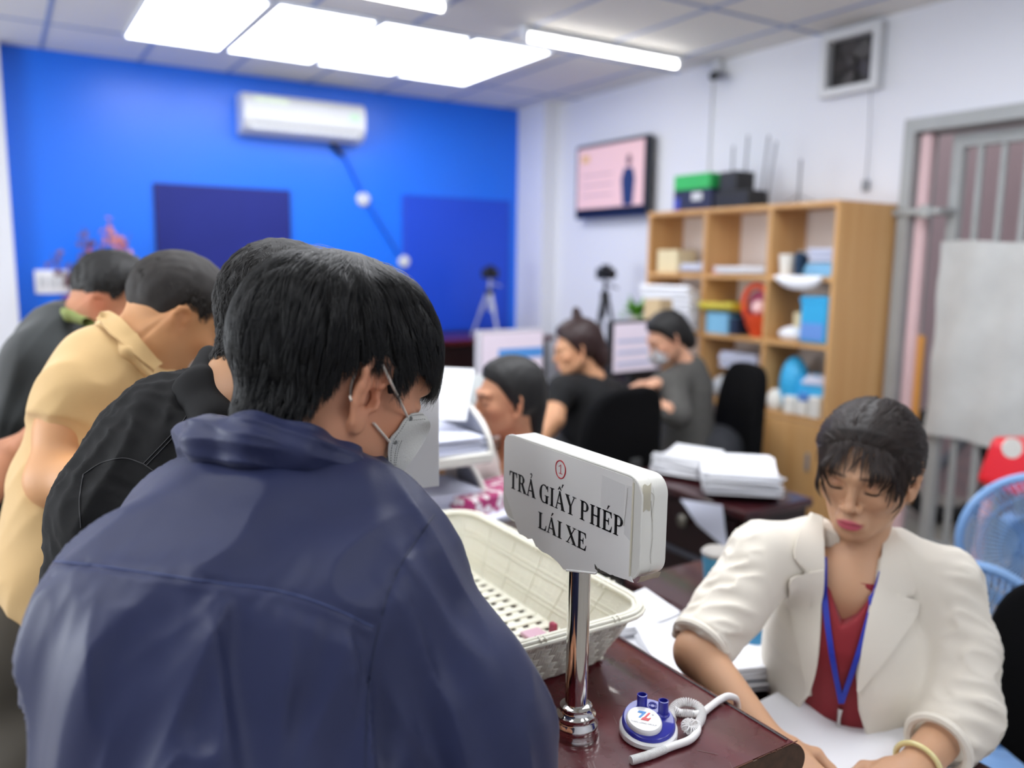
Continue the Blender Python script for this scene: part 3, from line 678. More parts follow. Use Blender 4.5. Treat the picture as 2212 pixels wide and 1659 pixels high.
# ---- tripods with cameras
def tripod(c, h, r, mt, lab, lean=0):
    e = empty('camera_tripod', c, lab, 'tripod'); c = np.array(c, float); dk = mat('camera_black', '#121316', .5)
    for k in range(3):
        a = lean+2*PI*k/3; f_ = c+np.array([r*math.cos(a), r*math.sin(a), 0]); t_ = c+np.array([.015*math.cos(a), .015*math.sin(a), h*.62])
        MB().tube([f_, (f_+t_)/2, (f_+t_)/2, t_], [.010, .010, .015, .015], 8).build('leg', mt, e)
    MB().tube([c+[0, 0, h*.35], c+[0, 0, h*.80]], .014, 10).build('centre_column', mt, e); MB().lathe([(.03, 0), (.036, .01), (.036, .04), (.02, .05)], 14, at=c+[0, 0, h*.58]).build('collar', dk, e)
    MB().tube([c+[0, 0, h*.76], c+[.09, -.04, h*.70]], .007, 6).build('pan_handle', mt, e)
    cam = MB().box((-.07, -.035, 0), (.07, .035, .085), at=c+[0, 0, h*.81], b=.01); cam.box((-.025, -.03, .085), (.03, .03, .11), at=c+[0, 0, h*.81], b=.008); cam.build('camera_body', dk, e)
    MB().tube([c+[-.01, -.03, h*.81+.04], c+[-.03, -.12, h*.81+.04]], .034, 16).build('camera_lens', dk, e, smooth=True)
tripod((3.56, 6.08, 1.0), .60, .15, mat('tripod_silver', '#b9bccb', .35, .5), 'silver legged tripod with a black camera on the counter before the blue wall', .5)
cb = empty('side_cabinet', (3.9, 4.75, 0), 'low dark cabinet by the white wall under the television', 'cabinet'); MB().box((3.65, 4.4, 0), (4.2, 5.1, 1.0), b=.004).build('cabinet_body', redwood2, cb); MB().box((3.63, 4.38, 1.0), (4.21, 5.12, 1.02), b=.004).build('cabinet_top', redwood, cb)
tripod((3.87, 4.9, 1.02), .6, .10, mat('tripod_black', '#1b1c20', .45), 'slim black camera tripod standing before the white wall beside the plant', 1.2)
# ---- plant and box beyond the woman in grey
pl = empty('potted_plant', (3.5, 4.12, 1.02), 'small green leafy plant in a white pot beyond the right monitor', 'plant')
pp = P(1375, 700, 5.0); pl.location = [float(v) for v in pp]; 
MB().lathe([(.035, -.03), (.05, .05), (.046, .05), (.03, -.02)], 18, at=pp).build('pot', creamw, pl)
g = np.random.default_rng(5); lf = mat('leaf_green', '#5f9a2e', .5, noise=.3, nscale=20)
for k in range(26):
    a = g.uniform(0, 6.28); el = g.uniform(.2, 1.3); L = g.uniform(.12, .2); u = np.array([math.cos(a)*math.cos(el), math.sin(a)*math.cos(el), math.sin(el)]); v = np.cross(u, [0, 0, 1]); v /= np.linalg.norm(v)
    G = [[pp+[0, 0, .05]+u*L*t+v*s*.028*math.sin(PI*min(1, t*.95+.05))-np.array([0, 0, 1])*.05*t*t for s in (-1, 0, 1)] for t in np.linspace(0, 1, 6)]
    MB().sheet(G, .0015).build('leaf', lf, pl, smooth=True)
ph = empty('plant_stand', (pp[0], pp[1], 0), 'narrow dark stand under the small leafy plant', 'stand'); MB().box(pp+[-.12, -.12, -.05-0]-[0, 0, 0], pp+[.12, .12, -.031], b=.003).build('stand_top', redwood, ph); MB().box((pp[0]-.1, pp[1]-.1, 0), (pp[0]+.1, pp[1]+.1, pp[2]-.05)).build('stand_body', redwood2, ph)
q = P(1422, 668, 4.55); MB().box((-.07, -.05, -.08), (.07, .05, .055), R=Rz(.3), at=q, b=.005).build('carton', mat('beige_carton', '#cdb58e', .7), label='beige carton behind the head of the woman in grey', cat='box')
MB().box((-.1, -.08, -.09-.2), (.1, .08, -.081), R=Rz(.3), at=q).build('carton', mat('beige_carton', '#cdb58e', .7), label='lower carton hidden mostly behind the woman in grey, under the beige carton', cat='box')
# things on and by the monitor desks
q = P(1192, 770, 4.0); MB().lathe([(.035, 0), (.035, .13), (.02, .15), (.02, .17)], 16, at=(q[0], q[1], .781)).build('orange_bottle', mat('orange_plastic', '#d98a2a', .4), label='orange bottle standing at the edge of the pale monitor', cat='bottle')
q = P(1185, 832, 3.6); lump('beige_bag', (2.13, 3.5, .781), (.09, .08), .16, mat('beige_bag_m', '#b9ae98', .7), 'crumpled beige bag on the desk under the pale monitor', 'bag', 14)
lump('grey_bundle', (1.72, 3.05, .9), (.09, .09), .22, mat('pale_grey_m', '#b7bbbb', .5), 'pale grey rounded bundle beyond the upper letter tray', 'bundle', 15, .08)
st_ = empty('low_cabinet', (1.72, 3.05, 0), 'low dark cabinet under the pale grey bundle', 'cabinet'); MB().box((1.5, 2.85, 0), (1.95, 3.25, .9), b=.004).build('cabinet_body', redwood2, st_)

# ---- chairs
def chair(c, rz, zs, lab, back_h=.52, arm=True):
    e = empty('office_chair', (c[0], c[1], 0), lab, 'chair', 'black office chairs', rz=rz)
    R = Rz(rz); T_ = lambda pts: [np.array([c[0], c[1], 0])+R@np.array(p, float) for p in pts]
    def O(mb, name, m, **k):
        mb.v = [tuple(np.array([c[0], c[1], 0])+R@np.array(v)) for v in mb.v]; return mb.build(name, m, e, **k)
    # faces +x locally; back at -x
    def fs(p): return smax(ell(p, (0, 0, zs), (.27, .26, .075)), np.abs(p[:, 2]-zs)-.045, .03)
    V, Q = poly(fs, (-.32, -.32, zs-.12), (.32, .32, zs+.12), .016); mesh_obj('seat', V@R.T+[c[0], c[1], 0], Q, blackf, e, smooth=True)
    zb = zs+.18+back_h/2
    def fb(p):
        q = p.copy(); q[:, 0] = q[:, 0]+.26-.25*(p[:, 1]**2)*1.0+.05*((p[:, 2]-zb)/back_h)**2*4*.3+.12*(p[:, 2]-zs)*.6
        w = .235-.06*np.clip((p[:, 2]-zb)/back_h, -1, 1)
        return smax(smax(np.abs(q[:, 0])-.03, ((p[:, 1]/w)**4+((p[:, 2]-zb)/(back_h/2))**4)**.25*.2-.2, .02), -1+0*w, .01)
    V, Q = poly(fb, (-.5, -.33, zb-back_h*.7), (.05, .33, zb+back_h*.7), .014); mesh_obj('backrest', V@R.T+[c[0], c[1], 0], Q, blackf, e, smooth=True)
    O(MB().tube(spline([(-.1, 0, zs-.06), (-.34, 0, zs-.05), (-.37, 0, zs+.1), (-.36, 0, zs+.4)], 14), .03, 10, flat=.5), 'back_support', chair_grey, smooth=True)
    O(MB().tube([(0, 0, .12), (0, 0, zs-.05)], .028, 12), 'gas_column', chair_grey, smooth=True)
    for k in range(5):
        a = 2*PI*k/5; ft = MB().tube([(0, 0, .13), (.27*math.cos(a), .27*math.sin(a), .075)], [.03, .018], 8); leg = O(ft, 'base_arm', chair_grey)
        O(MB().lathe([(.028, -.012), (.028, .012)], 12, at=(.28*math.cos(a), .28*math.sin(a), .028), R=Rx(PI/2)), 'caster', dark_m)
    if arm:
        for s in (-1, 1):
            O(MB().tube(spline([(-.12, s*.27, zs-.02), (-.2, s*.30, zs+.12), (-.12, s*.30, zs+.21), (.1, s*.30, zs+.22), (.2, s*.29, zs+.19)], 18), .022, 8, flat=1.5), 'armrest', chair_grey, smooth=True)
    return e
chair((2.86, 2.95), 2.75, .44, 'black office chair with a high rounded back in front of the pigeonhole shelf')
chair((2.03, 2.78), 1.75, .46, 'large black office chair whose back hides the black shirted woman below the shoulders', .50)
chair((1.50, .80), 2.75, .40, 'black office chair behind the woman in the cream blazer', .40, False)

# ---- blue fans
fb_ = mat('fan_blue', '#7fa6d6', .35); fbd = mat('fan_deep_blue', '#456f9f', .4)
def fan(c, r, aim, lab, zbase=0):
    c = np.array(c, float); e = empty('standing_fan', (c[0], c[1], 0), lab, 'fan'); n = np.array([math.cos(aim), math.sin(aim), 0]); u = np.array([-math.sin(aim), math.cos(aim), 0]); v = np.array([0, 0, 1.])
    ring = lambda rr, off, m=40: [c+n*off+rr*(u*math.cos(a)+v*math.sin(a)) for a in np.linspace(0, 2*PI, m+1)]
    MB().tube(ring(r, 0, 48), .014, 8).build('cage_rim', fb_, e, smooth=True)
    m = MB()
    for s in (1, -1):
        for k in range(64):
            a = 2*PI*k/64; d = u*math.cos(a)+v*math.sin(a); m.tube([c+n*s*.055+d*.05, c+n*s*.062+d*r*.55, c+n*s*.045+d*r*.85, c+d*r], .0016, 4, cap=False)
        for rr, of in ((.3, .06), (.55, .062), (.8, .048)): m.tube(ring(r*rr, s*of), .0018, 4, cap=False)
    m.build('cage_wires', fb_, e)
    MB().lathe([(.05, 0), (.05, .012), (.0, .02)], 24, at=c+n*.055, R=np.stack([u, v, n], 1)).build('cage_badge', fb_, e, smooth=True)
    MB().lathe([(.028, 0), (.026, .004)], 20, at=c+n*.076, R=np.stack([u, v, n], 1)).build('badge_sticker', mat('sticker_lime', '#7fae3f', .4), e)
    for k in range(4):
        a0 = 2*PI*k/4; G = []
        for i in range(7):
            rr = .04+(r*.82-.04)*i/6; row = []
            for j in range(7):
                t = a0+(j/6-.5)*1.15*(.6+.5*math.sin(PI*i/6)); row.append(c+(u*math.cos(t)+v*math.sin(t))*rr+n*(.028*(j/6-.5)))
            G.append(row)
        MB().sheet(G, .002).build('blade', mat('fan_blade', '#8fa3b4', .3, alpha=.4), e, smooth=True)
    MB().tube([c-n*.05, c-n*.17], [.06, .045], 20).build('motor', fb_, e, smooth=True)
    pb = c-n*.10
    MB().tube([pb-v*.03, (pb[0], pb[1], .45)], .016, 12).build('pole', fbd, e); MB().tube([(pb[0], pb[1], .5), (pb[0], pb[1], .05)], [.035, .045], 14).build('lower_pole', fbd, e, smooth=True)
    MB().lathe([(.18, 0), (.18, .02), (.06, .06), (.04, .09)], 32, at=(pb[0], pb[1], 0)).build('base', fb_, e, smooth=30)
    return e
fan(P(2085, 1372, 2.2), .195, -2.5, 'nearer light blue standing fan half hidden by the woman in the cream blazer')
fan(P(2232, 1172, 2.5), .205, -2.35, 'taller light blue standing fan whose hub and badge show at the picture edge')
# red thing by the gate
rc = empty('red_stool_stack', (3.2, 1.55, 0), 'bright red plastic stool with a white round mark near the gate', 'stool')
q = P(2262, 1012, 3.0); rd = mat('red_plastic', '#d4222a', .35)
def fr(p):
    l = p-q; l = l@Rz(-.4); return smax(np.abs(l[:, 0])-(.14-.3*l[:, 2]), smax(np.abs(l[:, 1])-.16, np.abs(l[:, 2])-.09, .02), .03)
V, Q = poly(fr, q-.3, q+.3, .012); mesh_obj('seat', V, Q, rd, rc, smooth=True)
for a, b_ in ((-1, -1), (-1, 1), (1, -1), (1, 1)):
    o_ = Rz(-.4)@np.array([a*.14, b_*.13, 0]); MB().tube([q+o_*.9+[0, 0, -.08], (q[0]+o_[0]*1.2, q[1]+o_[1]*1.2, 0)], .02, 8).build('leg', mat('pale_pink_plastic', '#e9b9bb', .4), rc)
MB().lathe([(.035, 0), (.035, .006)], 18, at=P(2185, 968, 2.84), R=np.stack([CM[0], -CM[1], -CM[2]], 1)).build('white_mark', creamw, rc)
lump('green_snack_bag', (2.75, 1.75, 0), (.2, .22), .45, mat('pale_green_bag', '#c9d3b8', .6, noise=.2), 'pale bag on the floor between the woman in the blazer and the gate', 'bag', 21, .2, res=.014)
# ============================================================ people: heads, hands, hair
EAR = [(-.012, .002), (-.016, .018), (-.012, .030), (.000, .035), (.010, .030), (.013, .020), (.008, .012)]
def skull_local(p):
    return smin(ell(p, (-.014, 0, .030), (.100, .077, .088)), ell(p, (.018, 0, -.030), (.072, .066, .080)), .03)
def head_local(p, fem=0, detail=1, edz=-.009, efl=.42):
    """head, about .23 high: +x is the face, +y the left ear, +z the crown"""
    ap = p.copy(); ap[:, 1] = np.abs(ap[:, 1])
    d = ell(p, (-.014, 0, .030-.006*fem), (.100-.004*fem, .077-.003*fem, .088-.009*fem))
    d = smin(d, ell(p, (.020, 0, -.030), (.068, .060-.003*fem, .082)), .03)
    d = smin(d, cap(ap, (.0, .050-.004*fem, -.055), (.070, .016, -.092+.004*fem), .020, .016), .03)
    d = smin(d, ell(p, (.076, 0, -.094), (.017, .018, .015)), .014)
    d = smin(d, ell(ap, (.056, .040, -.024), (.026, .022, .022)), .02)
    if detail:
        d = smin(d, cap(ap, (.078, .042, .024), (.088, .008, .020), .009), .016)
        d = smin(d, ell(p, (.089, 0, -.064), (.014, .026, .018)), .014)
        d = smax(d, -ell(ap, (.099, .031, .002), (.016, .017, .010)), .012)
        d = smin(d, ell(ap, (.073, .031, .000), (.0155, .0165, .0115)), .004)
        n = cap(p, (.088, 0, .012), (.104-.002*fem, 0, -.026), .006, .0085)
        n = smin(n, ell(p, (.1085-.002*fem, 0, -.031), (.0095, .0095, .0085)), .006)
        n = smin(n, ell(ap, (.097, .0125, -.035), (.010, .0065, .0065)), .005)
        d = smin(d, n, .009)
        d = smin(d, ell(p, (.099, 0, -.0605), (.0075, .020, .0052)), .004)
        d = smin(d, ell(p, (.0975, 0, -.0710), (.0085, .017, .0062)), .004)
        d = smax(d, -cap(ap, (.108, 0, -.0655), (.097, .022, -.0645), .0012), .003)
    # ears: a flap with a raised rim, a bowl and a lobe
    ea = ap.copy(); s_ = math.sin(efl); c_ = math.cos(efl)
    yb = .070+(.42-efl)*.030; ex = ((ea[:, 0]+.004)*c_+(ea[:, 1]-yb)*-s_)/1.1; ey = ((ea[:, 0]+.004)*s_+(ea[:, 1]-yb)*c_)/1.1; ez = (ea[:, 2]+.004-edz)/1.1
    e3 = np.stack([ex, ey, ez], 1)
    e = ell(e3, (-.002, .006, .004), (.0155, .0035, .030))
    e = smin(e, ell(e3, (.002, .006, -.028), (.0075, .0042, .009)), .006)
    if detail:
        pts = [(x_, .010, z_) for x_, z_ in EAR]; e = smin(e, chain(e3, pts+[(.004, .006, .004)], [.0030, .0036, .0038, .0038, .0036, .0032, .0028, .002], .002), .003)
        e = smin(e, chain(e3, [(-.014, .009, .004), (-.012, .008, -.012), (-.004, .007, -.028)], [.0034, .0030, .0036], .002), .003)
        e = smin(e, cap(e3, (-.006, .008, .018), (-.006, .008, -.008), .0030, .0034), .003)
        e = smin(e, ell(e3, (.011, .008, -.006), (.0045, .0035, .0065)), .003)
        e = smax(e, -ell(e3, (.003, .012, -.003), (.0070, .012, .011)), .003)
        e = smax(e, -ell(e3, (-.001, .013, .022), (.0055, .0055, .006)), .003)
    return smin(d, e, .005)
class Head:
    def __init__(s, c, yaw, pitch, roll=0, k=1.0, fem=0, detail=1, edz=-.009, efl=.42):
        s.edz = edz; s.efl = efl; s.c = np.array(c, float); s.R = Rz(math.radians(yaw))@Ry(math.radians(pitch))@Rx(math.radians(roll)); s.k = k; s.fem = fem; s.detail = detail
    def loc(s, p): return ((p-s.c)@s.R)/s.k
    def w(s, q): return s.c+(np.asarray(q, float)*s.k)@s.R.T
    def f(s, p): return head_local(s.loc(p), s.fem, s.detail, s.edz, s.efl)*s.k
    def sk(s, p): return skull_local(s.loc(p))*s.k
def skin_col(q, base, lips=(.62, .25, .24), brow=(.05, .035, .03), fem=0, flush=.12, lid=None):
    """natural colours of a face: lips, brows, redder ears and cheeks"""
    b = np.tile(np.array(base, float), (len(q), 1)); ap = q.copy(); ap[:, 1] = np.abs(ap[:, 1])
    def blend(m, c): 
        nonlocal b; m = np.clip(m, 0, 1)[:, None]; b = b*(1-m)+np.array(c)*m
    g = lambda c, r: np.exp(-(((ap-np.array(c))/np.array(r))**2).sum(1))
    red = np.array(base)*np.array([1.08, .72, .66])
    blend(flush*3*g((.06, .045, -.03), (.03, .03, .025)), red); blend(flush*3*g((0, .08, 0), (.03, .02, .04)), red); blend(flush*2*g((.11, 0, -.03), (.012, .015, .012)), red)
    front = ap[:, 0] > .07
    lipm = 1-np.clip((np.sqrt(((ap[:, 1])/.0215)**2+((q[:, 2]+.066)/.0105)**2)-.85)/.3, 0, 1); blend(lipm*front*(.9 if fem else .45), lips)
    dx = ap[:, 1]; bz = q[:, 2]-(.0235-.25*np.clip(dx-.034, 0, 1)+.05*np.clip(.034-dx, 0, 1)*0)
    bm = np.exp(-(bz/(.0034 if fem else .0045))**2*1.3)*(1/(1+np.exp(-(dx-.011)/.0015)))*(1/(1+np.exp((dx-.047)/.002))); blend(bm*front*.9, brow)
    lz = q[:, 2]+.0075-.18*np.abs(dx-.031); lm = np.exp(-(lz/.0022)**2)*np.exp(-((dx-.031)/.0135)**4); blend(lm*front*.95, (.02, .015, .015))
    if lid is not None: blend(.55*g((.088, .031, .006), (.02, .015, .006)), lid)
    return b
def hair_line(q, style):
    """signed height above the hairline (positive grows hair)"""
    x = q[:, 0]
    if style == 'short': z = np.interp(x, [-.12, -.07, -.035, -.018, -.005, .016, .030, .05, .075, .1], [-.052, -.052, -.045, -.012, .030, .034, .016, .050, .062, .062])
    elif style == 'm1': z = np.interp(x, [-.12, -.075, -.05, -.044, -.040, -.033, -.02, 0, .014, .024, .034, .040, .048, .07, .1], [-.080, -.077, -.066, -.052, -.027, -.001, .013, .016, .010, -.004, .0, .028, .040, .030, .024])
    elif style == 'm2': z = np.interp(x, [-.12, -.075, -.05, -.044, -.040, -.033, -.02, 0, .014, .024, .034, .040, .048, .07, .1], [-.092, -.090, -.086, -.078, -.052, -.020, .006, .016, .010, .006, .012, .030, .050, .060, .060])
    elif style == 'full': z = np.interp(x, [-.12, -.07, -.045, -.026, -.010, .014, .022, .034, .05, .075, .1], [-.070, -.068, -.062, -.030, .034, .040, .018, .004, .044, .056, .056])
    else: z = np.interp(x, [-.12, -.07, -.04, -.02, -.005, .012, .03, .05, .075, .1], [-.06, -.06, -.055, -.040, -.030, -.005, .024, .056, .074, .076])
    return q[:, 2]-z
def hair_cap(name, H, body, style, off, m, parent, res=.003, amp=.0025, extra=None, up=0.0, seed=0, freq=60):
    def f(p):
        q = H.loc(p); o = off+up*np.clip((q[:, 2]-.02)/.09, 0, 1); hl = hair_line(q, style); d = body(p)-o*(.22+.78*np.clip(hl/.035, 0, 1))
        s_ = q.copy(); s_[:, 2] *= .25; d = d+amp*wn(s_, freq, seed)
        d = smax(d, -hl*H.k, .005)
        if extra is not None: d = smin(d, extra(p, q), .012)
        return d
    lo, hi = H.c-.2*H.k, H.c+.2*H.k
    V, Q = poly(f, lo, hi, res)
    return mesh_obj(name, V, Q, m, parent, smooth=True), f
def strands(name, H, surf, roots, crown, length, lift, m, parent, grav=.25, width=.0009, steps=10, clump=.55, ncl=260, seed=1, wild=.12, drift=None, minoff=.002, flowfn=None, end=None, endjit=.004):
    """hair as many tapering strands that leave the crown and lie over the head surface"""
    g = np.random.default_rng(seed); n = len(roots); pos = roots.copy(); K = steps
    cw = H.w(crown); G = grad(surf, pos); N = G/(np.linalg.norm(G, axis=1)[:, None]+1e-9)
    if flowfn is not None: d = flowfn(pos, H.loc(pos))
    else: d = pos-cw
    d = d-N*(d*N).sum(1)[:, None]; d /= np.linalg.norm(d, axis=1)[:, None]+1e-9
    cl = roots[g.choice(n, ncl, replace=False)]; ci = np.argmin(((roots[:, None, :]-cl[None])**2).sum(2), 1) if n*ncl < 4e6 else np.concatenate([np.argmin(((roots[i:i+2000, None, :]-cl[None])**2).sum(2), 1) for i in range(0, n, 2000)])
    cd_ = g.normal(size=(ncl, 3))*wild; L = length(H.loc(roots))*g.uniform(.8, 1.08, n)*(1+.25*g.normal(size=ncl)[ci]*.5)
    lf = lift(H.loc(roots))*g.uniform(.35, 1.0, n)+minoff
    path = [pos.copy()]; nor = [N]; gv = np.array([0, 0, -1.])
    for k in range(K):
        t = (k+1)/K; G = grad(surf, pos); N = G/(np.linalg.norm(G, axis=1)[:, None]+1e-9)
        dd = d+grav*gv*(.4+t)+cd_[ci]*.5+g.normal(size=(n, 3))*.03
        if drift is not None: dd = dd+drift(H.loc(pos), t)
        dd = dd-N*(dd*N).sum(1)[:, None]*.92; dd /= np.linalg.norm(dd, axis=1)[:, None]+1e-9; d = dd
        pos = pos+d*(L/K)[:, None]
        v = surf(pos); want = lf*min(1, .35+1.3*t)*(1 if t < .75 else 1-.5*(t-.75)/.25)+.0005
        corr = np.clip(want-v, -.012, .03); pos = pos+N*corr[:, None]
        path.append(pos.copy()); nor.append(N)
    path = np.stack(path, 1); nor = np.stack(nor, 1)
    # draw the members of a clump together towards their tips
    cen = np.zeros((ncl, K+1, 3)); cnt = np.bincount(ci, minlength=ncl).astype(float)
    for k in range(K+1):
        for a in range(3): cen[:, k, a] = np.bincount(ci, path[:, k, a], ncl)/np.maximum(cnt, 1)
    tt = (np.linspace(0, 1, K+1)**1.3)[None, :, None]*clump; path = path*(1-tt)+cen[ci]*tt
    if end is not None:   # cut the strands along the hair's lower edge
        s_ = np.stack([hair_line(H.loc(path[:, k]), end) for k in range(K+1)], 1)+(g.normal(size=n)*endjit)[:, None]; neg = s_ < 0; first = np.where(neg.any(1), neg.argmax(1), K); keep = first >= 2
        path, nor, first = path[keep], nor[keep], first[keep].astype(float); n = len(path); t_ = np.linspace(0, 1, K+1)[None]*first[:, None]; i0 = np.minimum(t_.astype(int), K-1); fr = (t_-i0)[..., None]; r_ = np.arange(n)[:, None]
        path = path[r_, i0]*(1-fr)+path[r_, i0+1]*fr; nor = nor[r_, i0]
    T = np.gradient(path, axis=1); S = np.cross(T, nor); S /= np.linalg.norm(S, axis=2)[..., None]+1e-12
    wd = width*g.uniform(.6, 1.3, n)[:, None]*(np.linspace(1, .12, K+1)**.7)[None]
    A = path+S*wd[..., None]*.5; B = path-S*wd[..., None]*.5; Cn = path+nor*wd[..., None]*.45
    V = np.stack([A, Cn, B], 2).reshape(-1, 3); idx = np.arange(n*(K+1)).reshape(n, K+1)
    a0 = idx[:, :-1].ravel()*3; a1 = idx[:, 1:].ravel()*3
    Q = np.concatenate([np.stack([a0, a0+1, a1+1, a1], 1), np.stack([a0+1, a0+2, a1+2, a1+1], 1)])
    return mesh_obj(name, V, Q, m, parent, smooth=True)
def scalp_roots(H, surf, style, n, seed=2, extra=0.0, shrink=0.0):
    g = np.random.default_rng(seed); out = []
    tot = 0
    while tot < n:
        d = g.normal(size=(n*2, 3)); d /= np.linalg.norm(d, axis=1)[:, None]; q = np.array([-.014, 0, .02])+d*np.array([.108, .082, .098]); q = q[(hair_line(q, style) > extra) & (q[:, 2] > (-.11 if style == 'm2' else -.08))]
        p = H.w(q)
        for _ in range(5):
            v = surf(p); gr = grad(surf, p); p = p-gr*(v/((gr*gr).sum(1)+1e-6))[:, None]
        ok = (hair_line(H.loc(p), style) > extra) & (np.abs(H.loc(p)[:, 1]) < .082); out.append(p[ok]); tot += ok.sum()
    return np.vstack(out)[:n]
def hand_f(p, w, x, z, side=1, curl=.5, k=1.0, spread=.1, thumb=.6):
    """a hand: wrist w, x along the fingers, z out of the back of the hand, side=+1 when the thumb lies towards +y"""
    w = np.array(w, float); x = np.array(x, float)/np.linalg.norm(x); z = np.array(z, float); z = z-x*(x@z); z /= np.linalg.norm(z); y = np.cross(z, x)*side
    R = np.stack([x, y, z], 1); q = ((p-w)@R)/k
    d = cap(q, (-.02, 0, 0), (.02, 0, 0), .024, .026); d = smax(d, np.abs(q[:, 2])-.019, .01)
    pl = smax(smax(np.abs(q[:, 0]-.048)-.044, np.abs(q[:, 1]-.000)-.039+.06*np.abs(q[:, 0]-.05), .012), np.abs(q[:, 2])-.0125, .012)
    d = smin(d, pl, .018)
    for i, (y0, l) in enumerate(((.029, .072), (.010, .080), (-.009, .075), (-.027, .060))):
        a = np.array([.088-.004*(i == 3), y0, 0]); an = (y0*spread*10)*.35; dr = np.array([math.cos(an), math.sin(an), 0]); c_ = curl*(.9+.12*i); pts = [a]; t = 0
        for j, fr in enumerate((.44, .32, .24)):
            t += c_*(.55, .8, .6)[j]; pts.append(pts[-1]+l*fr*(dr*math.cos(t)+np.array([0, 0, -1])*math.sin(t)))
        d = smin(d, chain(q, pts, [.0088, .0082, .0076, .0064], .004), .007)
    b = np.array([.022, .030, -.004]); e = b+.040*np.array([.62, .62, -.3*thumb]); h = e+.032*np.array([.9, .12, -.55*thumb]); t = h+.024*np.array([.95, -.15, -.5*thumb])
    d = smin(d, chain(q, [b-[.01, .015, 0], b, e, h, t], [.012, .013, .0108, .0095, .0078], .006), .012)
    return d*k
def hitgrid(f, A, B, n=14, m=10, off=.003, back=None, d0=.3):
    """points of a surface seen between two picture curves"""
    A = spline(np.array(A, float), n) if len(A) > 2 else np.array([np.array(A[0])*(1-t)+np.array(A[1])*t for t in np.linspace(0, 1, n)])
    B = spline(np.array(B, float), n) if len(B) > 2 else np.array([np.array(B[0])*(1-t)+np.array(B[1])*t for t in np.linspace(0, 1, n)])
    px = np.array([[A[i]*(1-t)+B[i]*t for t in np.linspace(0, 1, m)] for i in range(n)]).reshape(-1, 2)
    p = hits(f, px, d0); ok = np.isfinite(p[:, 0])
    if not ok.all():
        for i in np.where(~ok)[0]:
            if ok.any():
                j = np.where(ok)[0][np.argmin(((px[ok]-px[i])**2).sum(1))]; p[i] = CAM+ray(*px[i])*((p[j]-CAM)@CM[2])
    g = grad(f, p); g /= np.linalg.norm(g, axis=1)[:, None]+1e-9
    return (p+g*off).reshape(n, m, 3)
def hits(f, px, d0=.3, dmax=4.0):
    r = np.stack([ray(*q) for q in px]); t = np.full(len(r), d0); done = np.zeros(len(r), bool)
    for _ in range(110):
        v = f(CAM+r*t[:, None]); done |= (v < 2e-4); t = np.where(done, t, t+np.maximum(v*.6, 2e-4))
    p = CAM+r*t[:, None]; p[(~done) | (t > dmax)] = np.nan
    return p
def seam(name, f, pts, m, parent, r=.0008, off=.0004, n=60, d0=.3):
    p = hits(f, spline(pts, n), d0); p = p[np.isfinite(p[:, 0])]
    if len(p) < 3: return
    g = grad(f, p); g /= np.linalg.norm(g, axis=1)[:, None]; return MB().tube(p+g*off, r, 6).build(name, m, parent, smooth=True)
def pdist(p, pts):
    d = None
    for a, b in zip(pts[:-1], pts[1:]): c = cap(p, a, b, 0.); d = c if d is None else np.minimum(d, c)
    return d
def sdir(x, y): v = CM[0]*x-CM[1]*(-y)*1.0; return v/np.linalg.norm(v)   # picture direction (x right, y down) in the place
def folds(p, d, lam, amp, seed=0, stretch=6, sharp=1):
    """long soft creases running along d"""
    d = np.array(d, float)/np.linalg.norm(d); a = p@d; q = p-np.outer(a, d)*(1-1/stretch)
    v = wn(q, 1/lam, seed, 5)
    if sharp: v = 1-np.abs(v)*2.2
    return v*amp
skin_m = mat('skin', '#c98f70', .5, attr=True, sss=.12, bump=.08, bscale=500)
skin_far = mat('skin_far', '#c98f70', .55, attr=True, sss=.05)
def skin_mesh(parts, parent, m, base, H=None, name='body', **kw):
    V, Q = join(parts); base_ = np.array(lin(base)); col = np.tile(base_, (len(V), 1))
    if H is not None:
        q = H.loc(V); near = (np.abs(q) < np.array([.14, .1, .14])).all(1); col[near] = skin_col(q[near], base_, **kw)
    return mesh_obj(name, V, Q, m, parent, smooth=True, col=col)
# ============================================================ the man in the navy jacket
def _p(l): return [P(a, b, c) for a, b, c in l]
M1 = empty('person', (.22, .66, 0), 'person in a navy blue jacket and grey face mask, seen from behind', 'person')
H1 = Head(P(733, 814, .91), 4, 27, -3, 1.02, edz=-.010, efl=.22)
_nk = _p([(735, 860, .915), (640, 985, .885), (600, 1080, .87)])
def body1(p): return smin(H1.f(p), chain(p, _nk, [.062, .060, .075], .03), .03)
lo, hi = bb([H1.c-.13, H1.c+.13, _nk[-1]-[.05, .05, .02]], .02)
V1, Q1 = poly(body1, lo, hi, .0024)
# jacket
_LS, _RS = P(335, 1330, .80), P(795, 1240, .86)
_yoke = [(92, 1209), (180, 1218), (330, 1238), (470, 1258), (600, 1275), (700, 1305), (805, 1352)]
_slv = [(938, 1112), (905, 1160), (868, 1215), (835, 1290), (815, 1370), (800, 1450), (792, 1560), (790, 1665)]
_arr = dict(T=_p([(600, 1110, .88), (540, 1300, .86), (500, 1700, .84), (470, 2300, .95), (470, 2700, 1.1)]))
_pel = np.array([.16, .64, .95])
def torso1(p):
    d = cap(p, _LS, _RS, .084, .086)
    d = smin(d, chain(p, _p([(610, 1040, .87), (430, 1170, .84)])+[_LS], [.060, .068, .090], .04), .05)
    d = smin(d, chain(p, _p([(640, 1050, .87), (760, 1130, .87)])+[_RS], [.062, .062, .085], .04), .04)
    t = _p([(540, 1330, .86), (500, 1560, .84)])+[_pel]
    d = smin(d, chain(p, t, [.145, .150, .155], .05), .07)
    d = smin(d, cap(p, P(425, 1420, .81), P(425, 1800, .83), .11, .12), .06)
    d = smin(d, cap(p, P(700, 1400, .84), P(700, 1850, .84), .12, .13), .05)
    return d
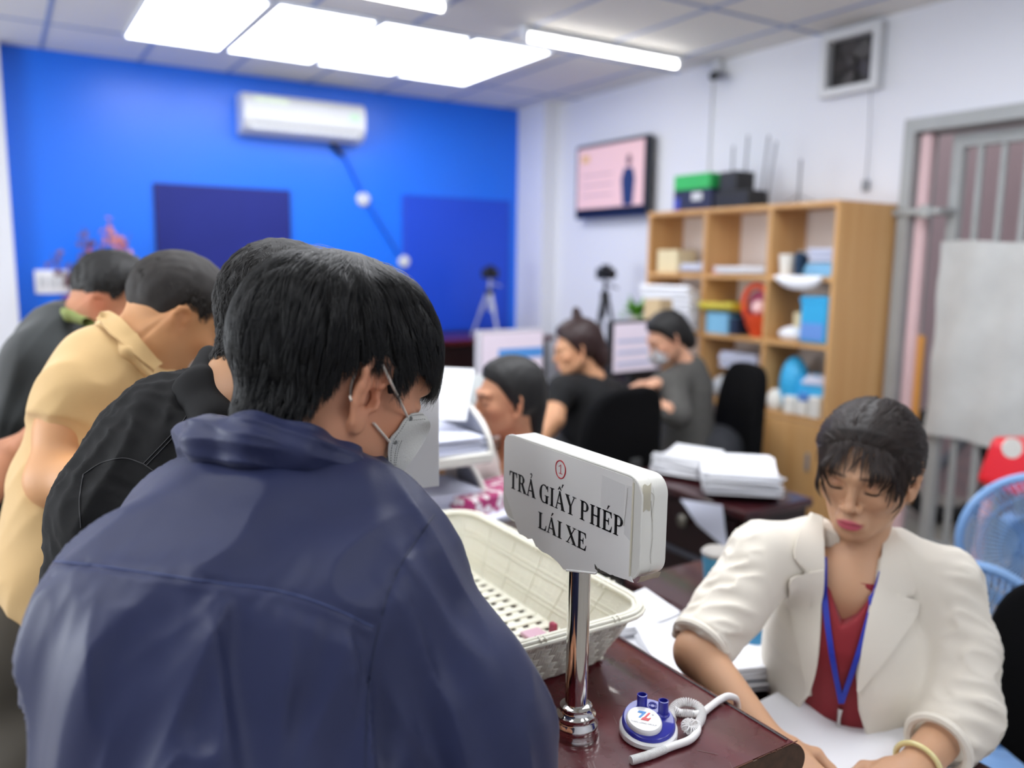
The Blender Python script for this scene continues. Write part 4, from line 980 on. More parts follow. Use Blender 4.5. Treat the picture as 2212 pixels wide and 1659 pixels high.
_aL = [_LS]+_p([(322, 1440, .80), (326, 1640, .82), (370, 1830, .92)]); _aR = [_RS]+_p([(878, 1368, .85), (985, 1480, .845), (1036, 1580, .85), (1034, 1680, .85)])+[P(1005, 1790, .83)]
_yk3 = None
def jacket_raw(p):
    d = torso1(p); d = smin(d, chain(p, _aL, [.080, .070, .068, .06], .03), .03)
    return smin(d, chain(p, _aR, [.086, .070, .068, .068, .066, .058], .03), .018)
_yk3 = [q for q in hits(jacket_raw, spline(_yoke, 14)) if np.isfinite(q[0])]; _sl3 = [q for q in hits(jacket_raw, spline(_slv, 14)) if np.isfinite(q[0])]
_ykn = np.array(_yk3); _dn = sdir(.12, 1)
def jacket(p):
    d = jacket_raw(p); near = np.abs(d) < .05
    if near.any():
        q = p[near]; e = d[near]; cp = (q-CAM)@CM.T; px = 1106+F_PX*cp[:, 0]/cp[:, 2]; py = 829.5+F_PX*cp[:, 1]/cp[:, 2]
        yk = np.interp(px, [a for a, b in _yoke], [b for a, b in _yoke]); be = (py-yk)*cp[:, 2]/F_PX   # metres below the yoke seam
        sl = np.clip((px-800)/110, 0, 1); low = 1/(1+np.exp(-(be-.012)/.008)); up = (1-low)*(1-sl); low = low*(1-sl)
        e = e-low*folds(q, sdir(-.33, 1), .085, .0095, 3, 7)*np.clip(.35+be*6, 0, 1.2)
        e = e-low*folds(q, sdir(-.45, 1), .14, .0105, 5, 6)
        e = e-low*folds(q, sdir(-.2, 1), .045, .0035, 6, 8)*np.clip(.5-be*1.5, 0, 1)
        e = e-low*np.exp(-np.clip(be, 0, 1)/.035)*folds(q, sdir(.0, 1), .030, .0032, 8, 5)
        e = e-up*folds(q, sdir(-.9, 1), .13, .0075, 12, 4)
        e = e-up*np.exp(-np.clip(-be, 0, 1)/.03)*folds(q, sdir(-.3, 1), .04, .0012, 18, 3)
        e = e-sl*folds(q, sdir(.55, 1), .08, .0075, 22, 6)
        e = e+.0065*low+.003*up
        dy = pdist(q, _yk3); ds = pdist(q, _sl3)
        e = e+.0024*np.exp(-(dy/.0024)**2)-.0012*np.exp(-((be-.006)/.004)**2)*(np.abs(be) < .03)*(px < 808)+.0022*np.exp(-(ds/.003)**2)
        d = d.copy(); d[near] = e
    # collar opening
    return smax(d, -cap(p, _nk[0], _nk[1]+[0, 0, -.005], .068, .064), .008)
lo, hi = np.array([-.14, .44, .88]), np.array([.56, 1.06, 1.47])
navy = mat('navy_nylon', '#262d50', .50, sheen=.12, spec=.4, bump=.08, bscale=320, noise=.04, nscale=30)
nt = navy.node_tree; nt.nodes['Principled BSDF'].inputs['Sheen Roughness'].default_value = .4
V, Q = poly(jacket, lo, hi, .0040); mesh_obj('jacket', V, Q, navy, M1, smooth=True)
J1 = bpy.data.objects['jacket']
# collar: a bunched roll round the neck
_c1 = _p([(838, 1075, .93), (795, 1035, .885), (742, 1003, .845), (650, 968, .815), (545, 948, .80), (452, 948, .815), (420, 945, .86), (470, 940, .93), (600, 960, .985)])
_c2 = _p([(800, 1050, .895), (735, 1020, .85), (640, 990, .82), (530, 975, .81), (450, 975, .825), (425, 985, .87), (480, 1000, .93)])
def collar(p):
    a = chain(p, _c1, [.010, .014, .0185, .0215, .022, .021, .018, .018, .016], .014); b = chain(p, _c2, [.008, .012, .016, .018, .017, .016, .014], .012)
    d = smin(a, b, .007)
    d = d-folds(p, sdir(1, .18), .030, .0030, 31, 9)-folds(p, sdir(.8, .6), .05, .0030, 33, 6, 0)
    return smax(d, -cap(p, _nk[0], _nk[1]+[0, 0, -.02], .0625, .060), .004)
lo, hi = bb(_c1, .045); V, Q = poly(collar, lo, hi, .0022); mesh_obj('collar', V, Q, navy, J1, smooth=True)
thread = mat('navy_thread', '#46527f', .7)
seam('seam', jacket, [(a, b+2) for a, b in _yoke], thread, J1, .0007, .0009, 90)
seam('seam', jacket, _slv, mat('navy_dark', '#1a2342', .6), J1, .0009, .0, 60)
# trousers, under the jacket and down to the shoes
tr = mat('charcoal_trousers', '#24262c', .8)
def legs1(p):
    d = cap(p, _pel, _pel+[0, 0, -.1], .15, .14); 
    for s in (-1, 1): d = smin(d, chain(p, [_pel+[0, s*.08, -.08], np.array([.15, .64+s*.10, .5]), np.array([.10, .64+s*.11, .1])], [.095, .07, .055], .02), .03)
    return d
V, Q = poly(legs1, _pel-[.25, .28, .93], _pel+[.2, .28, .08], .014); mesh_obj('trousers', V, Q, tr, M1, smooth=True)
for s in (-1, 1):
    def sh(p, s=s): return smax(ell(p, (.15, .64+s*.11, .03), (.14, .05, .06)), -p[:, 2]+.0, .01)
    V, Q = poly(sh, (-.02, .5+s*.11, -.01), (.32, .78+s*.11, .12), .01); mesh_obj('shoe', V, Q, mat('shoe_black', '#111111', .5), M1, smooth=True)
# hands resting on the counter under the sleeves
hR = P(1080, 1840, .98); hR[2] = 1.025
hp = lambda p: hand_f(p, (.41, .80, 1.028), (.5, .9, -.05), (0, 0, 1), 1, .35)
parts = [(V1, Q1), poly(lambda p: smin(hp(p), cap(p, (.36, .74, 1.05), (.47, .72, 1.03), .036, .026), .02), (.28, .66, .99), (.62, 1.02, 1.10), .004)]
hp2 = lambda p: hand_f(p, (.44, .99, 1.028), (1, -.2, -.05), (0, 0, 1), -1, .35)
parts.append(poly(lambda p: smin(hp2(p), cap(p, (.33, .98, 1.07), (.44, .99, 1.03), .036, .026), .02), (.27, .85, .99), (.66, 1.1, 1.12), .004))
skin_mesh(parts, M1, skin_m, '#c9906f', H1, flush=.16)
# hair
hair_black = mat('hair_black', '#040405', .36, spec=.3)
hs1 = lambda p: smin(H1.sk(p), chain(p, _nk, [.056, .058, .075], .03), .03)
ho, capf = hair_cap('hair', H1, hs1, 'm1', .010, mat('hair_base_black', '#070708', .6), M1, .003, .0012, up=.004, freq=40)
def len1(q): return np.interp(q[:, 2], [-.07, -.03, .02, .07, .12], [.030, .050, .070, .090, .10])+.004*np.clip(q[:, 0]/.08, 0, 1)
def lift1(q): return np.interp(q[:, 2], [-.07, -.03, .03, .12], [.006, .011, .014, .014])
crown1 = (-.045, -.012, .118)
r1 = scalp_roots(H1, hs1, 'm1', 21000)
def drift1(q, t):
    w_ = np.zeros_like(q); f = np.clip(q[:, 0]/.08, 0, 1); w_ += np.outer(f, H1.R[:, 0])*.25*(1-t)+np.outer(np.clip(-q[:, 0]/.1, 0, 1), -H1.R[:, 2])*.25; return w_
strands('hair_strands', H1, hs1, r1, crown1, len1, lift1, hair_black, ho, grav=.30, width=.00078, clump=.5, ncl=800, drift=drift1, wild=.13, minoff=.009, end='m1', endjit=.006, steps=12)
# mask
mk = mat('mask_grey', '#c9cac5', .85, bump=.4, bscale=500); stitch = mat('mask_stitch', '#6f716f', .8)
A = [(884, 893), (868, 906), (856, 925), (838, 945), (833, 968), (835, 1000), (846, 1037)]; B = [(906, 889), (916, 900), (926, 912), (920, 935), (905, 962), (885, 992), (852, 1036)]
def body_nose(p): q = H1.loc(p); return smin(ell(q, (.020, 0, -.030), (.068, .062, .084)), ell(q, (.070, 0, -.09), (.022, .026, .02)), .03)*H1.k
def maskf(p):
    q = H1.loc(p); return smin(body1(p), ell(q, (.072, 0, -.062), (.055, .048, .056))*H1.k, .014)
G = hitgrid(maskf, A, B, 24, 12, .0035, d0=.5)
for _ in range(7):
    H_g = G.copy(); H_g[1:-1, 1:-1] = (G[:-2, 1:-1]+G[2:, 1:-1]+G[1:-1, :-2]+G[1:-1, 2:])/4
    H_g[1:-1, -1] = (G[:-2, -1]+G[2:, -1]+2*G[1:-1, -1])/4; H_g[0, 1:-1] = (G[0, :-2]+G[0, 2:]+2*G[0, 1:-1])/4; G = H_g
mo = MB().sheet(G, .0012).build('face_mask', mk, M1, smooth=60)
A2 = [(800, 1022), (812, 1010), (826, 996), (836, 985)]; B2 = [(838, 1034), (842, 1030), (846, 1026), (848, 1020)]
MB().sheet(hitgrid(maskf, A2, B2, 10, 6, .0012, d0=.5), .0012).build('mask_underside', mk, mo, smooth=60)
# the far half of the mask
far = []
for i, u in enumerate(np.linspace(0, 1, 8)):
    row = []
    for v in np.linspace(0, 1, 8):
        q = np.array([.112-.035*v**1.6-.012*u, .052*v, -.012-.095*u+.012*v]); row.append(H1.w(q))
    far.append(row)
MB().sheet(far, .0012).build('mask_far_half', mk, mo, smooth=60)
def on_mask(i, j):
    i0, j0 = min(int(i), 22), min(int(j), 10); u, v = i-i0, j-j0; p = G[i0, j0]*(1-u)*(1-v)+G[i0+1, j0]*u*(1-v)+G[i0, j0+1]*(1-u)*v+G[i0+1, j0+1]*u*v
    n_ = np.cross(G[i0+1, j0]-G[i0, j0], G[i0, j0+1]-G[i0, j0]); n_ /= np.linalg.norm(n_); n_ = n_ if n_@(CAM-p) > 0 else -n_; return p+n_*.0010
for line in ([(t, 1.0) for t in np.linspace(1, 22, 110)], [(1.2, t) for t in np.linspace(1, 10.5, 40)], [(3.6, t) for t in np.linspace(2, 10, 34)], [(t, 2.6) for t in np.linspace(11, 21, 60)], [(t, 3.4) for t in np.linspace(11, 21, 60)]):
    for k in range(0, len(line)-3, 4): MB().tube([on_mask(*q) for q in line[k:k+3]], .00033, 4).build('stitch', stitch, mo)
for c_ in ((2.6, 1.9), (11.5, 1.6)):
    h_ = on_mask(*c_); n_ = CAM-h_; n_ /= np.linalg.norm(n_); h_ = h_-n_*.0032
    a_ = np.cross(n_, [0, 0, 1]); a_ /= np.linalg.norm(a_); MB().lathe([(.0026, 0), (.0022, .0008)], 10, at=h_+n_*.003, R=np.stack([a_, np.cross(n_, a_), n_], 1)).build('strap_weld', stitch, mo)
strap = mat('mask_strap', '#e7ddd0', .7)
def strap_tube(pts, offs):
    h_ = hits(body1, spline(pts, 24), .5); ok = np.isfinite(h_[:, 0]); h_ = h_[ok]; n_ = grad(body1, h_); n_ /= np.linalg.norm(n_, axis=1)[:, None]
    MB().tube(h_+n_*offs, .0022, 8, flat=.6).build('ear_loop', strap, mo, smooth=True)
def loop3(pts, r=.0021):
    MB().tube(spline(pts, 20), r, 8, flat=.6).build('ear_loop', strap, mo, smooth=True)
_e0 = hits(body1, [(826, 788)], .5)[0]; _m0 = hits(maskf, [(880, 900)], .5)[0]; _tc = -ray(850, 850)/np.linalg.norm(ray(850, 850))
loop3([_e0+_tc*.008, _e0*.55+_m0*.45+_tc*.016, _m0+_tc*.004])
strap_tube([(803, 913), (820, 932), (838, 952)], .0025)
strap_tube([(768, 806), (760, 825), (757, 848), (760, 866)], .001)
# ============================================================ the three men further along the counter
def legs(parent, hip, m, feet=((.0, .11), (.0, -.11)), yaw=0, top=None, shoe='shoe_black'):
    hip = np.array(hip, float); R = Rz(yaw)
    def f(p):
        d = cap(p, hip+[0, 0, .06], hip+[0, 0, -.06], .15, .145)
        for fx_, fy_ in feet: k = hip+R@np.array([.02, fy_*.9, 0]); d = smin(d, chain(p, [k+[0, 0, -.06], [k[0]+fx_*.5, k[1], hip[2]*.5], [k[0]+fx_-.02, k[1], .09]], [.095, .070, .058], .02), .03)
        return d-.003*wn(p*np.array([1, 1, .3]), 9, 5)
    V, Q = poly(f, hip-[.3, .32, hip[2]], hip+[.3, .32, .22], .012); mesh_obj('trousers', V, Q, m, parent, smooth=True)
    for i, (fx_, fy_) in enumerate(feet):
        k = hip+R@np.array([.02, fy_*.9, 0]); c = np.array([k[0]+fx_+.05, k[1], .03])
        def s(p): return smax(ell(p, c, (.14, .05, .065)), -p[:, 2], .01)
        V, Q = poly(s, c-[.17, .08, .04], c+[.17, .08, .09], .01); mesh_obj('shoe', V, Q, mat(shoe, '#111111', .5), parent, smooth=True)
# ---- black shirt
M2 = empty('person', (.20, 1.0, 0), 'person in a black button shirt with short greying hair, bent beside the navy jacket', 'person')
H2 = Head(P(622, 716, 1.16), 24, 24, 0, .97)
_n2 = _p([(600, 730, 1.17), (525, 880, 1.10), (520, 960, 1.10)])
body2 = lambda p: smin(H2.f(p), chain(p, _n2, [.062, .062, .07], .03), .03)
parts = [poly(body2, *bb([H2.c-.12, H2.c+.12, _n2[-1]], .03), .0032)]
_L2 = P(282, 1115, 1.06)
def shirt2_raw(p):
    d = chain(p, _p([(530, 960, 1.16), (400, 1000, 1.12)])+[_L2], [.098, .108, .088], .05)
    d = smin(d, chain(p, _p([(520, 1080, 1.16), (440, 1400, 1.12), (430, 1800, 1.14)]), [.15, .155, .16], .05), .08)
    d = smin(d, chain(p, [_L2]+_p([(240, 1260, 1.05), (270, 1500, 1.06)]), [.086, .068, .064], .03), .03)
    d = smin(d, chain(p, _p([(640, 1000, 1.22), (800, 1150, 1.25), (880, 1300, 1.2)]), [.09, .07, .06], .03), .04)
    return d
def shirt2(p):
    d = shirt2_raw(p); near = np.abs(d) < .04
    if near.any():
        q = p[near]; e = d[near]-folds(q, sdir(-.3, 1), .07, .0032, 41, 4)-folds(q, sdir(1, .45), .05, .0028, 43, 4); d = d.copy(); d[near] = e
    return smax(d, -cap(p, _n2[0], _n2[2], .066, .068), .008)
blk = mat('shirt_black', '#0c0c0d', .8, bump=.12, bscale=700, spec=.25)
V, Q = poly(shirt2, (-.13, .72, .86), (.62, 1.42, 1.53), .005); s2o = mesh_obj('shirt', V, Q, blk, M2, smooth=True)
def col2(p): 
    d = chain(p, _p([(452, 765, 1.15), (440, 830, 1.06), (470, 900, 1.02), (530, 935, 1.02), (600, 950, 1.06)]), [.012, .016, .018, .017, .014], .02)
    k = chain(p, _p([(448, 770, 1.14), (425, 850, 1.06), (450, 915, 1.01)]), [.010, .026, .020], .02); return smax(smin(d, k, .012), -cap(p, _n2[0], _n2[2], .060, .063), .004)
V, Q = poly(col2, *bb(_p([(452, 765, 1.15), (425, 850, 1.06), (600, 950, 1.06)]), .06), .0035); mesh_obj('collar', V, Q, blk, s2o, smooth=True)
th2 = mat('black_thread', '#2a2a2b', .7)
for s_ in ([(412, 880), (395, 910), (360, 950), (310, 1002)], [(418, 884), (401, 914), (366, 954), (316, 1006)], [(310, 1002), (270, 990), (220, 1000), (180, 1025)], [(310, 1002), (335, 1020), (345, 1030)]): seam('seam', shirt2, s_, th2, s2o, .0008, .0002, 40)
seam('seam', shirt2, [(180, 1025), (172, 1080), (175, 1140)], th2, s2o, .0008, .0002, 30)
skin_mesh(parts, M2, skin_m, '#c0906a', H2)
hair_grey = mat('hair_dark_grey', '#1c1a19', .5, spec=.3)
hs2 = lambda p: smin(H2.sk(p), chain(p, _n2, [.054, .058, .066], .03), .03)
ho2, cf2 = hair_cap('hair', H2, hs2, 'm2', .007, mat('hair_base_dark', '#131211', .7), M2, .0035, .0015, up=.003, seed=5)
r2 = scalp_roots(H2, hs2, 'm2', 10000, 6)
strands('hair_strands', H2, hs2, r2, (-.06, .0, .105), lambda q: .020+.012*np.clip(q[:, 2]/.1, 0, 1), lambda q: .006+0*q[:, 0], hair_grey, ho2, grav=.3, width=.0011, clump=.35, ncl=900, wild=.35, seed=8, steps=5, minoff=.005)
legs(M2, (.14, 1.05, .92), mat('charcoal_trousers', '#24262c', .8))
# ---- gold polo shirt
M3 = empty('person', (.10, 1.45, 0), 'person in a yellow polo shirt with a white mask pulled low, leaning forward', 'person')
H3 = Head(P(388, 682, 1.50), -8, 32, 2, .88)
_n3 = _p([(375, 680, 1.50), (318, 748, 1.47), (290, 820, 1.47)])
body3 = lambda p: smin(H3.f(p), chain(p, _n3, [.062, .060, .07], .03), .03)
parts = [poly(body3, *bb([H3.c-.12, H3.c+.12, _n3[-1]], .03), .0035)]
_L3 = P(182, 862, 1.40); elb = P(122, 1035, 1.34); wr = P(330, 975, 1.26)
def arm3(p): return chain(p, [_L3, P(150, 930, 1.38), elb, P(225, 1045, 1.29), wr], [.055, .050, .044, .042, .030], .02)
parts.append(poly(arm3, *bb([_L3, elb, wr], .08), .006))
# raised far hand near the chin
hw3 = P(345, 845, 1.62)
def far3(p): return smin(chain(p, [P(300, 960, 1.70), P(352, 830, 1.62), P(392, 778, 1.58)], [.045, .036, .030], .02), hand_f(p, P(385, 790, 1.58), P(440, 735, 1.56)-P(385, 790, 1.58), sdir(-.7, -.7), -1, .9, .95), .012)
parts.append(poly(far3, *bb([P(300, 960, 1.70), P(440, 720, 1.56)], .09), .0045))
def polo_raw(p):
    d = chain(p, _p([(300, 790, 1.50), (232, 815, 1.44)])+[_L3], [.068, .078, .072], .05)
    d = smin(d, chain(p, _p([(275, 900, 1.50), (215, 1060, 1.47), (172, 1240, 1.47)]), [.120, .130, .14], .05), .07)
    sl = chain(p, [_L3, P(155, 940, 1.38)], [.072, .070], .02); ax = P(150, 940, 1.38)-_L3; ax /= np.linalg.norm(ax); sl = smax(sl, (p-P(152, 915, 1.38))@ax, .006)
    d = smin(d, sl, .02)
    return smin(d, chain(p, _p([(340, 800, 1.56), (400, 900, 1.62)]), [.08, .07], .03), .04)
def polo(p):
    d = polo_raw(p); d = d-folds(p, sdir(.75, -.65), .09, .005, 51, 4)-folds(p, sdir(.1, 1), .11, .003, 52, 4, 0)
    d = smax(d, -(p[:, 2]-P(30, 1318, 1.45)[2]), .004)
    return smax(d, -cap(p, _n3[0], _n3[2], .062, .068), .006)
gold = mat('polo_gold', '#d0ad76', .8, bump=.2, bscale=500, sheen=.2)
V, Q = poly(polo, *bb([P(60, 1320, 1.45), P(180, 750, 1.45), P(420, 900, 1.62), P(100, 1320, 1.45)], .19), .006); p3 = mesh_obj('polo_shirt', V, Q, gold, M3, smooth=True)
_c3f = lambda p: smin(polo(p), body3(p)-.004, .02)
MB().sheet(hitgrid(_c3f, [(222, 684), (255, 686), (288, 716), (314, 748), (342, 784)], [(212, 700), (234, 726), (258, 745), (288, 772), (330, 802)], 18, 6, .009, d0=.9), .005).build('collar', gold, p3, smooth=60)
def col3(p):
    d = chain(p, _p([(285, 745, 1.57), (222, 704, 1.50), (228, 712, 1.42), (275, 760, 1.38), (335, 822, 1.40)]), [.008, .010, .011, .010, .007], .015); return smax(d, -cap(p, _n3[0], _n3[2], .058, .062), .004)
V, Q = poly(col3, *bb(_p([(222, 700, 1.50), (340, 825, 1.40), (285, 745, 1.57)]), .045), .004); mesh_obj('collar', V, Q, gold, p3, smooth=True)
skin_mesh(parts, M3, skin_far, '#cc9564', H3)
ho3, _ = hair_cap('hair', H3, H3.sk, 'short', .007, mat('hair_brown_black', '#1f1a17', .7, noise=.3, nscale=90), M3, .004, .0015, up=.003, seed=9, freq=45)
strands('hair_strands', H3, H3.sk, scalp_roots(H3, H3.sk, 'short', 5000, 7), (-.06, .0, .10), lambda q: .014+.010*np.clip(q[:, 2]/.1, 0, 1), lambda q: .007*np.clip(.3+q[:, 2]/.08, 0, 1), mat('hair_brown', '#241d19', .6), ho3, grav=.3, width=.0014, clump=.3, ncl=600, wild=.4, seed=9, steps=4, minoff=.002)
def mk3(p): q = H3.loc(p); return np.abs(ell(q, (.068, 0, -.075), (.048, .046, .040))*H3.k-.004)-.0012
def mk3b(p): q = H3.loc(p); return smax(mk3(p), -(q[:, 0]-.055), .003)
V, Q = poly(mk3b, H3.c-.16, H3.c+.16, .003); mesh_obj('face_mask', V, Q, mat('mask_white', '#dadcdf', .8), M3, smooth=True)
legs(M3, P(60, 1480, 1.46), mat('olive_trousers', '#4d483f', .85))
# ---- grey jacket with the green collar
M4 = empty('person', (.02, 2.0, 0), 'person in a dark grey jacket with an olive striped collar and closely cropped sides', 'person')
H4 = Head(P(252, 655, 2.0), -38, 15, 0, .93)
_n4 = _p([(232, 650, 2.0), (196, 700, 1.98), (185, 760, 1.98)])
body4 = lambda p: smin(H4.f(p), chain(p, _n4, [.066, .064, .075], .03), .03)
parts = [poly(body4, *bb([H4.c-.12, H4.c+.12, _n4[-1]], .03), .005)]
def jk4(p):
    d = chain(p, _p([(210, 730, 2.05), (150, 745, 1.98), (105, 800, 1.92)]), [.075, .09, .090], .05)
    d = smin(d, chain(p, _p([(170, 820, 2.0), (120, 1000, 2.0), (80, 1200, 2.0)]), [.14, .15, .15], .05), .07)
    d = smin(d, chain(p, _p([(105, 800, 1.92), (75, 910, 1.90), (110, 1010, 1.92)]), [.09, .075, .065], .03), .03)
    d = d-folds(p, sdir(-.4, 1), .12, .006, 61, 4); return smax(d, -cap(p, _n4[0], _n4[2], .066, .074), .006)
gj = mat('jacket_grey', '#23292a', .7, sheen=.2); V, Q = poly(jk4, *bb(_p([(60, 1250, 2.0), (220, 650, 2.0), (60, 700, 2.0)]), .2), .009); j4 = mesh_obj('jacket', V, Q, gj, M4, smooth=True)
def cl4(p): return smax(chain(p, _p([(262, 692, 2.08), (170, 660, 2.05), (124, 664, 1.97), (150, 682, 1.88), (216, 706, 1.86)]), [.009, .011, .012, .012, .010], .01), -cap(p, _n4[0], _n4[2], .060, .066), .004)
V, Q = poly(cl4, *bb(_p([(122, 668, 1.97), (255, 705, 2.06), (205, 706, 1.9)]), .03), .005); mesh_obj('collar', V, Q, mat('collar_olive', '#7f8a4c', .7), j4, smooth=True)
skin_mesh(parts, M4, skin_far, '#bf8462', H4, flush=.3)
ho4, _ = hair_cap('hair', H4, H4.sk, 'short', .006, mat('hair_black_far', '#0d0c0c', .6), M4, .005, .002, up=.012, seed=15, freq=40)
strands('hair_strands', H4, H4.sk, scalp_roots(H4, H4.sk, 'short', 3500, 8, .012), (-.06, .0, .10), lambda q: .016+.012*np.clip(q[:, 2]/.1, 0, 1), lambda q: .016*np.clip(q[:, 2]/.08, 0, 1), mat('hair_black_far', '#0d0c0c', .6), ho4, grav=.1, width=.0018, clump=.3, ncl=500, wild=.4, seed=10, steps=4, minoff=.002)
legs(M4, P(60, 1260, 2.02), mat('charcoal_trousers', '#24262c', .8))
bpk = lump('backpack', tuple(P(28, 870, 2.12)-[0, 0, .0]), (.06, .07), .11, mat('bag_black', '#0c0d0e', .7), 'black bag slung on the back of the person in the dark grey jacket', 'bag', 71, .15)
# ---- a person cut by the frame, forearm reaching in
M5 = empty('person', (-.42, 1.35, 0), 'person in black mostly out of view, one bare forearm reaching past the yellow polo shirt', 'person')
e5, w5 = P(-60, 1060, 1.62), P(10, 985, 1.66)
def arm5(p): return smin(chain(p, [P(-120, 1020, 1.60), e5, w5], [.055, .050, .034], .02), hand_f(p, w5, P(60, 940, 1.7)-w5, sdir(-.5, -.85), 1, .8), .012)
H5 = Head(P(-300, 660, 1.66), 10, 24, 0, 1.0); n5 = [H5.c+[0, 0, -.04], P(-335, 780, 1.66)]
parts = [poly(arm5, *bb([P(-120, 1020, 1.60), e5, w5, P(70, 930, 1.7)], .07), .0045), poly(lambda p: smin(H5.f(p), chain(p, n5, [.06, .066], .02), .03), *bb([H5.c-.13, H5.c+.13, n5[1]], .02), .006)]
skin_mesh(parts, M5, skin_far, '#c88f70', H5)
def sh5(p):
    d = chain(p, _p([(-315, 820, 1.66), (-300, 1000, 1.66), (-260, 1250, 1.68)]), [.09, .14, .14], .05); d = smin(d, chain(p, _p([(-230, 880, 1.60), (-160, 1010, 1.60)]), [.09, .075], .03), .04); return smin(d, chain(p, _p([(-160, 1120, 1.66), (-30, 1180, 1.72), (10, 1260, 1.74)]), [.13, .10, .08], .04), .05)
V, Q = poly(sh5, *bb(_p([(-215, 800, 1.66), (-210, 1250, 1.68), (10, 1260, 1.74)]), .2), .01); mesh_obj('shirt', V, Q, mat('shirt_black', '#1d1d1f', .75), M5, smooth=True)
hair_cap('hair', H5, lambda p: H5.f(p), 'short', .010, mat('hair_black_far', '#0d0c0c', .6), M5, .006, .003, up=.006, seed=19)
legs(M5, P(-200, 1330, 1.68), mat('charcoal_trousers', '#24262c', .8))
# ---- blossom ornament before the blue wall
fl = empty('blossom_ornament', (.62, 6.2, 0), 'spray of orange and pink paper blossom on brown twigs before the blue wall', 'ornament')
twig = mat('twig_brown', '#6d4a45', .7); bo = mat('blossom_orange', '#f0a070', .6); bpk_ = mat('blossom_pink', '#e85a72', .6); bbr = mat('blossom_brown', '#8b5e5a', .6)
MB().lathe([(.09, 0), (.13, .5), (.11, .9), (.07, 1.05), (.08, 1.10)], 24, at=(.62, 6.22, 0)).build('vase', mat('vase_pink', '#c0425e', .4), fl, smooth=40)
g = np.random.default_rng(12)
def sprig(base, tips, m_, nb, sz):
    nb = int(nb*2); sz *= 1.5
    for tpt in tips:
        base_ = np.array(base); tp = np.array(tpt); mid = (base_+tp)/2+g.normal(size=3)*.03; c = spline([base_, mid, tp], 12); MB().tube(c, np.linspace(.007, .003, 12), 6).build('twig', twig, fl)
        m = MB()
        for i in range(nb):
            t = g.uniform(.45, 1); q = c[int(t*11)]+g.normal(size=3)*.028
            for a in range(5):
                u = g.normal(size=3); u /= np.linalg.norm(u); v = np.cross(u, [0, 0, 1]); v /= np.linalg.norm(v)+1e-9; m.sheet([[q+u*sz*s+v*sz*.45*r_*math.sin(PI*min(1, s+.1)) for r_ in (-1, 1)] for s in (0, .5, 1)], .001)
        m.build('blossom_cluster', m_, fl)
B_ = (.62, 6.2, 1.1)
F6 = lambda x, y: tuple(PY(x, y, 6.2))
sprig(B_, [F6(238, 470), F6(262, 500), F6(225, 520), F6(280, 505)], bo, 16, .022)
sprig(B_, [F6(180, 490), F6(195, 545), F6(110, 550), F6(140, 575), F6(150, 600)], bbr, 14, .018)
sprig(B_, [F6(285, 540), F6(215, 525), F6(262, 545)], bpk_, 14, .022)
sprig(B_, [F6(140, 650), F6(120, 670), F6(150, 640)], bpk_, 14, .022)
# ============================================================ the woman in the cream blazer
W1 = empty('person', (1.38, .88, 0), 'person in a cream blazer and blue lanyard, eyes lowered to the papers', 'person')
HW = Head(P(1873, 1008, 1.46), 201, 14, -3, .99, 1)
_nw = [HW.w((-.02, 0, -.05)), P(1852, 1195, 1.50), P(1845, 1275, 1.50)]
RSh, LSh = P(1655, 1205, 1.50), P(2030, 1262, 1.47)
chest = P(1835, 1420, 1.54); belly = P(1815, 1640, 1.60)
_REl, _RWr = P(1508, 1410, 1.40), P(1665, 1610, 1.26)
_LEl, _LWr = P(2068, 1556, 1.37), P(1968, 1668, 1.27)
hsW = lambda p: H_(p)
def H_(p): q = HW.loc(p); return smin(ell(q, (-.014, 0, .022), (.096, .073, .076)), ell(q, (.018, 0, -.030), (.072, .066, .080)), .03)*HW.k
def wbody(p):
    d = HW.f(p); d = smin(d, chain(p, _nw, [.050, .047, .060], .02), .022)
    d = smin(d, chain(p, [RSh, P(1750, 1225, 1.51), _nw[2], P(1940, 1250, 1.50), LSh], [.046, .044, .052, .042, .046], .03), .03)
    return smin(d, chain(p, [_nw[2], chest, belly], [.068, .102, .10], .03), .04)
parts = [poly(wbody, *bb([HW.c-.13, HW.c+.13, RSh, LSh, P(1835, 1380, 1.5)], .03), .0028)]
def ra(p): return smin(chain(p, [P(1560, 1330, 1.45), _REl, _RWr], [.038, .038, .026], .02), hand_f(p, _RWr, np.array([-.05, -1, -.25]), (-.3, -.2, 1), 1, .5, .92), .012)
def la(p): return smin(chain(p, [P(2080, 1440, 1.42), _LEl, _LWr], [.034, .037, .026], .02), hand_f(p, _LWr, P(1860, 1730, 1.22)-_LWr, (-.1, -.1, 1), -1, .45, .92), .012)
parts += [poly(ra, *bb([P(1560, 1330, 1.45), _RWr+[.02, 0, 0], _RWr+[-.06, -.19, -.08]], .05), .004), poly(la, *bb([P(2080, 1440, 1.42), _LWr, P(1860, 1730, 1.2)], .06), .004)]
def top_raw(p):
    d = chain(p, [_nw[2], P(1830, 1360, 1.51), chest, belly, belly+[0, 0, -.15]], [.075, .110, .126, .122, .14], .04)
    return smin(d, chain(p, [P(1730, 1240, 1.52), P(1945, 1265, 1.50)], [.046, .046], .03), .03)
def inpoly(px, py, poly_):
    out = np.zeros(len(px), bool); n = len(poly_)
    for i in range(n):
        x0, y0 = poly_[i]; x1, y1 = poly_[(i+1) % n]; c = ((y0 > py) != (y1 > py)) & (px < (x1-x0)*(py-y0)/((y1-y0)+1e-12)+x0); out ^= c
    return out
_o = P(1840, 1300, 1.42); _wn = -ray(1840, 1300); _wn[2] = 0; _wn /= np.linalg.norm(_wn); _wu = np.array([-_wn[1], _wn[0], 0]); 
def bodyplane(p): 
    q = p-_o; return q@_wu, q[:, 2], q@_wn
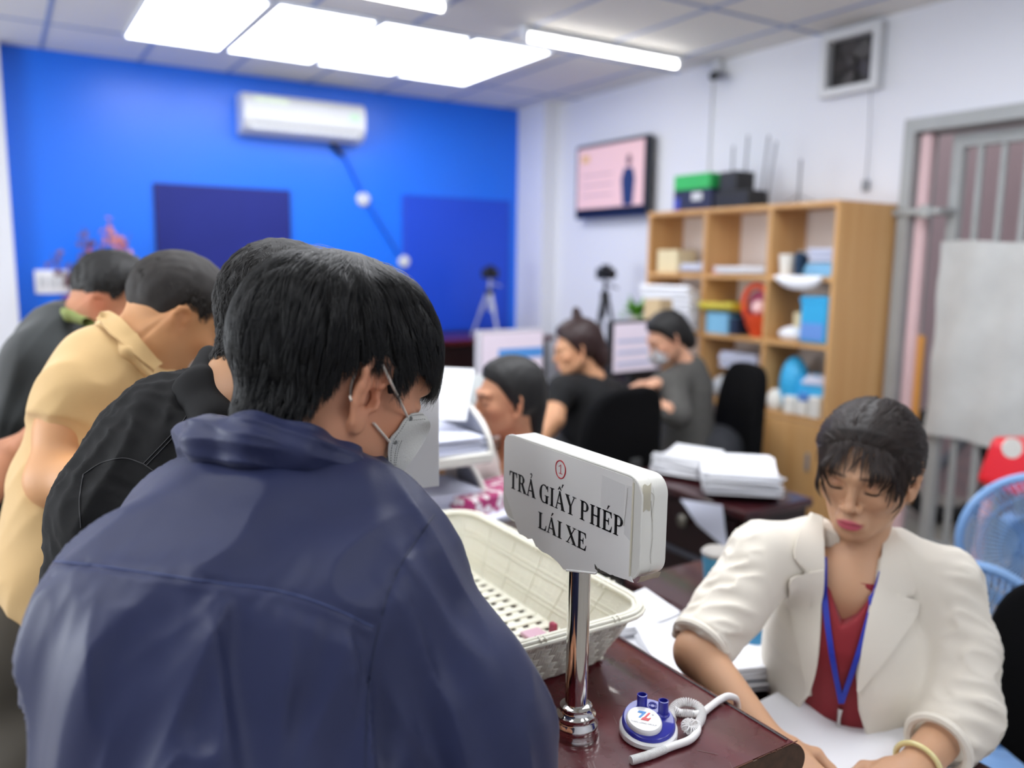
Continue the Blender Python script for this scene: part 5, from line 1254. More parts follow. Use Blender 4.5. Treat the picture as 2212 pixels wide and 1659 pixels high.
def topl(pts, d=1.42): return [(float((P(x, y, d)-_o)@_wu), float((P(x, y, d)-_o)[2])) for x, y in pts]
def sdpoly(u, v, pl):
    pts = np.array(pl); q = np.stack([u, v], 1); d = np.full(len(q), 1e9)
    for i in range(len(pts)):
        a, b = pts[i], pts[(i+1) % len(pts)]; ba = b-a; h = np.clip(((q-a)@ba)/(ba@ba), 0, 1); d = np.minimum(d, np.linalg.norm(q-a-h[:, None]*ba, axis=1))
    return np.where(inpoly(u, v, pts), -d, d)
vneck = topl([(1755, 1100), (1775, 1235), (1795, 1300), (1818, 1352), (1850, 1330), (1880, 1290), (1912, 1230), (1935, 1100)])
def redtop(p):
    d = top_raw(p); u, v, n_ = bodyplane(p); s = sdpoly(u, v, vneck); return smax(smax(d, -np.where(n_ > -.02, s, .1), .004), p[:, 2]-P(1840, 1180, 1.5)[2], .01)
V, Q = poly(redtop, *bb([P(1700, 1150, 1.45), P(1990, 1200, 1.6), belly+[0, 0, -.15], belly+[.1, .1, 0]], .14), .005); mesh_obj('top', V, Q, mat('top_red', '#8c1220', .7, sheen=.2), W1, smooth=True)
# blazer
def blz_raw(p):
    d = chain(p, [_nw[2]+[0, 0, -.02], P(1830, 1370, 1.53), chest, belly, belly+[.0, 0, -.2]], [.08, .128, .143, .140, .155], .05)
    d = smin(d, chain(p, [RSh, P(1745, 1200, 1.52), P(1930, 1230, 1.50), LSh], [.060, .062, .062, .062], .03), .035)
    d = smin(d, chain(p, [P(1748, 1165, 1.53), P(1740, 1230, 1.50)], [.030, .05], .03), .03); d = smin(d, chain(p, [P(1928, 1185, 1.52), P(1950, 1240, 1.50)], [.030, .05], .03), .03)
    rs = chain(p, [RSh, P(1580, 1310, 1.46), P(1520, 1385, 1.415)], [.064, .056, .052], .02); ax = P(1520, 1400, 1.40)-P(1580, 1310, 1.46)+np.array([0, 0, -.02]); ax /= np.linalg.norm(ax)
    rs = smax(rs, (p-P(1512, 1388, 1.40))@ax, .005)
    ls = chain(p, [LSh, P(2068, 1400, 1.44), P(2072, 1540, 1.385), P(2045, 1580, 1.36)], [.064, .060, .060, .056], .02); ax2 = P(1968, 1668, 1.27)-P(2075, 1545, 1.38); ax2 /= np.linalg.norm(ax2)
    ls = smax(ls, (p-P(2014, 1620, 1.305))@ax2, .005)
    return smin(smin(d, rs, .022), ls, .022)
opening = topl([(1780, 1080), (1776, 1200), (1776, 1320), (1768, 1420), (1742, 1520), (1680, 1640), (1890, 1760), (1876, 1600), (1855, 1520), (1850, 1440), (1868, 1340), (1892, 1240), (1912, 1150), (1915, 1080)])
slv_ax1 = P(1520, 1385, 1.415)-RSh; slv_ax2 = P(2072, 1540, 1.385)-LSh
def blazer(p):
    d = blz_raw(p); near = np.abs(d) < .05; d = d.copy()
    if near.any():
        q = p[near]; e = d[near]; cp_ = (q-CAM)@CM.T; px = 1106+F_PX*cp_[:, 0]/cp_[:, 2]
        sl = np.clip((1660-px)/60, 0, 1)+np.clip((px-2030)/40, 0, 1)
        e = e-sl*folds(q, sdir(.9, .35), .055, .0055, 81, 4)-(1-np.clip(sl, 0, 1))*folds(q, sdir(.15, 1), .09, .0028, 83, 5)
        d[near] = e
    u, v, n_ = bodyplane(p); s = sdpoly(u, v, opening); cut = np.where(n_ > -.06, s, .2); cut = np.where(p[:, 2] > P(1850, 1150, 1.5)[2]-.0, np.minimum(cut, np.linalg.norm(p-_nw[1], axis=1)-.040), cut)
    return smax(smax(d, -cut, .004), -smin(cap(p, _nw[0], _nw[1], .053, .052), cap(p, _nw[1], _nw[2]+[0, 0, .03], .050, .036), .01), .004)
creamb = mat('blazer_cream', '#e6dfd1', .8, bump=.15, bscale=600, sheen=.15)
V, Q = poly(blazer, *bb([P(1450, 1400, 1.40), P(2140, 1500, 1.38), P(1750, 1110, 1.5), belly+[0, 0, -.2], belly+[.12, .12, 0], P(2060, 1640, 1.3)], .07), .0045); bz = mesh_obj('blazer', V, Q, creamb, W1, smooth=True)
def lapel(A, B, n=16, m=8, off=.005): MB().sheet(hitgrid(blz_raw, A, B, n, m, off, d0=1.0), .003).build('lapel', creamb, bz, smooth=60)
lapel([(1776, 1120), (1778, 1220), (1776, 1330), (1768, 1430), (1752, 1500)], [(1752, 1112), (1725, 1150), (1712, 1205), (1742, 1228), (1756, 1500)])
lapel([(1776, 1230), (1777, 1330), (1768, 1430), (1752, 1500)], [(1738, 1236), (1700, 1250), (1722, 1360), (1748, 1498)], off=.0075)
lapel([(1912, 1130), (1900, 1220), (1878, 1300), (1860, 1400), (1850, 1490)], [(1935, 1150), (1960, 1210), (1975, 1280), (1935, 1296), (1856, 1492)])
lapel([(1897, 1240), (1878, 1310), (1860, 1400), (1850, 1490)], [(1935, 1300), (1985, 1296), (1940, 1380), (1856, 1492)], off=.0075)
# hems of the turned sleeves
def cuffring(c, ax, r, name='cuff'):
    ax = ax/np.linalg.norm(ax); a = np.cross(ax, [0, 0, 1.]); a /= np.linalg.norm(a); b = np.cross(ax, a); MB().tube([c+r*(a*math.cos(t)+b*math.sin(t)) for t in np.linspace(0, 2*PI, 29)], .008, 8).build(name, creamb, bz, smooth=True)
cuffring(P(1512, 1386, 1.405), P(1508, 1410, 1.40)-P(1580, 1310, 1.46), .045); cuffring(P(2026, 1608, 1.322), P(1968, 1668, 1.27)-P(2075, 1545, 1.38), .047)
skin_mesh(parts, W1, skin_m, '#c89b79', HW, fem=1, lips=(.50, .06, .12), brow=(.03, .02, .018), lid=(.42, .18, .10), flush=.05)
# lanyard
lan = mat('lanyard_blue', '#2438b4', .55); under = lambda p: np.minimum(np.minimum(wbody(p), redtop(p)), 9)
ly = MB().sheet(hitgrid(under, [(1775, 1205), (1778, 1300), (1790, 1400), (1812, 1515)], [(1785, 1205), (1790, 1300), (1802, 1400), (1822, 1512)], 20, 4, .004, d0=1.1), .0018).build('lanyard', lan, W1)
MB().sheet(hitgrid(under, [(1903, 1205), (1880, 1290), (1850, 1400), (1812, 1515)], [(1910, 1212), (1893, 1290), (1862, 1400), (1824, 1515)], 20, 4, .0055, d0=1.1), .0018).build('strap', lan, ly)
c_ = hits(under, [(1816, 1525), (1813, 1545), (1811, 1575)], 1.1)+_wn*.008
MB().tube(c_, [.0045, .003, .004], 8).build('clip', chrome if 'chrome' in globals() else mat('chrome', '#d4d2ce', .08, 1.0), ly)
MB().box((-.028, -.001, -.08), (.028, .001, 0), R=np.stack([_wu, -_wn, [0, 0, 1.]], 1), at=c_[2]).build('badge', mat('badge_dark', '#4a1018', .4), ly)
# bangle
ax = (_LWr-_LEl)/np.linalg.norm(_LWr-_LEl); a = np.cross(ax, [0, 0, 1.]); a /= np.linalg.norm(a); b = np.cross(ax, a); cb_ = _LEl+ax*(np.linalg.norm(_LWr-_LEl)*.86)
MB().tube([cb_+.035*(a*math.cos(t)+b*math.sin(t)) for t in np.linspace(0, 2*PI, 33)], .0045, 10).build('bracelet', mat('bangle_jade', '#e5d79a', .2, coat=.4), W1, smooth=True)
# hair
hair_w = mat('hair_dark_brown', '#2b1f1a', .42, spec=.4)
def bunx(p, q): return smin(ell(q, (-.075, .0, .045), (.060, .066, .070))*HW.k, ell(q, (-.03, .045, .04), (.055, .045, .060))*HW.k, .02)
how, capw = hair_cap('hair', HW, hsW, 'fem', .012, mat('hair_base_brown', '#1c1512', .6), W1, .003, .0012, up=.006, extra=None, seed=25)
rw = scalp_roots(HW, hsW, 'fem', 11000, 11)
def floww(p, q):
    d = np.stack([-.9-0*q[:, 0], 0*q[:, 1]+np.sign(q[:, 1])*.15, -.25+0*q[:, 2]], 1); return d@HW.R.T
strands('hair_strands', HW, hsW, rw, (.05, 0, .09), lambda q: .085+0*q[:, 0], lambda q: .006+.006*np.clip(q[:, 2]/.1, 0, 1), hair_w, how, grav=.05, width=.0010, clump=.4, ncl=420, wild=.05, seed=12, flowfn=floww, minoff=.012)
# fringe: thin locks from above the forehead down to the brows
g = np.random.default_rng(14); q = []
while len(q) < 900:
    y = g.uniform(-.062, .062); 
    if g.random() < .35+.65*abs(y)/.062: q.append((.062-.25*y*y*20*.25, y, .085-5*y*y+g.normal()*.004))
q = np.array(q)[:800]; pr_ = HW.w(q)
for _ in range(5): v = wbody(pr_); gr = grad(wbody, pr_); pr_ = pr_-gr*(v/((gr*gr).sum(1)+1e-6))[:, None]
def flowb(p, q): return np.stack([.5+0*q[:, 0], q[:, 1]*9*.6, -.6+0*q[:, 2]], 1)@HW.R.T
strands('fringe', HW, wbody, pr_, (0, 0, .11), lambda q: .060+.030*np.abs(q[:, 1])/.05, lambda q: .006+0*q[:, 0], hair_w, how, grav=.5, width=.0008, clump=.6, ncl=60, wild=.22, seed=15, flowfn=flowb, minoff=.004)
# side locks before the ears
for s in (1, -1):
    q = np.array([(.038+g.normal()*.012, s*(.064+g.normal()*.002), .050+g.normal()*.016) for _ in range(260)]); pr_ = HW.w(q)
    for _ in range(5): v = wbody(pr_); gr = grad(wbody, pr_); pr_ = pr_-gr*(v/((gr*gr).sum(1)+1e-6))[:, None]
    strands('side_lock', HW, wbody, pr_, (0, 0, .11), lambda q: .078+.0*q[:, 0], lambda q: .006+0*q[:, 0], hair_w, how, grav=1.2, width=.0013, clump=.7, ncl=14, wild=.12, seed=16, flowfn=lambda p, q: np.tile([0, 0, -1.], (len(p), 1)), minoff=.004)
lashm = mat('lash', '#120c0a', .6)
for s in (-1, 1):
    c = [HW.w((.0885-.35*abs(y-.031)**1.3*2, s*y, -.0075-.0020+.9*(y-.031)**2*12)) for y in np.linspace(.018, .045, 9)]
    pp = np.array(c)
    for _ in range(4): v = wbody(pp); gr = grad(wbody, pp); pp = pp-gr*(v/((gr*gr).sum(1)+1e-6))[:, None]
    MB().tube(pp, [.0006, .001, .0013, .0015, .0016, .0016, .0015, .0012, .0006], 6).build('eyelashes', lashm, W1, smooth=True)
# skirt and legs under the desk
def lw(p): 
    hp_ = np.array([1.46, .93, .52]); d = chain(p, [belly+[0, 0, -.15], hp_+[0, 0, .08]], [.14, .15], .05)
    for s in (-1, 1): d = smin(d, chain(p, [hp_+[0, s*.09, .04], np.array([1.12, .78+s*.1, .55]), np.array([1.14, .76+s*.1, .10])], [.09, .065, .045], .02), .03)
    return d
V, Q = poly(lw, (.95, .45, .04), (1.72, 1.25, .95), .014); mesh_obj('trousers', V, Q, mat('charcoal_trousers', '#24262c', .8), W1, smooth=True)
for s in (-1, 1):
    c = np.array([1.10, .76+s*.1, .03]); V, Q = poly(lambda p: smax(ell(p, c, (.12, .04, .05)), -p[:, 2], .01), c-[.15, .07, .04], c+[.15, .07, .08], .01); mesh_obj('shoe', V, Q, mat('shoe_black', '#111111', .5), W1, smooth=True)

# ============================================================ the three women at the inner desks
def seated(e, hip, knee_dir, m, floor=True):
    hip = np.array(hip, float); k = np.array(knee_dir, float); k /= np.linalg.norm(k); s_ = np.array([-k[1], k[0], 0])
    def f(p):
        d = cap(p, hip+[0, 0, .12], hip, .14, .15)
        for s in (-1, 1): d = smin(d, chain(p, [hip+s_*s*.09, hip+k*.42+s_*s*.10+[0, 0, .02], hip+k*.42+s_*s*.10+[0, 0, .10-hip[2]]], [.09, .065, .045], .02), .03)
        return d
    V, Q = poly(f, hip-[.62, .62, hip[2]-.04], hip+[.62, .62, .28], .016); mesh_obj('trousers', V, Q, m, e, smooth=True)
    for s in (-1, 1):
        c = hip+k*.47+s_*s*.10; c[2] = .03; V, Q = poly(lambda p: smax(ell(p@Rz(math.atan2(k[1], k[0])), c@Rz(math.atan2(k[1], k[0])), (.12, .045, .05)), -p[:, 2], .01), c-.16*np.array([1, 1, .2]), c+.16*np.array([1, 1, .5]), .012); mesh_obj('shoe', V, Q, mat('shoe_black', '#111111', .5), e, smooth=True)
# white top, profile to the left
WA = empty('person', (1.27, 1.95, 0), 'person in a cream top in profile, hair pulled back, behind the letter trays', 'person')
HA = Head(P(1096, 862, 2.22), 168, 2, 0, .88, 1)
nA = [HA.c+HA.R@np.array([-.02, 0, -.05]), P(1118, 950, 2.26), P(1118, 1020, 2.28)]
bA = lambda p: smin(smin(HA.f(p), chain(p, nA, [.045, .042, .055], .02), .02), chain(p, [P(1010, 1030, 2.25), nA[2], P(1225, 1045, 2.30)], [.045, .06, .045], .03), .03)
skin_mesh([poly(bA, *bb([HA.c-.13, HA.c+.13, P(1010, 1030, 2.25), P(1225, 1045, 2.30)], .05), .0045)], WA, skin_far, '#cf9470', HA, fem=1, lips=(.5, .15, .15))
def tA(p):
    d = chain(p, [P(985, 1012, 2.20), P(1108, 1000, 2.30), P(1215, 1025, 2.32)], [.066, .078, .062], .03); d = smin(d, chain(p, [P(1110, 1080, 2.30), P(1120, 1300, 2.34), P(1120, 1420, 2.36)], [.12, .12, .14], .05), .05)
    d = smin(d, chain(p, [P(1000, 1040, 2.24), P(985, 1130, 2.22), P(1000, 1190, 2.2)], [.058, .05, .045], .02), .03); d = smin(d, chain(p, [P(1215, 1030, 2.32), P(1245, 1180, 2.32)], [.058, .05], .02), .03)
    d = d-folds(p, sdir(.2, 1), .08, .004, 91, 4); return smax(d, -cap(p, nA[0], P(1105, 1010, 2.24), .052, .058), .006)
V, Q = poly(tA, *bb([P(960, 980, 2.20), P(1245, 1180, 2.30), P(1120, 1420, 2.36)], .15), .008); mesh_obj('top', V, Q, mat('top_cream', '#e9dfd6', .8), WA, smooth=True)
hbf = mat('hair_black_far', '#0d0c0c', .6)
def bunA(p, q): return smin(ell(q, (-.075, 0, .0), (.055, .055, .075))*HA.k, ell(q, (-.085, 0, -.08), (.03, .035, .07))*HA.k, .03)
hair_cap('hair', HA, HA.sk, 'fem', .010, hbf, WA, .005, .002, up=.006, extra=bunA, seed=27)
seated(WA, (1.36, 1.98, .56), (-.1, 1, 0), mat('charcoal_trousers', '#24262c', .8))
# black top with a bun
WB = empty('person', (2.22, 2.98, 0), 'person in a black short sleeved top, hair up in a bun', 'person')
HB = Head(P(1245, 752, 3.70), 155, 14, 0, 1.0, 1)
nB = [HB.c, P(1282, 815, 3.74)]
bB = lambda p: smin(HB.f(p), chain(p, nB+[P(1265, 850, 3.75)], [.052, .048, .06], .02), .02)
aB = lambda p: smin(chain(p, [P(1205, 850, 3.62), P(1195, 905, 3.55), P(1165, 945, 3.5)], [.05, .047, .034], .02), hand_f(p, P(1165, 945, 3.5), sdir(-1, .1), (0, 0, 1), 1, .5), .015)
skin_mesh([poly(bB, *bb([HB.c-.13, HB.c+.13, nB[1]], .06), .006), poly(aB, *bb([P(1205, 850, 3.62), P(1110, 955, 3.45), P(1165, 945, 3.5)], .07), .007)], WB, skin_far, '#d09a74', HB, fem=1)
def tB(p):
    d = chain(p, [P(1215, 842, 3.62), P(1270, 838, 3.76), P(1325, 848, 3.86)], [.066, .075, .066], .03); d = smin(d, chain(p, [P(1270, 870, 3.76), P(1275, 1000, 3.80)], [.13, .14], .05), .05)
    d = smin(d, cap(p, P(1215, 842, 3.62), P(1203, 868, 3.60), .066, .06), .02); return smax(d, -cap(p, nB[0], nB[1], .052, .05), .006)
V, Q = poly(tB, *bb([P(1190, 800, 3.6), P(1340, 840, 3.9), P(1275, 1000, 3.8)], .17), .010); mesh_obj('top', V, Q, mat('top_black', '#0c0d10', .85), WB, smooth=True)
def bunB(p, q): return smin(smin(ell(q, (-.07, 0, .01), (.065, .062, .085))*HB.k, ell(q, (-.035, 0, .145), (.022, .02, .038))*HB.k, .01), ell(q, (-.095, 0, -.06), (.045, .05, .06)), .03)
hair_cap('hair', HB, HB.sk, 'fem', .012, mat('hair_red_brown', '#2a1413', .5), WB, .007, .003, up=.008, extra=bunB, seed=33)
seated(WB, (2.2, 3.0, .60), (-.3, .9, 0), mat('charcoal_trousers', '#24262c', .8))
WC = empty('person', (2.85, 2.95, 0), 'person in a grey tweed jacket with black hair tied low, hands at a keyboard', 'person')
HC_ = Head(P(1440, 730, 4.0), 165, 26, 0, 1.0, 1)
nC = [HC_.c, P(1478, 785, 4.05)]
bC = lambda p: smin(HC_.f(p), chain(p, nC+[P(1480, 830, 4.1)], [.052, .048, .06], .02), .02)
def hC(p):
    d = smin(chain(p, [P(1460, 830, 3.90), P(1420, 828, 3.9)], [.036, .03], .02), hand_f(p, P(1420, 828, 3.9), sdir(-1, .05), (0, 0, 1), 1, .5), .015); e = smin(chain(p, [P(1440, 885, 3.75), P(1400, 870, 3.75)], [.036, .032], .02), hand_f(p, P(1405, 872, 3.75), sdir(-1, .25), (0, 0, 1), -1, .6), .015); return np.minimum(d, e)
skin_mesh([poly(bC, *bb([HC_.c-.13, HC_.c+.13, nC[1]], .06), .006), poly(hC, *bb([P(1460, 830, 3.9), P(1440, 890, 3.75), P(1320, 880, 3.8)], .09), .006)], WC, skin_far, '#d5a183', HC_, fem=1)
def tC(p):
    d = chain(p, [P(1450, 832, 3.92), P(1490, 800, 4.08), P(1510, 830, 4.15)], [.068, .075, .07], .03); d = smin(d, chain(p, [P(1485, 850, 4.08), P(1485, 980, 4.10)], [.125, .135], .05), .05)
    d = smin(d, chain(p, [P(1455, 835, 3.92), P(1465, 895, 3.80), P(1432, 890, 3.76)], [.068, .06, .048], .02), .03); d = smin(d, chain(p, [P(1450, 820, 4.0), P(1425, 825, 3.92)], [.06, .045], .02), .02); return smax(d, -cap(p, nC[0], nC[1], .052, .05), .006)
V, Q = poly(tC, *bb([P(1400, 800, 3.8), P(1530, 810, 4.15), P(1485, 980, 4.1)], .17), .010); mesh_obj('jacket', V, Q, mat('tweed_grey', '#4d4c49', .9, noise=.25, nscale=120), WC, smooth=True)
def bunC(p, q): return smin(ell(q, (-.075, 0, .0), (.06, .062, .08))*HC_.k, ell(q, (-.10, 0, -.06), (.04, .045, .05))*HC_.k, .03)
hair_cap('hair', HC_, HC_.sk, 'fem', .010, hbf, WC, .007, .003, up=.006, extra=bunC, seed=37)
def mC(p): q = HC_.loc(p); return smax(np.abs(ell(q, (.068, 0, -.06), (.050, .05, .048))*HC_.k-.004)-.002, -(q[:, 0]-.05), .004)
V, Q = poly(mC, HC_.c-.16, HC_.c+.16, .006); mesh_obj('face_mask', V, Q, mat('mask_white', '#dadcdf', .8), WC, smooth=True)
seated(WC, (2.98, 2.85, .58), (-.5, .85, 0), mat('charcoal_trousers', '#24262c', .8))
MB().box((2.46, 3.25, .782), (2.80, 3.38, .80), R=None, b=.004).build('keyboard', dark_m, label='dark keyboard under the hands of the person in grey tweed', cat='keyboard')
# ============================================================ things on the counter
RYZ = np.array([[0, 0, -1], [1, 0, 0], [0, 1, 0.]])   # profile (y,z) given thickness along -x
# ---- sign on its pole
sg = empty('counter_sign', (.616, .816, 1.0), 'white box sign on a chrome pole, black lettering under a red circled 1', 'sign')
chrome = mat('chrome', '#d4d2ce', .08, 1.0); plas = mat('sign_plastic', '#e6e5dd', .35, coat=.2); tapem = mat('clear_tape', '#d8d2bd', .25, alpha=.55)
sp = mat('sign_paper', '#efeeea', .6, bump=.12, bscale=18)
MB().lathe([(.0315, 0), (.0315, .004), (.029, .008), (.030, .012), (.030, .018), (.0265, .022), (.026, .027), (.0265, .030), (.023, .033), (.0215, .036), (.0215, .041), (.0175, .044)], 48, at=(.616, .816, 1.0)).build('base_flange', chrome, sg, smooth=50)
MB().tube([(.616, .816, 1.04), (.616, .816, 1.245)], .0148, 40).build('pole', chrome, sg, smooth=True)
# local frame of the box: s along the face (left to right as read), t up, n out of the face (towards the public)
FX = .600; A0 = PX(1092, 945, FX); B0 = PX(1385, 1030, FX); B1 = PX(1385, 1262, FX)
ylen = A0[1]-B0[1]+.004; z_hi = 1.3805; z_lo = 1.259; ymid = (A0[1]+B0[1])/2
wid, hei = ylen, z_hi-z_lo; zc = (z_hi+z_lo)/2
S2W = lambda s_, t_, n_: np.array([FX-n_, ymid-s_, zc+t_])
def onsign(mb, name, m, parent, **k):
    mb.v = [tuple(S2W(*v)) for v in mb.v]; mb.f = [f[::-1] for f in mb.f]; return mb.build(name, m, parent, **k)
poly_ = rrect(wid, hei, .022, 8)
bx = MB(); rings = [(.000, .994), (-.0015, 1.0), (-.016, 1.0), (-.0165, .992), (-.0185, .992), (-.019, 1.0), (-.0385, 1.0), (-.040, .99)]
n = len(poly_); V = []; 
for nn, k in rings:
    ds = (1-k)*.05
    for x, y in rrect(wid-2*ds, hei-2*ds, .022-ds, 8): V.append((x, y, nn))
Fc = [(i*n+j, (i+1)*n+j, (i+1)*n+(j+1) % n, i*n+(j+1) % n) for i in range(len(rings)-1) for j in range(n)]; Fc += [tuple(range(n)), tuple((len(rings)-1)*n+j for j in range(n))[::-1]]
box_o = onsign(MB().add(V, Fc), 'sign_box', plas, sg, smooth=35)
# the paper sheet: rounded like the box, with a torn tongue hanging to the pole
pap = [(-wid/2+.001, hei/2-.012), (-wid/2+.006, hei/2-.003), (-wid/2+.012, hei/2-.0005), (wid/2-.026, hei/2-.001), (wid/2-.016, hei/2-.002), (wid/2-.0135, hei/2-.008), (wid/2-.0145, -hei/2+.006), (wid/2-.020, -hei/2-.001), (wid/2-.05, -hei/2+.004), (.052, -hei/2+.0045), (.044, -hei/2+.003), (.041, -hei/2-.004), (.034, -hei/2-.0055), (.027, -hei/2-.006), (.014, -hei/2-.0055), (.008, -hei/2-.003), (-.003, -hei/2+.005), (-.022, -hei/2+.011), (-.034, -hei/2+.015), (-.045, -hei/2+.0205), (-.049, -hei/2+.019), (-.055, -hei/2+.022), (-.075, -hei/2+.020), (-wid/2+.030, -hei/2+.020), (-wid/2+.012, -hei/2+.026), (-wid/2+.003, -hei/2+.036)]
_tn = [(1370, 1258), (1330, 1244), (1302, 1234), (1294, 1226), (1290, 1240), (1270, 1239), (1246, 1233), (1219, 1230), (1206, 1214), (1190, 1200), (1170, 1189), (1159, 1180), (1151, 1163), (1142, 1164), (1134, 1158), (1122, 1152)]
_tn = [PX(x, y, FX) for x, y in _tn]; pap = pap[:7]+[(ymid-q[1], q[2]-zc) for q in _tn]+pap[-2:]
def torn(pts, seed=4):
    g = np.random.default_rng(seed); out = []
    for i in range(len(pts)):
        a, b = np.array(pts[i]), np.array(pts[(i+1) % len(pts)]); L = np.linalg.norm(b-a); k = max(1, int(L/.004)) if min(a[1], b[1]) < -hei/2+.03 else 1
        for j in range(k): q = a+(b-a)*j/k; out.append(tuple(q+(g.normal(size=2)*.0004 if j else 0)))
    return out
pp_ = torn(pap); m = MB(); m.prism(pp_, .0006, .0014); paper_o = onsign(m, 'paper_notice', sp, sg)
# curled lip of the tongue and a torn nick
_q0, _q1 = PX(1226, 1231, FX), PX(1290, 1238, FX)
G = [[(ymid-_q0[1]+(_q0[1]-_q1[1])*u, _q0[2]-zc+(_q1[2]-_q0[2])*u+.0012*math.cos(3*v), .0015+.0016*math.sin(2.6*v)*(.6+.4*math.sin(3*u))) for v in np.linspace(0, 1.0, 6)] for u in np.linspace(0, 1, 14)]
onsign(MB().sheet(G, .0005), 'curled_edge', sp, paper_o, smooth=True)
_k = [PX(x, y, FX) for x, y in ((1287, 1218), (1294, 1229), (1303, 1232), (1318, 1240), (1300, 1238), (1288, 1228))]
onsign(MB().prism([(ymid-q[1], q[2]-zc) for q in _k], .0014, .0020), 'torn_nick', mat('torn_dark', '#55504a', .7), paper_o)  # dark grey-brown sliver at the nick
# lettering: strokes with serifs, heavy verticals and light diagonals
ST, TH, SF = .19, .06, .05       # stem, hairline, serif height in units of the cap height
def qd(a, b, c, d): return [a, b, c, d]
def serif(x, w, y, up): 
    h = SF*.75; return [(x-w/2, y), (x+w/2, y), (x+w/2, y+h*up), (x+ST*.5, y+h*up*1.3), (x+ST*.3, y+h*up*2.1), (x-ST*.3, y+h*up*2.1), (x-ST*.5, y+h*up*1.3), (x-w/2, y+h*up)]
def stem(x, w=ST, sw=.40, top=True, bot=True):
    o = [qd((x-w/2, 0), (x+w/2, 0), (x+w/2, 1), (x-w/2, 1))]
    if bot: o.append(serif(x, sw, 0, 1))
    if top: o.append(serif(x, sw, 1, -1))
    return o
def arc(cx, cy, rx, ry, a0, a1, w0, w1, n=16):
    """a bowl whose stroke swells from w0 at its ends to w1 at its middle"""
    o = []; P_ = []
    for i in range(n+1):
        t = i/n; a = math.radians(a0+(a1-a0)*t); w = w0+(w1-w0)*abs(math.cos(a))**1.3; c, s = math.cos(a), math.sin(a)
        P_.append(((cx+rx*c, cy+ry*s), (cx+(rx-w)*c, cy+(ry-(w0+.0))*s)))
    return [qd(P_[i][0], P_[i+1][0], P_[i+1][1], P_[i][1]) for i in range(n)]
def diag(x0, y0, x1, y1, w): return qd((x0-w/2, y0), (x0+w/2, y0), (x1+w/2, y1), (x1-w/2, y1))
def armT(x0, x1, y, up, tip, hook): # a bar with a wedge serif
    return [qd((x0, y), (x1, y), (x1, y+TH*up), (x0, y+TH*up))]
GL = {}
def glyph(ch):
    if ch == 'T': return .92, stem(.46, top=False)+armT(.06, .86, 1, -1, 0, 0)+[[(.05, 1), (.03, .72), (.065, .72), (.11, .86), (.20, .945), (.2, 1)], [(.87, 1), (.89, .72), (.855, .72), (.81, .86), (.72, .945), (.72, 1)]]
    if ch == 'I': return .52, stem(.26, sw=.42)
    if ch == 'L': return .88, stem(.24)+armT(.2, .80, 0, 1, 0, 0)+[[(.82, 0), (.87, .33), (.835, .33), (.78, .17), (.66, .055), (.66, 0)]]
    if ch == 'E': return .90, stem(.24)+armT(.2, .80, 0, 1, 0, 0)+[[(.80, 0), (.86, .31), (.825, .31), (.77, .17), (.64, .055), (.64, 0)]]+armT(.2, .78, 1, -1, 0, 0)+[[(.80, 1), (.82, .72), (.785, .72), (.74, .86), (.64, .945), (.64, 1)]]+[qd((.2, .48), (.56, .48), (.56, .54), (.2, .54)), [(.60, .33), (.60, .69), (.57, .69), (.54, .58), (.48, .54), (.48, .48), (.54, .44), (.57, .33)]]
    if ch == 'H': return 1.04, stem(.25)+stem(.79)+[qd((.25, .48), (.79, .48), (.79, .545), (.25, .545))]
    if ch == 'P': return .86, stem(.24)+arc(.40, .735, .40, .265, -90, 90, TH, ST)+[qd((.24, .94), (.41, .94), (.41, 1), (.24, 1)), qd((.24, .47), (.41, .47), (.41, .53), (.24, .53))]
    if ch == 'R': return .98, stem(.24)+arc(.40, .745, .37, .255, -90, 90, TH, ST)+[qd((.24, .94), (.41, .94), (.41, 1), (.24, 1)), qd((.24, .49), (.41, .49), (.41, .55), (.24, .55)), qd((.40, .52), (.62, .54), (.95, .03), (.72, .03)), qd((.66, 0), (1.0, 0), (1.0, .04), (.70, .04))]
    if ch == 'A': return 1.0, [diag(.14, .02, .48, 1.0, TH*1.2), [(.40, 1.0), (.53, 1.0), (.93, .02), (.68, .02)], serif(.13, .30, 0, 1)[:4]+[(.0, .03)], serif(.81, .40, 0, 1)[:4]+[(.63, .03)], qd((.24, .30), (.66, .30), (.64, .36), (.26, .36))]
    if ch == 'G': return 1.05, arc(.54, .5, .48, .515, 40, 320, TH, ST*1.15, 30)+[stem(.82, bot=False, top=False)[0][:2]+[(.915, .44), (.725, .44)], qd((.62, .40), (1.02, .40), (1.02, .44), (.62, .44)), qd((.72, .02), (.915, .08), (.915, .2), (.72, .1)), [(.88, 1.0), (.92, 1.0), (.93, .68), (.895, .68), (.85, .80), (.78, .88)]]
    if ch == 'Y': return .98, [[(.36, .46), (.58, .42), (.26, .98), (.02, .98)], diag(.52, .44, .84, .98, TH*1.2), qd((.40, .0), (.59, 0), (.59, .5), (.40, .47)), serif(.495, .42, 0, 1), qd((-.02, .96), (.38, .96), (.38, 1), (-.02, 1)), qd((.68, .96), (1.0, .96), (1.0, 1), (.68, 1))]
    if ch == 'X': return 1.0, [[(.06, .97), (.30, .97), (.94, .03), (.70, .03)], diag(.16, .03, .80, .97, TH*1.2), qd((.0, .96), (.42, .96), (.42, 1), (.0, 1)), qd((.64, .96), (.96, .96), (.96, 1), (.64, 1)), qd((.02, 0), (.34, 0), (.34, .04), (.02, .04)), qd((.58, 0), (1.0, 0), (1.0, .04), (.58, .04))]
    return .3, []
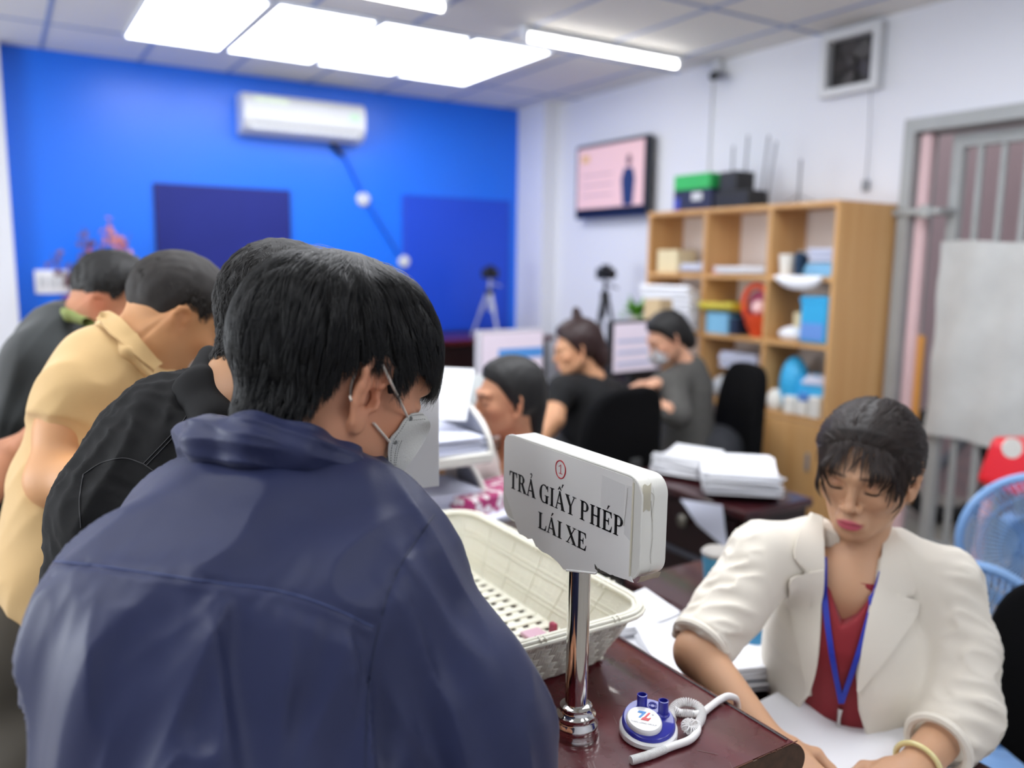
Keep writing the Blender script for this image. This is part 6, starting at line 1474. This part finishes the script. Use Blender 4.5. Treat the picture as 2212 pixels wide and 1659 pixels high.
def marks(kind, cx):
    if kind == 'acute': return [[(cx-.05, 1.08), (cx+.0, 1.08), (cx+.20, 1.30), (cx+.06, 1.30)]]
    if kind == 'hook': return [qd((cx-.02, 1.06), (cx+.05, 1.06), (cx+.06, 1.15), (cx-.0, 1.14))]+[[(x+cx, y) for x, y in q] for q in arc(.02, 1.24, .10, .10, -70, 170, .045, .05, 10)]
    if kind == 'circacute': return [[(cx-.20, 1.06), (cx-.12, 1.06), (cx+.02, 1.2), (cx-.03, 1.26)], [(cx+.16, 1.06), (cx+.08, 1.06), (cx-.06, 1.2), (cx-.01, 1.26)], [(cx+.16, 1.20), (cx+.2, 1.20), (cx+.36, 1.42), (cx+.24, 1.42)]]
    return []
ink = mat('ink_black', '#0c0c0e', .5)
def write(line, x0, y0, h, xs, slant=0, name='letter'):
    """line: list of (character, mark); one mesh for each line"""
    m = MB(); x = x0
    for ch, mk_ in line:
        wch, P_ = glyph(ch); P_ = P_+marks(mk_, .48 if ch == 'A' else .45)
        for q in P_:
            pts = [(x+px_*h*xs+slant*py_*h, y0+py_*h) for px_, py_ in q]
            ar = sum(pts[i][0]*pts[(i+1) % len(pts)][1]-pts[(i+1) % len(pts)][0]*pts[i][1] for i in range(len(pts)))
            if ar < 0: pts = pts[::-1]
            m.prism(pts, .0013, .0019)
        x += (wch+.035)*h*xs
    onsign(m, name, ink, paper_o); return x
L1 = [('T', ''), ('R', ''), ('A', 'hook'), (' ', ''), ('G', ''), ('I', ''), ('A', 'circacute'), ('Y', ''), (' ', ''), ('P', ''), ('H', ''), ('E', 'acute'), ('P', '')]
L2 = [('L', ''), ('A', 'acute'), ('I', ''), (' ', ''), ('X', ''), ('E', '')]
tot = lambda L: sum(glyph(c)[0]+.035 for c, _ in L)
y_l1 = PX(1100, 1067, FX); s_of = lambda q: ymid-q[1]; t_of = lambda q: q[2]-zc
a, b = PX(1102, 1068, FX), PX(1350, 1143, FX); w1 = s_of(b)-s_of(a); h1 = .0245
write(L1, s_of(a), (t_of(a)+t_of(b))/2, h1, w1/(tot(L1)*h1), 0, 'lettering_line')
a2, b2 = PX(1164, 1144, FX), PX(1270, 1186, FX); w2 = s_of(b2)-s_of(a2); h2 = .0225
write(L2, s_of(a2), (t_of(a2)+t_of(b2))/2, h2, w2/(tot(L2)*h2), .0, 'lettering_line')
red_ink = mat('ink_red', '#c3202b', .5); c_ = PX(1213, 1014, FX); cs, ctt = s_of(c_), t_of(c_); m = MB()
for k in range(2): m.tube([(cs+(.0105+.0006*k)*math.cos(a)*(1+.04*math.sin(3*a+k)), ctt+.0118*math.sin(a)*(1+.03*math.sin(2*a+2*k)), .0016) for a in np.linspace(.3*k, .3*k+2*PI, 30)], .0007, 5)
m.tube([(cs-.0035, ctt+.0035, .0016), (cs+.0005, ctt+.0065, .0016), (cs+.0005, ctt-.005, .0016)], .0006, 5); m.tube([(cs-.003, ctt-.0052, .0016), (cs+.004, ctt-.0052, .0016)], .0005, 5)
onsign(m, 'circled_number', red_ink, paper_o)
# tape and wear
m = MB(); m.prism([(wid/2-.07, hei/2-.010), (wid/2-.027, hei/2-.012), (wid/2-.028, hei/2-.058), (wid/2-.071, hei/2-.048)], .0015, .0019); onsign(m, 'tape', mat('tape_face', '#c8c8cc', .3, alpha=.07), paper_o)
m = MB(); m.prism([(wid/2-.026, hei/2-.012), (wid/2-.0145, hei/2-.010), (wid/2-.0145, hei/2-.075), (wid/2-.026, hei/2-.07)], .0015, .0019); onsign(m, 'tape', mat('tape_face', '#c8c8cc', .3, alpha=.07), paper_o)
lip = MB(); lip.tube([(wid/2-.0135, hei/2-.006, .001), (wid/2-.0135, 0, .0015), (wid/2-.0145, -hei/2+.004, .001)], .0012, 6); onsign(lip, 'tape_edge', mat('tape_yellow', '#dcd6c2', .35), sg)
edge = MB()
for nn in (-.0006,): edge.tube([(x, y, nn) for x, y in rrect(wid+.001, hei+.001, .0225, 8)]+[(rrect(wid+.001, hei+.001, .0225, 8)[0][0], rrect(wid+.001, hei+.001, .0225, 8)[0][1], nn)], .0014, 6)
onsign(edge, 'front_rim', plas, sg, smooth=True)
G = [[(wid/2+.0006-.018*max(0, v-.0)*0-(.004 if v > .9 else 0), hei/2-.006-.030*u+.0015*math.sin(9*v+4*u), -.001-.014*v) for v in np.linspace(0, 1, 8)] for u in np.linspace(0, 1, 7)]
onsign(MB().sheet(G, .0004), 'tape', tapem, sg, smooth=True)
G = [[(wid/2-.005+.006*u+.0008*math.sin(7*v), -hei/2-.0006+.009*u*u, -.002-.030*v) for v in np.linspace(0, 1, 8)] for u in np.linspace(0, 1, 6)]
onsign(MB().sheet(G, .0005), 'tape', mat('tape_dirty', '#b8ab97', .4, alpha=.75), sg, smooth=True)
m = MB()
for y_, z_ in ((.02, -.005), (-.03, -.02)): m.tube(spline([(wid/2+.0004, hei/2-.02+y_*.2, -.014), (wid/2+.0006, .02+y_, -.018), (wid/2+.0004, 0+y_, -.016), (wid/2+.0005, -.01+y_, -.017)], 20), .00025, 4)
m.tube(spline([(wid/2-.022, hei/2-.014, .002), (wid/2-.024, hei/2-.04, .002), (wid/2-.027, hei/2-.06, .002)], 12), .00025, 4)
onsign(m, 'crack_line', mat('crack', '#8e8778', .7), sg)

# ---- woven plastic basket
wv = mat('basket_cream', '#e6e3d3', .42, sss=.05); bk = empty('woven_basket', (.66, 1.17, 1.0), 'cream plastic basket with a woven pattern and sloping sides on the counter', 'basket')
bx0, bx1, by0, by1 = .475, .775, .955, 1.43      # foot
tx0, tx1, ty0, ty1, bh = .435, .815, .895, 1.475, .10    # rim
def wallpt(side, u, v, off=0):
    """a point of the sloping wall: u along the side 0..1, v up 0..1, rounded corners"""
    per = rr_at(u+side); b0 = per(bx0, bx1, by0, by1, .035); t0 = per(tx0, tx1, ty0, ty1, .055); p = b0*(1-v)+t0*v; c_ = np.array([(tx0+tx1)/2, (ty0+ty1)/2]); n_ = rr_n(u+side)
    return np.array([p[0]+n_[0]*off, p[1]+n_[1]*off, 1.002+bh*v])
def rr_at(t):
    def f(x0, x1, y0, y1, r):
        k = int(t) % 4; u = t-int(t); cs = [(x0, y0), (x1, y0), (x1, y1), (x0, y1)]; a = np.array(cs[k], float); b = np.array(cs[(k+1) % 4], float); d = (b-a)/np.linalg.norm(b-a); L = np.linalg.norm(b-a); nrm = np.array([d[1], -d[0]])
        pn = np.array([-d[1], d[0]]); q = .5*PI*r/2; Ltot = L-2*r+2*q; s = u*Ltot
        if s < q: ang = (s/q)*PI/4; c = a+d*r+pn*r; return c+r*(nrm*math.cos(PI/4-ang)-d*math.sin(PI/4-ang))
        if s > Ltot-q: ang = (s-(Ltot-q))/q*PI/4; c = b-d*r+pn*r; return c+r*(nrm*math.cos(ang)+d*math.sin(ang))
        return a+d*(r+s-q)
    return f
def rr_n(t):
    e = 1e-3; g_ = rr_at(t+e)(tx0, tx1, ty0, ty1, .055)-rr_at(t-e+1e-9 if t > e else t)(tx0, tx1, ty0, ty1, .055); g_ /= np.linalg.norm(g_)+1e-12; return np.array([g_[1], -g_[0]])
m = MB(); NU = 96
G = [[wallpt(0, 4*i/NU % 4, v, 0) for v in np.linspace(0, 1, 4)] for i in range(NU+1)]
m.sheet(G, .0022); m.build('basket_wall', wv, bk, smooth=True)
# the weave on the outside: alternate panels of three level strands and three upright ones
us = [4*i/96 for i in range(97)]; m = MB()
for i in range(96):
    for j in range(5):
        v0, v1 = .04+j*.18, .04+(j+1)*.18
        if (i+j) % 2:
            for k in range(3):
                v = v0+(v1-v0)*(k+.5)/3; m.tube([wallpt(0, (us[i]+(us[i+1]-us[i])*t) % 4, v, .0016+.0018*math.sin(PI*t)) for t in np.linspace(-.1, 1.1, 5)], .0029, 5)
        else:
            for k in range(3):
                u = us[i]+(us[i+1]-us[i])*(k+.5)/3; m.tube([wallpt(0, u % 4, v0+(v1-v0)*t, .0014+.0014*math.sin(PI*t)) for t in np.linspace(-.1, 1.1, 4)], .0031, 5)
m.build('outer_weave', wv, bk, smooth=True)
m = MB()
for v in (.22, .30, .62, .70): m.tube([wallpt(0, 4*i/NU % 4, v, -.002) for i in range(NU+1)], .0011, 5)
for i in range(0, 96, 4): m.tube([wallpt(0, us[i] % 4, v, -.002) for v in np.linspace(.05, .9, 5)], .0011, 5)
m.build('inner_ribs', wv, bk, smooth=True)
m = MB()
for off, dz in ((-.004, .0), (.0015, .0025), (.007, .0015), (.011, -.003)): m.tube([wallpt(0, 4*i/NU % 4, 1.0, off)+[0, 0, dz] for i in range(NU+1)], .0034, 8)
for i in range(0, 22): 
    u = 4*(i+.5)/22
    if min(u % 1, 1-u % 1) < .13: continue
    for du in (-.012, .012): m.tube([wallpt(0, (u+du) % 4, .96, -.008), wallpt(0, (u+du) % 4, 1.03, -.005), wallpt(0, (u+du) % 4, 1.05, .003), wallpt(0, (u+du) % 4, 1.04, .010), wallpt(0, (u+du) % 4, .96, .012)], .0016, 5)
m.build('rim', wv, bk, smooth=True)
m = MB(); nx, ny = 11, 17
for i in range(nx+1):
    x = bx0+.006+(bx1-bx0-.012)*i/nx; m.box((x-.0075, by0+.004, 1.0025), (x+.0075, by1-.004, 1.0052), b=.001)
for j in range(ny+1):
    y = by0+.006+(by1-by0-.012)*j/ny; m.box((bx0+.004, y-.0075, 1.0045), (bx1-.004, y+.0075, 1.0075), b=.001)
m.build('lattice_floor', wv, bk)
MB().tube([(*rr_at(4*i/NU % 4)(bx0+.01, bx1-.01, by0+.01, by1-.01, .03), 1.0035) for i in range(NU+1)], .0035, 8).build('foot_ring', wv, bk, smooth=True)
MB().box((.70, 1.045, 1.008), (.735, 1.085, 1.014), b=.001).build('id_card', mat('card_pink', '#c7a0b0', .4), label='small pinkish card lying in the near end of the cream basket', cat='card')
MB().box((.742, 1.05, 1.008), (.752, 1.065, 1.030), R=None, b=.002).build('red_clip', mat('clip_red', '#9c3550', .4), label='tiny wine red clip in the cream basket behind the chrome pole', cat='clip')

# ---- pen holder with its coiled cord
ph = empty('pen_holder', (.700, .765, 1.0), 'round blue and white pen stand with two empty sockets and a printed logo', 'pen holder')
hw = mat('holder_white', '#f1f1f1', .3, coat=.3); hb = mat('holder_blue', '#2b2f9c', .28, coat=.3)
hc = np.array([.697, .763, 1.0]); k_ = 1.0
rv = np.array([math.cos(-YAW), math.sin(-YAW), 0]); fv = np.array([-rv[1], rv[0], 0])   # along and across, as it lies on the counter
HR = np.stack([rv, fv, [0, 0, 1.]], 1)
def wed(mb):
    q = (np.array(mb.v)-hc)@HR; q[:, 2] *= 1+1.5*(q[:, 1]/.037+1)/2; mb.v = [tuple(x) for x in q@HR.T+hc]; return mb
wed(MB().lathe([(.036, 0), (.0385, .002), (.0385, .007), (.036, .009)], 56, at=hc, R=HR)).build('white_base', hw, ph, smooth=40)
wed(MB().lathe([(.0345, .008), (.0355, .010), (.0345, .0125), (.0325, .0138), (.001, .0142)], 56, at=hc, R=HR)).build('blue_disc', hb, ph, smooth=40)
tilt = Rx(math.radians(15)); oc = hc+HR@np.array([-.0075, -.0065, .0190]); OR = HR@tilt; OG = OR@Rz(math.radians(-14)); OE = OR@Rz(math.radians(-38))
ov = MB(); prof = [(1.0, 0), (1.0, .006), (.97, .0085), (.90, .0100), (.001, .0104)]; V = []; n = 44
for r_, z_ in prof:
    for k in range(n): t = 2*PI*k/n; V.append((.0245*r_*math.cos(t), .0215*r_*math.sin(t), z_))
Fc = [(i*n+k, i*n+(k+1) % n, (i+1)*n+(k+1) % n, (i+1)*n+k) for i in range(len(prof)-1) for k in range(n)]
ov.add(np.array(V)@OE.T+oc, Fc); ov.build('white_oval', hw, ph, smooth=40)
for dx, dy in ((-.0065, .0185), (.0205, .0085)):
    at = hc+HR@np.array([dx, dy, .0135*(1+1.5*(dy/.037+1)/2)-.001]); sk = MB().lathe([(.0068, 0), (.0068, .0195), (.0056, .0198), (.0055, .006), (.001, .006)], 28, at=at, R=HR, cap=False); s0 = sk.build('pen_socket', hb, ph, smooth=50)
    MB().lathe([(.0098, 0), (.0090, .002), (.0072, .003)], 28, at=at-[0, 0, .0005], R=HR, cap=False).build('socket_collar', hb, s0, smooth=50)
for r_ in (.0055, .0035): MB().tube([hc+HR@np.array([.0085+r_*math.cos(a), .0205+r_*math.sin(a), .0142*(1+1.5*((.0205+r_*math.sin(a))/.037+1)/2)]) for a in np.linspace(0, 2*PI, 25)], .0005, 6).build('moulded_ring', hb, ph, smooth=True)
top = lambda x, y: OR@np.array([x, y, .0103])+oc
def onoval(polys, name, m_):
    mb = MB()
    for q in polys: mb.prism([(x, y) for x, y in q], .0103, .0108, R=OG, at=oc)
    mb.build(name, m_, ph)
c1, c2 = mat('logo_blue', '#2a86d0', .4), mat('logo_red', '#d2202c', .4)
q_ = lambda L, s=.0011, ox=.0006, oy=.0022: [(x*s+ox, y*s+oy) for x, y in L]
onoval([q_([(-9.5, 5.5), (-8.2, 8.5), (.8, 8.5), (-.6, 5.0)]), q_([(-3.6, 5.4), (-.6, 5.4), (-5.0, -2.2), (-7.6, -2.2)])], 'logo_blue', c1)
onoval([q_([(-1.6, -1.2), (1.0, -1.2), (6.0, 8.0), (3.6, 8.0)]), q_([(-4.6, -5.2), (4.6, -5.2), (6.2, -1.0), (-2.4, -1.0)]), q_([(4.6, -5.2), (6.8, -1.0), (7.4, .4), (5.6, .4), (3.8, -3.2)])], 'logo_red', c2)
Vt, Ft = text_mesh('THIEN LONG GROUP', .0036); Vt[:, 0] += .0; m = MB(); m.add((np.c_[Vt[:, 0]*.98, Vt[:, 1]-.0098, np.full(len(Vt), .0106)])@OG.T+oc, Ft); m.build('logo_lettering', ink, ph)
Vt, Ft = text_mesh('R', .0022); m = MB(); m.add((np.c_[Vt[:, 0]+.0103, Vt[:, 1]+.0078, np.full(len(Vt), .0106)])@OG.T+oc, Ft); m.tube([OG@np.array([.0103+.0014*math.cos(a), .0086+.0014*math.sin(a), .0106])+oc for a in np.linspace(0, 2*PI, 17)], .00015, 4); m.build('registered_mark', ink, ph)
# the cord: plain tube ends with a coiled middle
cw = mat('cord_white', '#eceae8', .35, sss=.05)
def C_(x, y, z=1.0035): return PZ(x, y, z)
def coil(pts, R_, r_, pitch, name, parent, twist=0):
    pts = np.array(pts); c = spline(pts, 400); L = np.r_[0, np.cumsum(np.linalg.norm(np.diff(c, axis=0), axis=1))]; turns = L[-1]/pitch; n = int(turns*12); s = np.linspace(0, L[-1], n)
    cc_ = np.stack([np.interp(s, L, c[:, k]) for k in range(3)], 1); T = np.gradient(cc_, axis=0); T /= np.linalg.norm(T, axis=1)[:, None]; a = np.cross(T, [0, 0, 1.]); a /= np.linalg.norm(a, axis=1)[:, None]; b = np.cross(a, T)
    ph_ = 2*PI*s/pitch; q = cc_+R_*(a*np.cos(ph_)[:, None]+b*np.sin(ph_)[:, None]); m = MB(); m.tube(q, r_, 6); return m.build(name, cw, parent, smooth=True)
cord = empty('coiled_cable', (.745, .76, 1.0), 'white coiled plastic cord looped on the counter beside the pen stand', 'cord')
E1 = spline([C_(1363, 1643, 1.0055), C_(1400, 1632, 1.0055), C_(1450, 1613, 1.0055), C_(1490, 1598, 1.0055), C_(1506, 1580, 1.0055), C_(1507, 1566, 1.0055)], 40)
MB().tube(E1, .0050, 16).build('plain_tube', cw, cord, smooth=True)
coil([C_(1363, 1643, 1.0055), C_(1400, 1632, 1.0055), C_(1436, 1618, 1.0055)], .0052, .00085, .0019, 'ribbed_end', cord)
coil([C_(1507, 1566, 1.006), C_(1515, 1550, 1.006), C_(1515, 1535, 1.007), C_(1505, 1524, 1.009), C_(1487, 1517, 1.011), C_(1470, 1518, 1.011), C_(1456, 1528, 1.009), C_(1449, 1541, 1.006), C_(1452, 1556, 1.004)], .0055, .0009, .0030, 'coil', cord)
coil([C_(1507, 1566, 1.006), C_(1498, 1578, 1.007), C_(1484, 1576, 1.010), C_(1480, 1566, 1.012), C_(1490, 1560, 1.012), C_(1502, 1566, 1.012)], .0052, .0009, .0030, 'coil_loop', cord)
coil([C_(1456, 1534, 1.010), C_(1468, 1540, 1.006), C_(1482, 1541, 1.006), C_(1500, 1543, 1.006)], .0050, .0009, .0026, 'coil', cord)
E2 = spline([C_(1496, 1543, 1.006), C_(1515, 1541, 1.0055), C_(1530, 1530, 1.0055), C_(1556, 1511, 1.0055), C_(1572, 1504, 1.007), C_(1586, 1507, 1.002), C_(1592, 1520, .975), C_(1594, 1530, .945)], 40)
MB().tube(E2, .0050, 16).build('plain_tube', cw, cord, smooth=True)

# ---- papers, trays further along the counter
G = []
for i in range(12):
    v = i/11; row = []
    for j in range(8):
        u = j/7; a = P(836+112*u, 1062-235*v-12*u*(1-v)+6*v, 1.33-.05*u); bulge = .02*math.sin(PI*v)*math.sin(PI*u); row.append(a+CM[2]*bulge)
    G.append(row)
MB().sheet(G, .0006).build('held_sheet', mat('sheet_white', '#e6e8ec', .8), smooth=True, label='upright curling white sheet in front of the masked man, its edge beside his nose', cat='paper')
tray_m = mat('tray_grey', '#8f93a0', .5); tray_r = mat('tray_rim', '#e4e2da', .4)
lt = empty('letter_tray', (.90, 1.82, 1.0), 'two tier grey letter tray with pale rounded rims holding paper', 'letter tray')
X1 = .985; X0 = .74
for k, (z0, sh_y) in enumerate(((1.015, 0.02), (1.155, 0.))):
    t = MB().box((X0, 1.66+sh_y, z0), (X1, 1.99+sh_y, z0+.006), b=.002).build('tray_floor', tray_m, lt)
    for x in (X0, X1):
        prof = [(1.99+sh_y, z0), (1.99+sh_y, z0+.125)]+[(1.99+sh_y-.10-.225*math.sin(a), z0+.125*math.cos(a)) for a in np.linspace(0, PI/2, 12)]
        m = MB().prism(prof, -x-.002, -x+.002, R=RYZ); sp_ = m.build('side_panel', tray_m, lt)
        MB().tube([(x, y_, z_) for y_, z_ in prof[1:]], .007, 8).build('rim', tray_r, sp_, smooth=True)
    MB().box((X0, 1.658+sh_y, z0-.012), (X1, 1.672+sh_y, z0+.016), b=.005).build('front_lip', tray_r, lt)
stack('paper_stack', (.865, 1.84, 1.022), .21, .29, .05, 0, 'grey blue paper pile in the lower letter tray', 8, 0, paper2, seed=31)
stack('paper_stack', (.865, 1.82, 1.162), .21, .29, .045, 0, 'grey blue paper pile in the upper letter tray', 8, 0, paper2, seed=32)
G = [[P(925+82*u+18*v*(1), 905-112*v+4*u, 2.02+.06*v) for u in np.linspace(0, 1, 5)] for v in np.linspace(0, 1, 6)]
MB().sheet(G, .003).build('leaning_sheets', paper_m, smooth=True, label='white sheets leaning up out of the upper letter tray', cat='papers')
m = MB()
for i in range(5): m.box((.80+.028*i, 1.80, 1.09), (.816+.028*i, 1.806, 1.135))
m.build('paper_clips', mat('orange_mark', '#c79a70', .5), lt)
dt = empty('form_tray', (.72, 1.62, 1.0), 'shallow dark tray with a pale frame and pink lined cards', 'tray')
MB().box((.60, 1.50, 1.002), (.83, 1.63, 1.03), b=.004).build('tray_body', mat('tray_dark', '#3d3c40', .5), dt)
MB().box((.60, 1.635, 1.002), (.86, 1.655, 1.045), b=.004).build('frame', tray_r, dt); MB().box((.835, 1.50, 1.002), (.855, 1.634, 1.045), b=.004).build('frame', tray_r, dt)
for i in range(8): MB().box((.62+.024*i, 1.525, 1.031), (.632+.024*i, 1.60, 1.037)).build('card', mat('card_mauve', '#a8788a', .5), dt)
mg = mat('magenta_print', '#a82a68', .5); nt = mg.node_tree; vt = nt.nodes.new('ShaderNodeTexVoronoi'); vt.inputs['Scale'].default_value = 42; tcn = nt.nodes.new('ShaderNodeTexCoord'); nt.links.new(tcn.outputs['Object'], vt.inputs['Vector'])
crr = nt.nodes.new('ShaderNodeValToRGB'); crr.color_ramp.elements[0].position = .36; crr.color_ramp.elements[0].color = (.75, .68, .7, 1); crr.color_ramp.elements[1].position = .5; crr.color_ramp.elements[1].color = (*lin('#a82a68'), 1)
nt.links.new(vt.outputs['Distance'], crr.inputs[0]); nt.links.new(crr.outputs[0], nt.nodes['Principled BSDF'].inputs['Base Color'])
q = PZ(1045, 1085, 1.03); MB().box((-.10, -.06, -.029), (.13, .06, .035), R=Rz(.25), at=q, b=.005).build('magenta_box', mg, label='magenta box with a white flower print behind the basket', cat='box')
q = PZ(1060, 1108, 1.01); stack('paper_stack', (q[0]-.05, q[1]-.02, 1.003), .26, .1, .02, .2, 'thin grey white papers between the magenta box and the basket', 4, 0, paper2, seed=35)
# ---- on the woman's desk
for i, (x_, y_, w_, l_, rz_, h_, lab) in enumerate(((1.06, 1.20, .22, .30, .5, .03, 'spread white forms on the desk beside the counter edge'), (1.17, 1.08, .21, .28, 1.2, .045, 'fanned pile of white forms under the forearm of the woman in the blazer'), (1.10, 1.30, .2, .14, -.2, .055, 'raised white forms behind the basket corner'))):
    stack('paper_stack', (x_, y_, .822+.0*i), w_, l_, h_, rz_, lab, 7, .012, seed=40+i)
G = []
for i in range(14):
    u = i/13; row = []
    for j in range(8): v = j/7; q = np.array([1.02+.24*v, .93-.34*u, .826+.030*math.exp(-((u-.05)/.16)**2)*(.4+.6*v)+.022*math.exp(-((u-.55)/.12)**2)*v+.004*math.sin(5*u+3*v)]); row.append(q)
    G.append(row)
MB().sheet(G, .0015).build('open_forms', paper_m, smooth=True, label='white sheets curling up on the desk right before the woman in the blazer', cat='papers')
q = PZ(1628, 1425, .822); lump('milk_pack', (q[0], q[1], .822), (.03, .026), .085, mat('pack_blue', '#3e8fc0', .45), 'blue packet standing on the desk at the elbow of the woman in the blazer', 'packet', 51, .1, res=.006)
lump('green_wrapper', (1.24, 1.18, .822), (.03, .03), .04, mat('pack_green', '#4f8a4a', .5), 'green wrapper beside the fanned forms', 'wrapper', 52, .2, res=.006)
cupc = PZ(1548, 1262, .822); cp_ = empty('blue_cup', (float(cupc[0]), float(cupc[1]), .82), 'light blue cup with a grey lid at the far end of the desk', 'cup')
MB().box((1.322, 1.16, .79), (1.66, 1.56, .82), b=.004).build('desktop_wing', redwood, wd); MB().box((1.60, 1.2, 0), (1.63, 1.53, .79)).build('wing_panel', redwood2, wd)
MB().lathe([(.030, 0), (.040, .075), (.041, .08)], 24, at=(cupc[0], cupc[1], .8205)).build('cup_body', mat('cup_blue', '#5fb4dc', .35), cp_, smooth=40)
MB().lathe([(.042, .0805), (.042, .088), (.036, .094), (.012, .096)], 24, at=(cupc[0], cupc[1], .8205)).build('cup_lid', mat('lid_grey', '#a8a49e', .4), cp_, smooth=40)
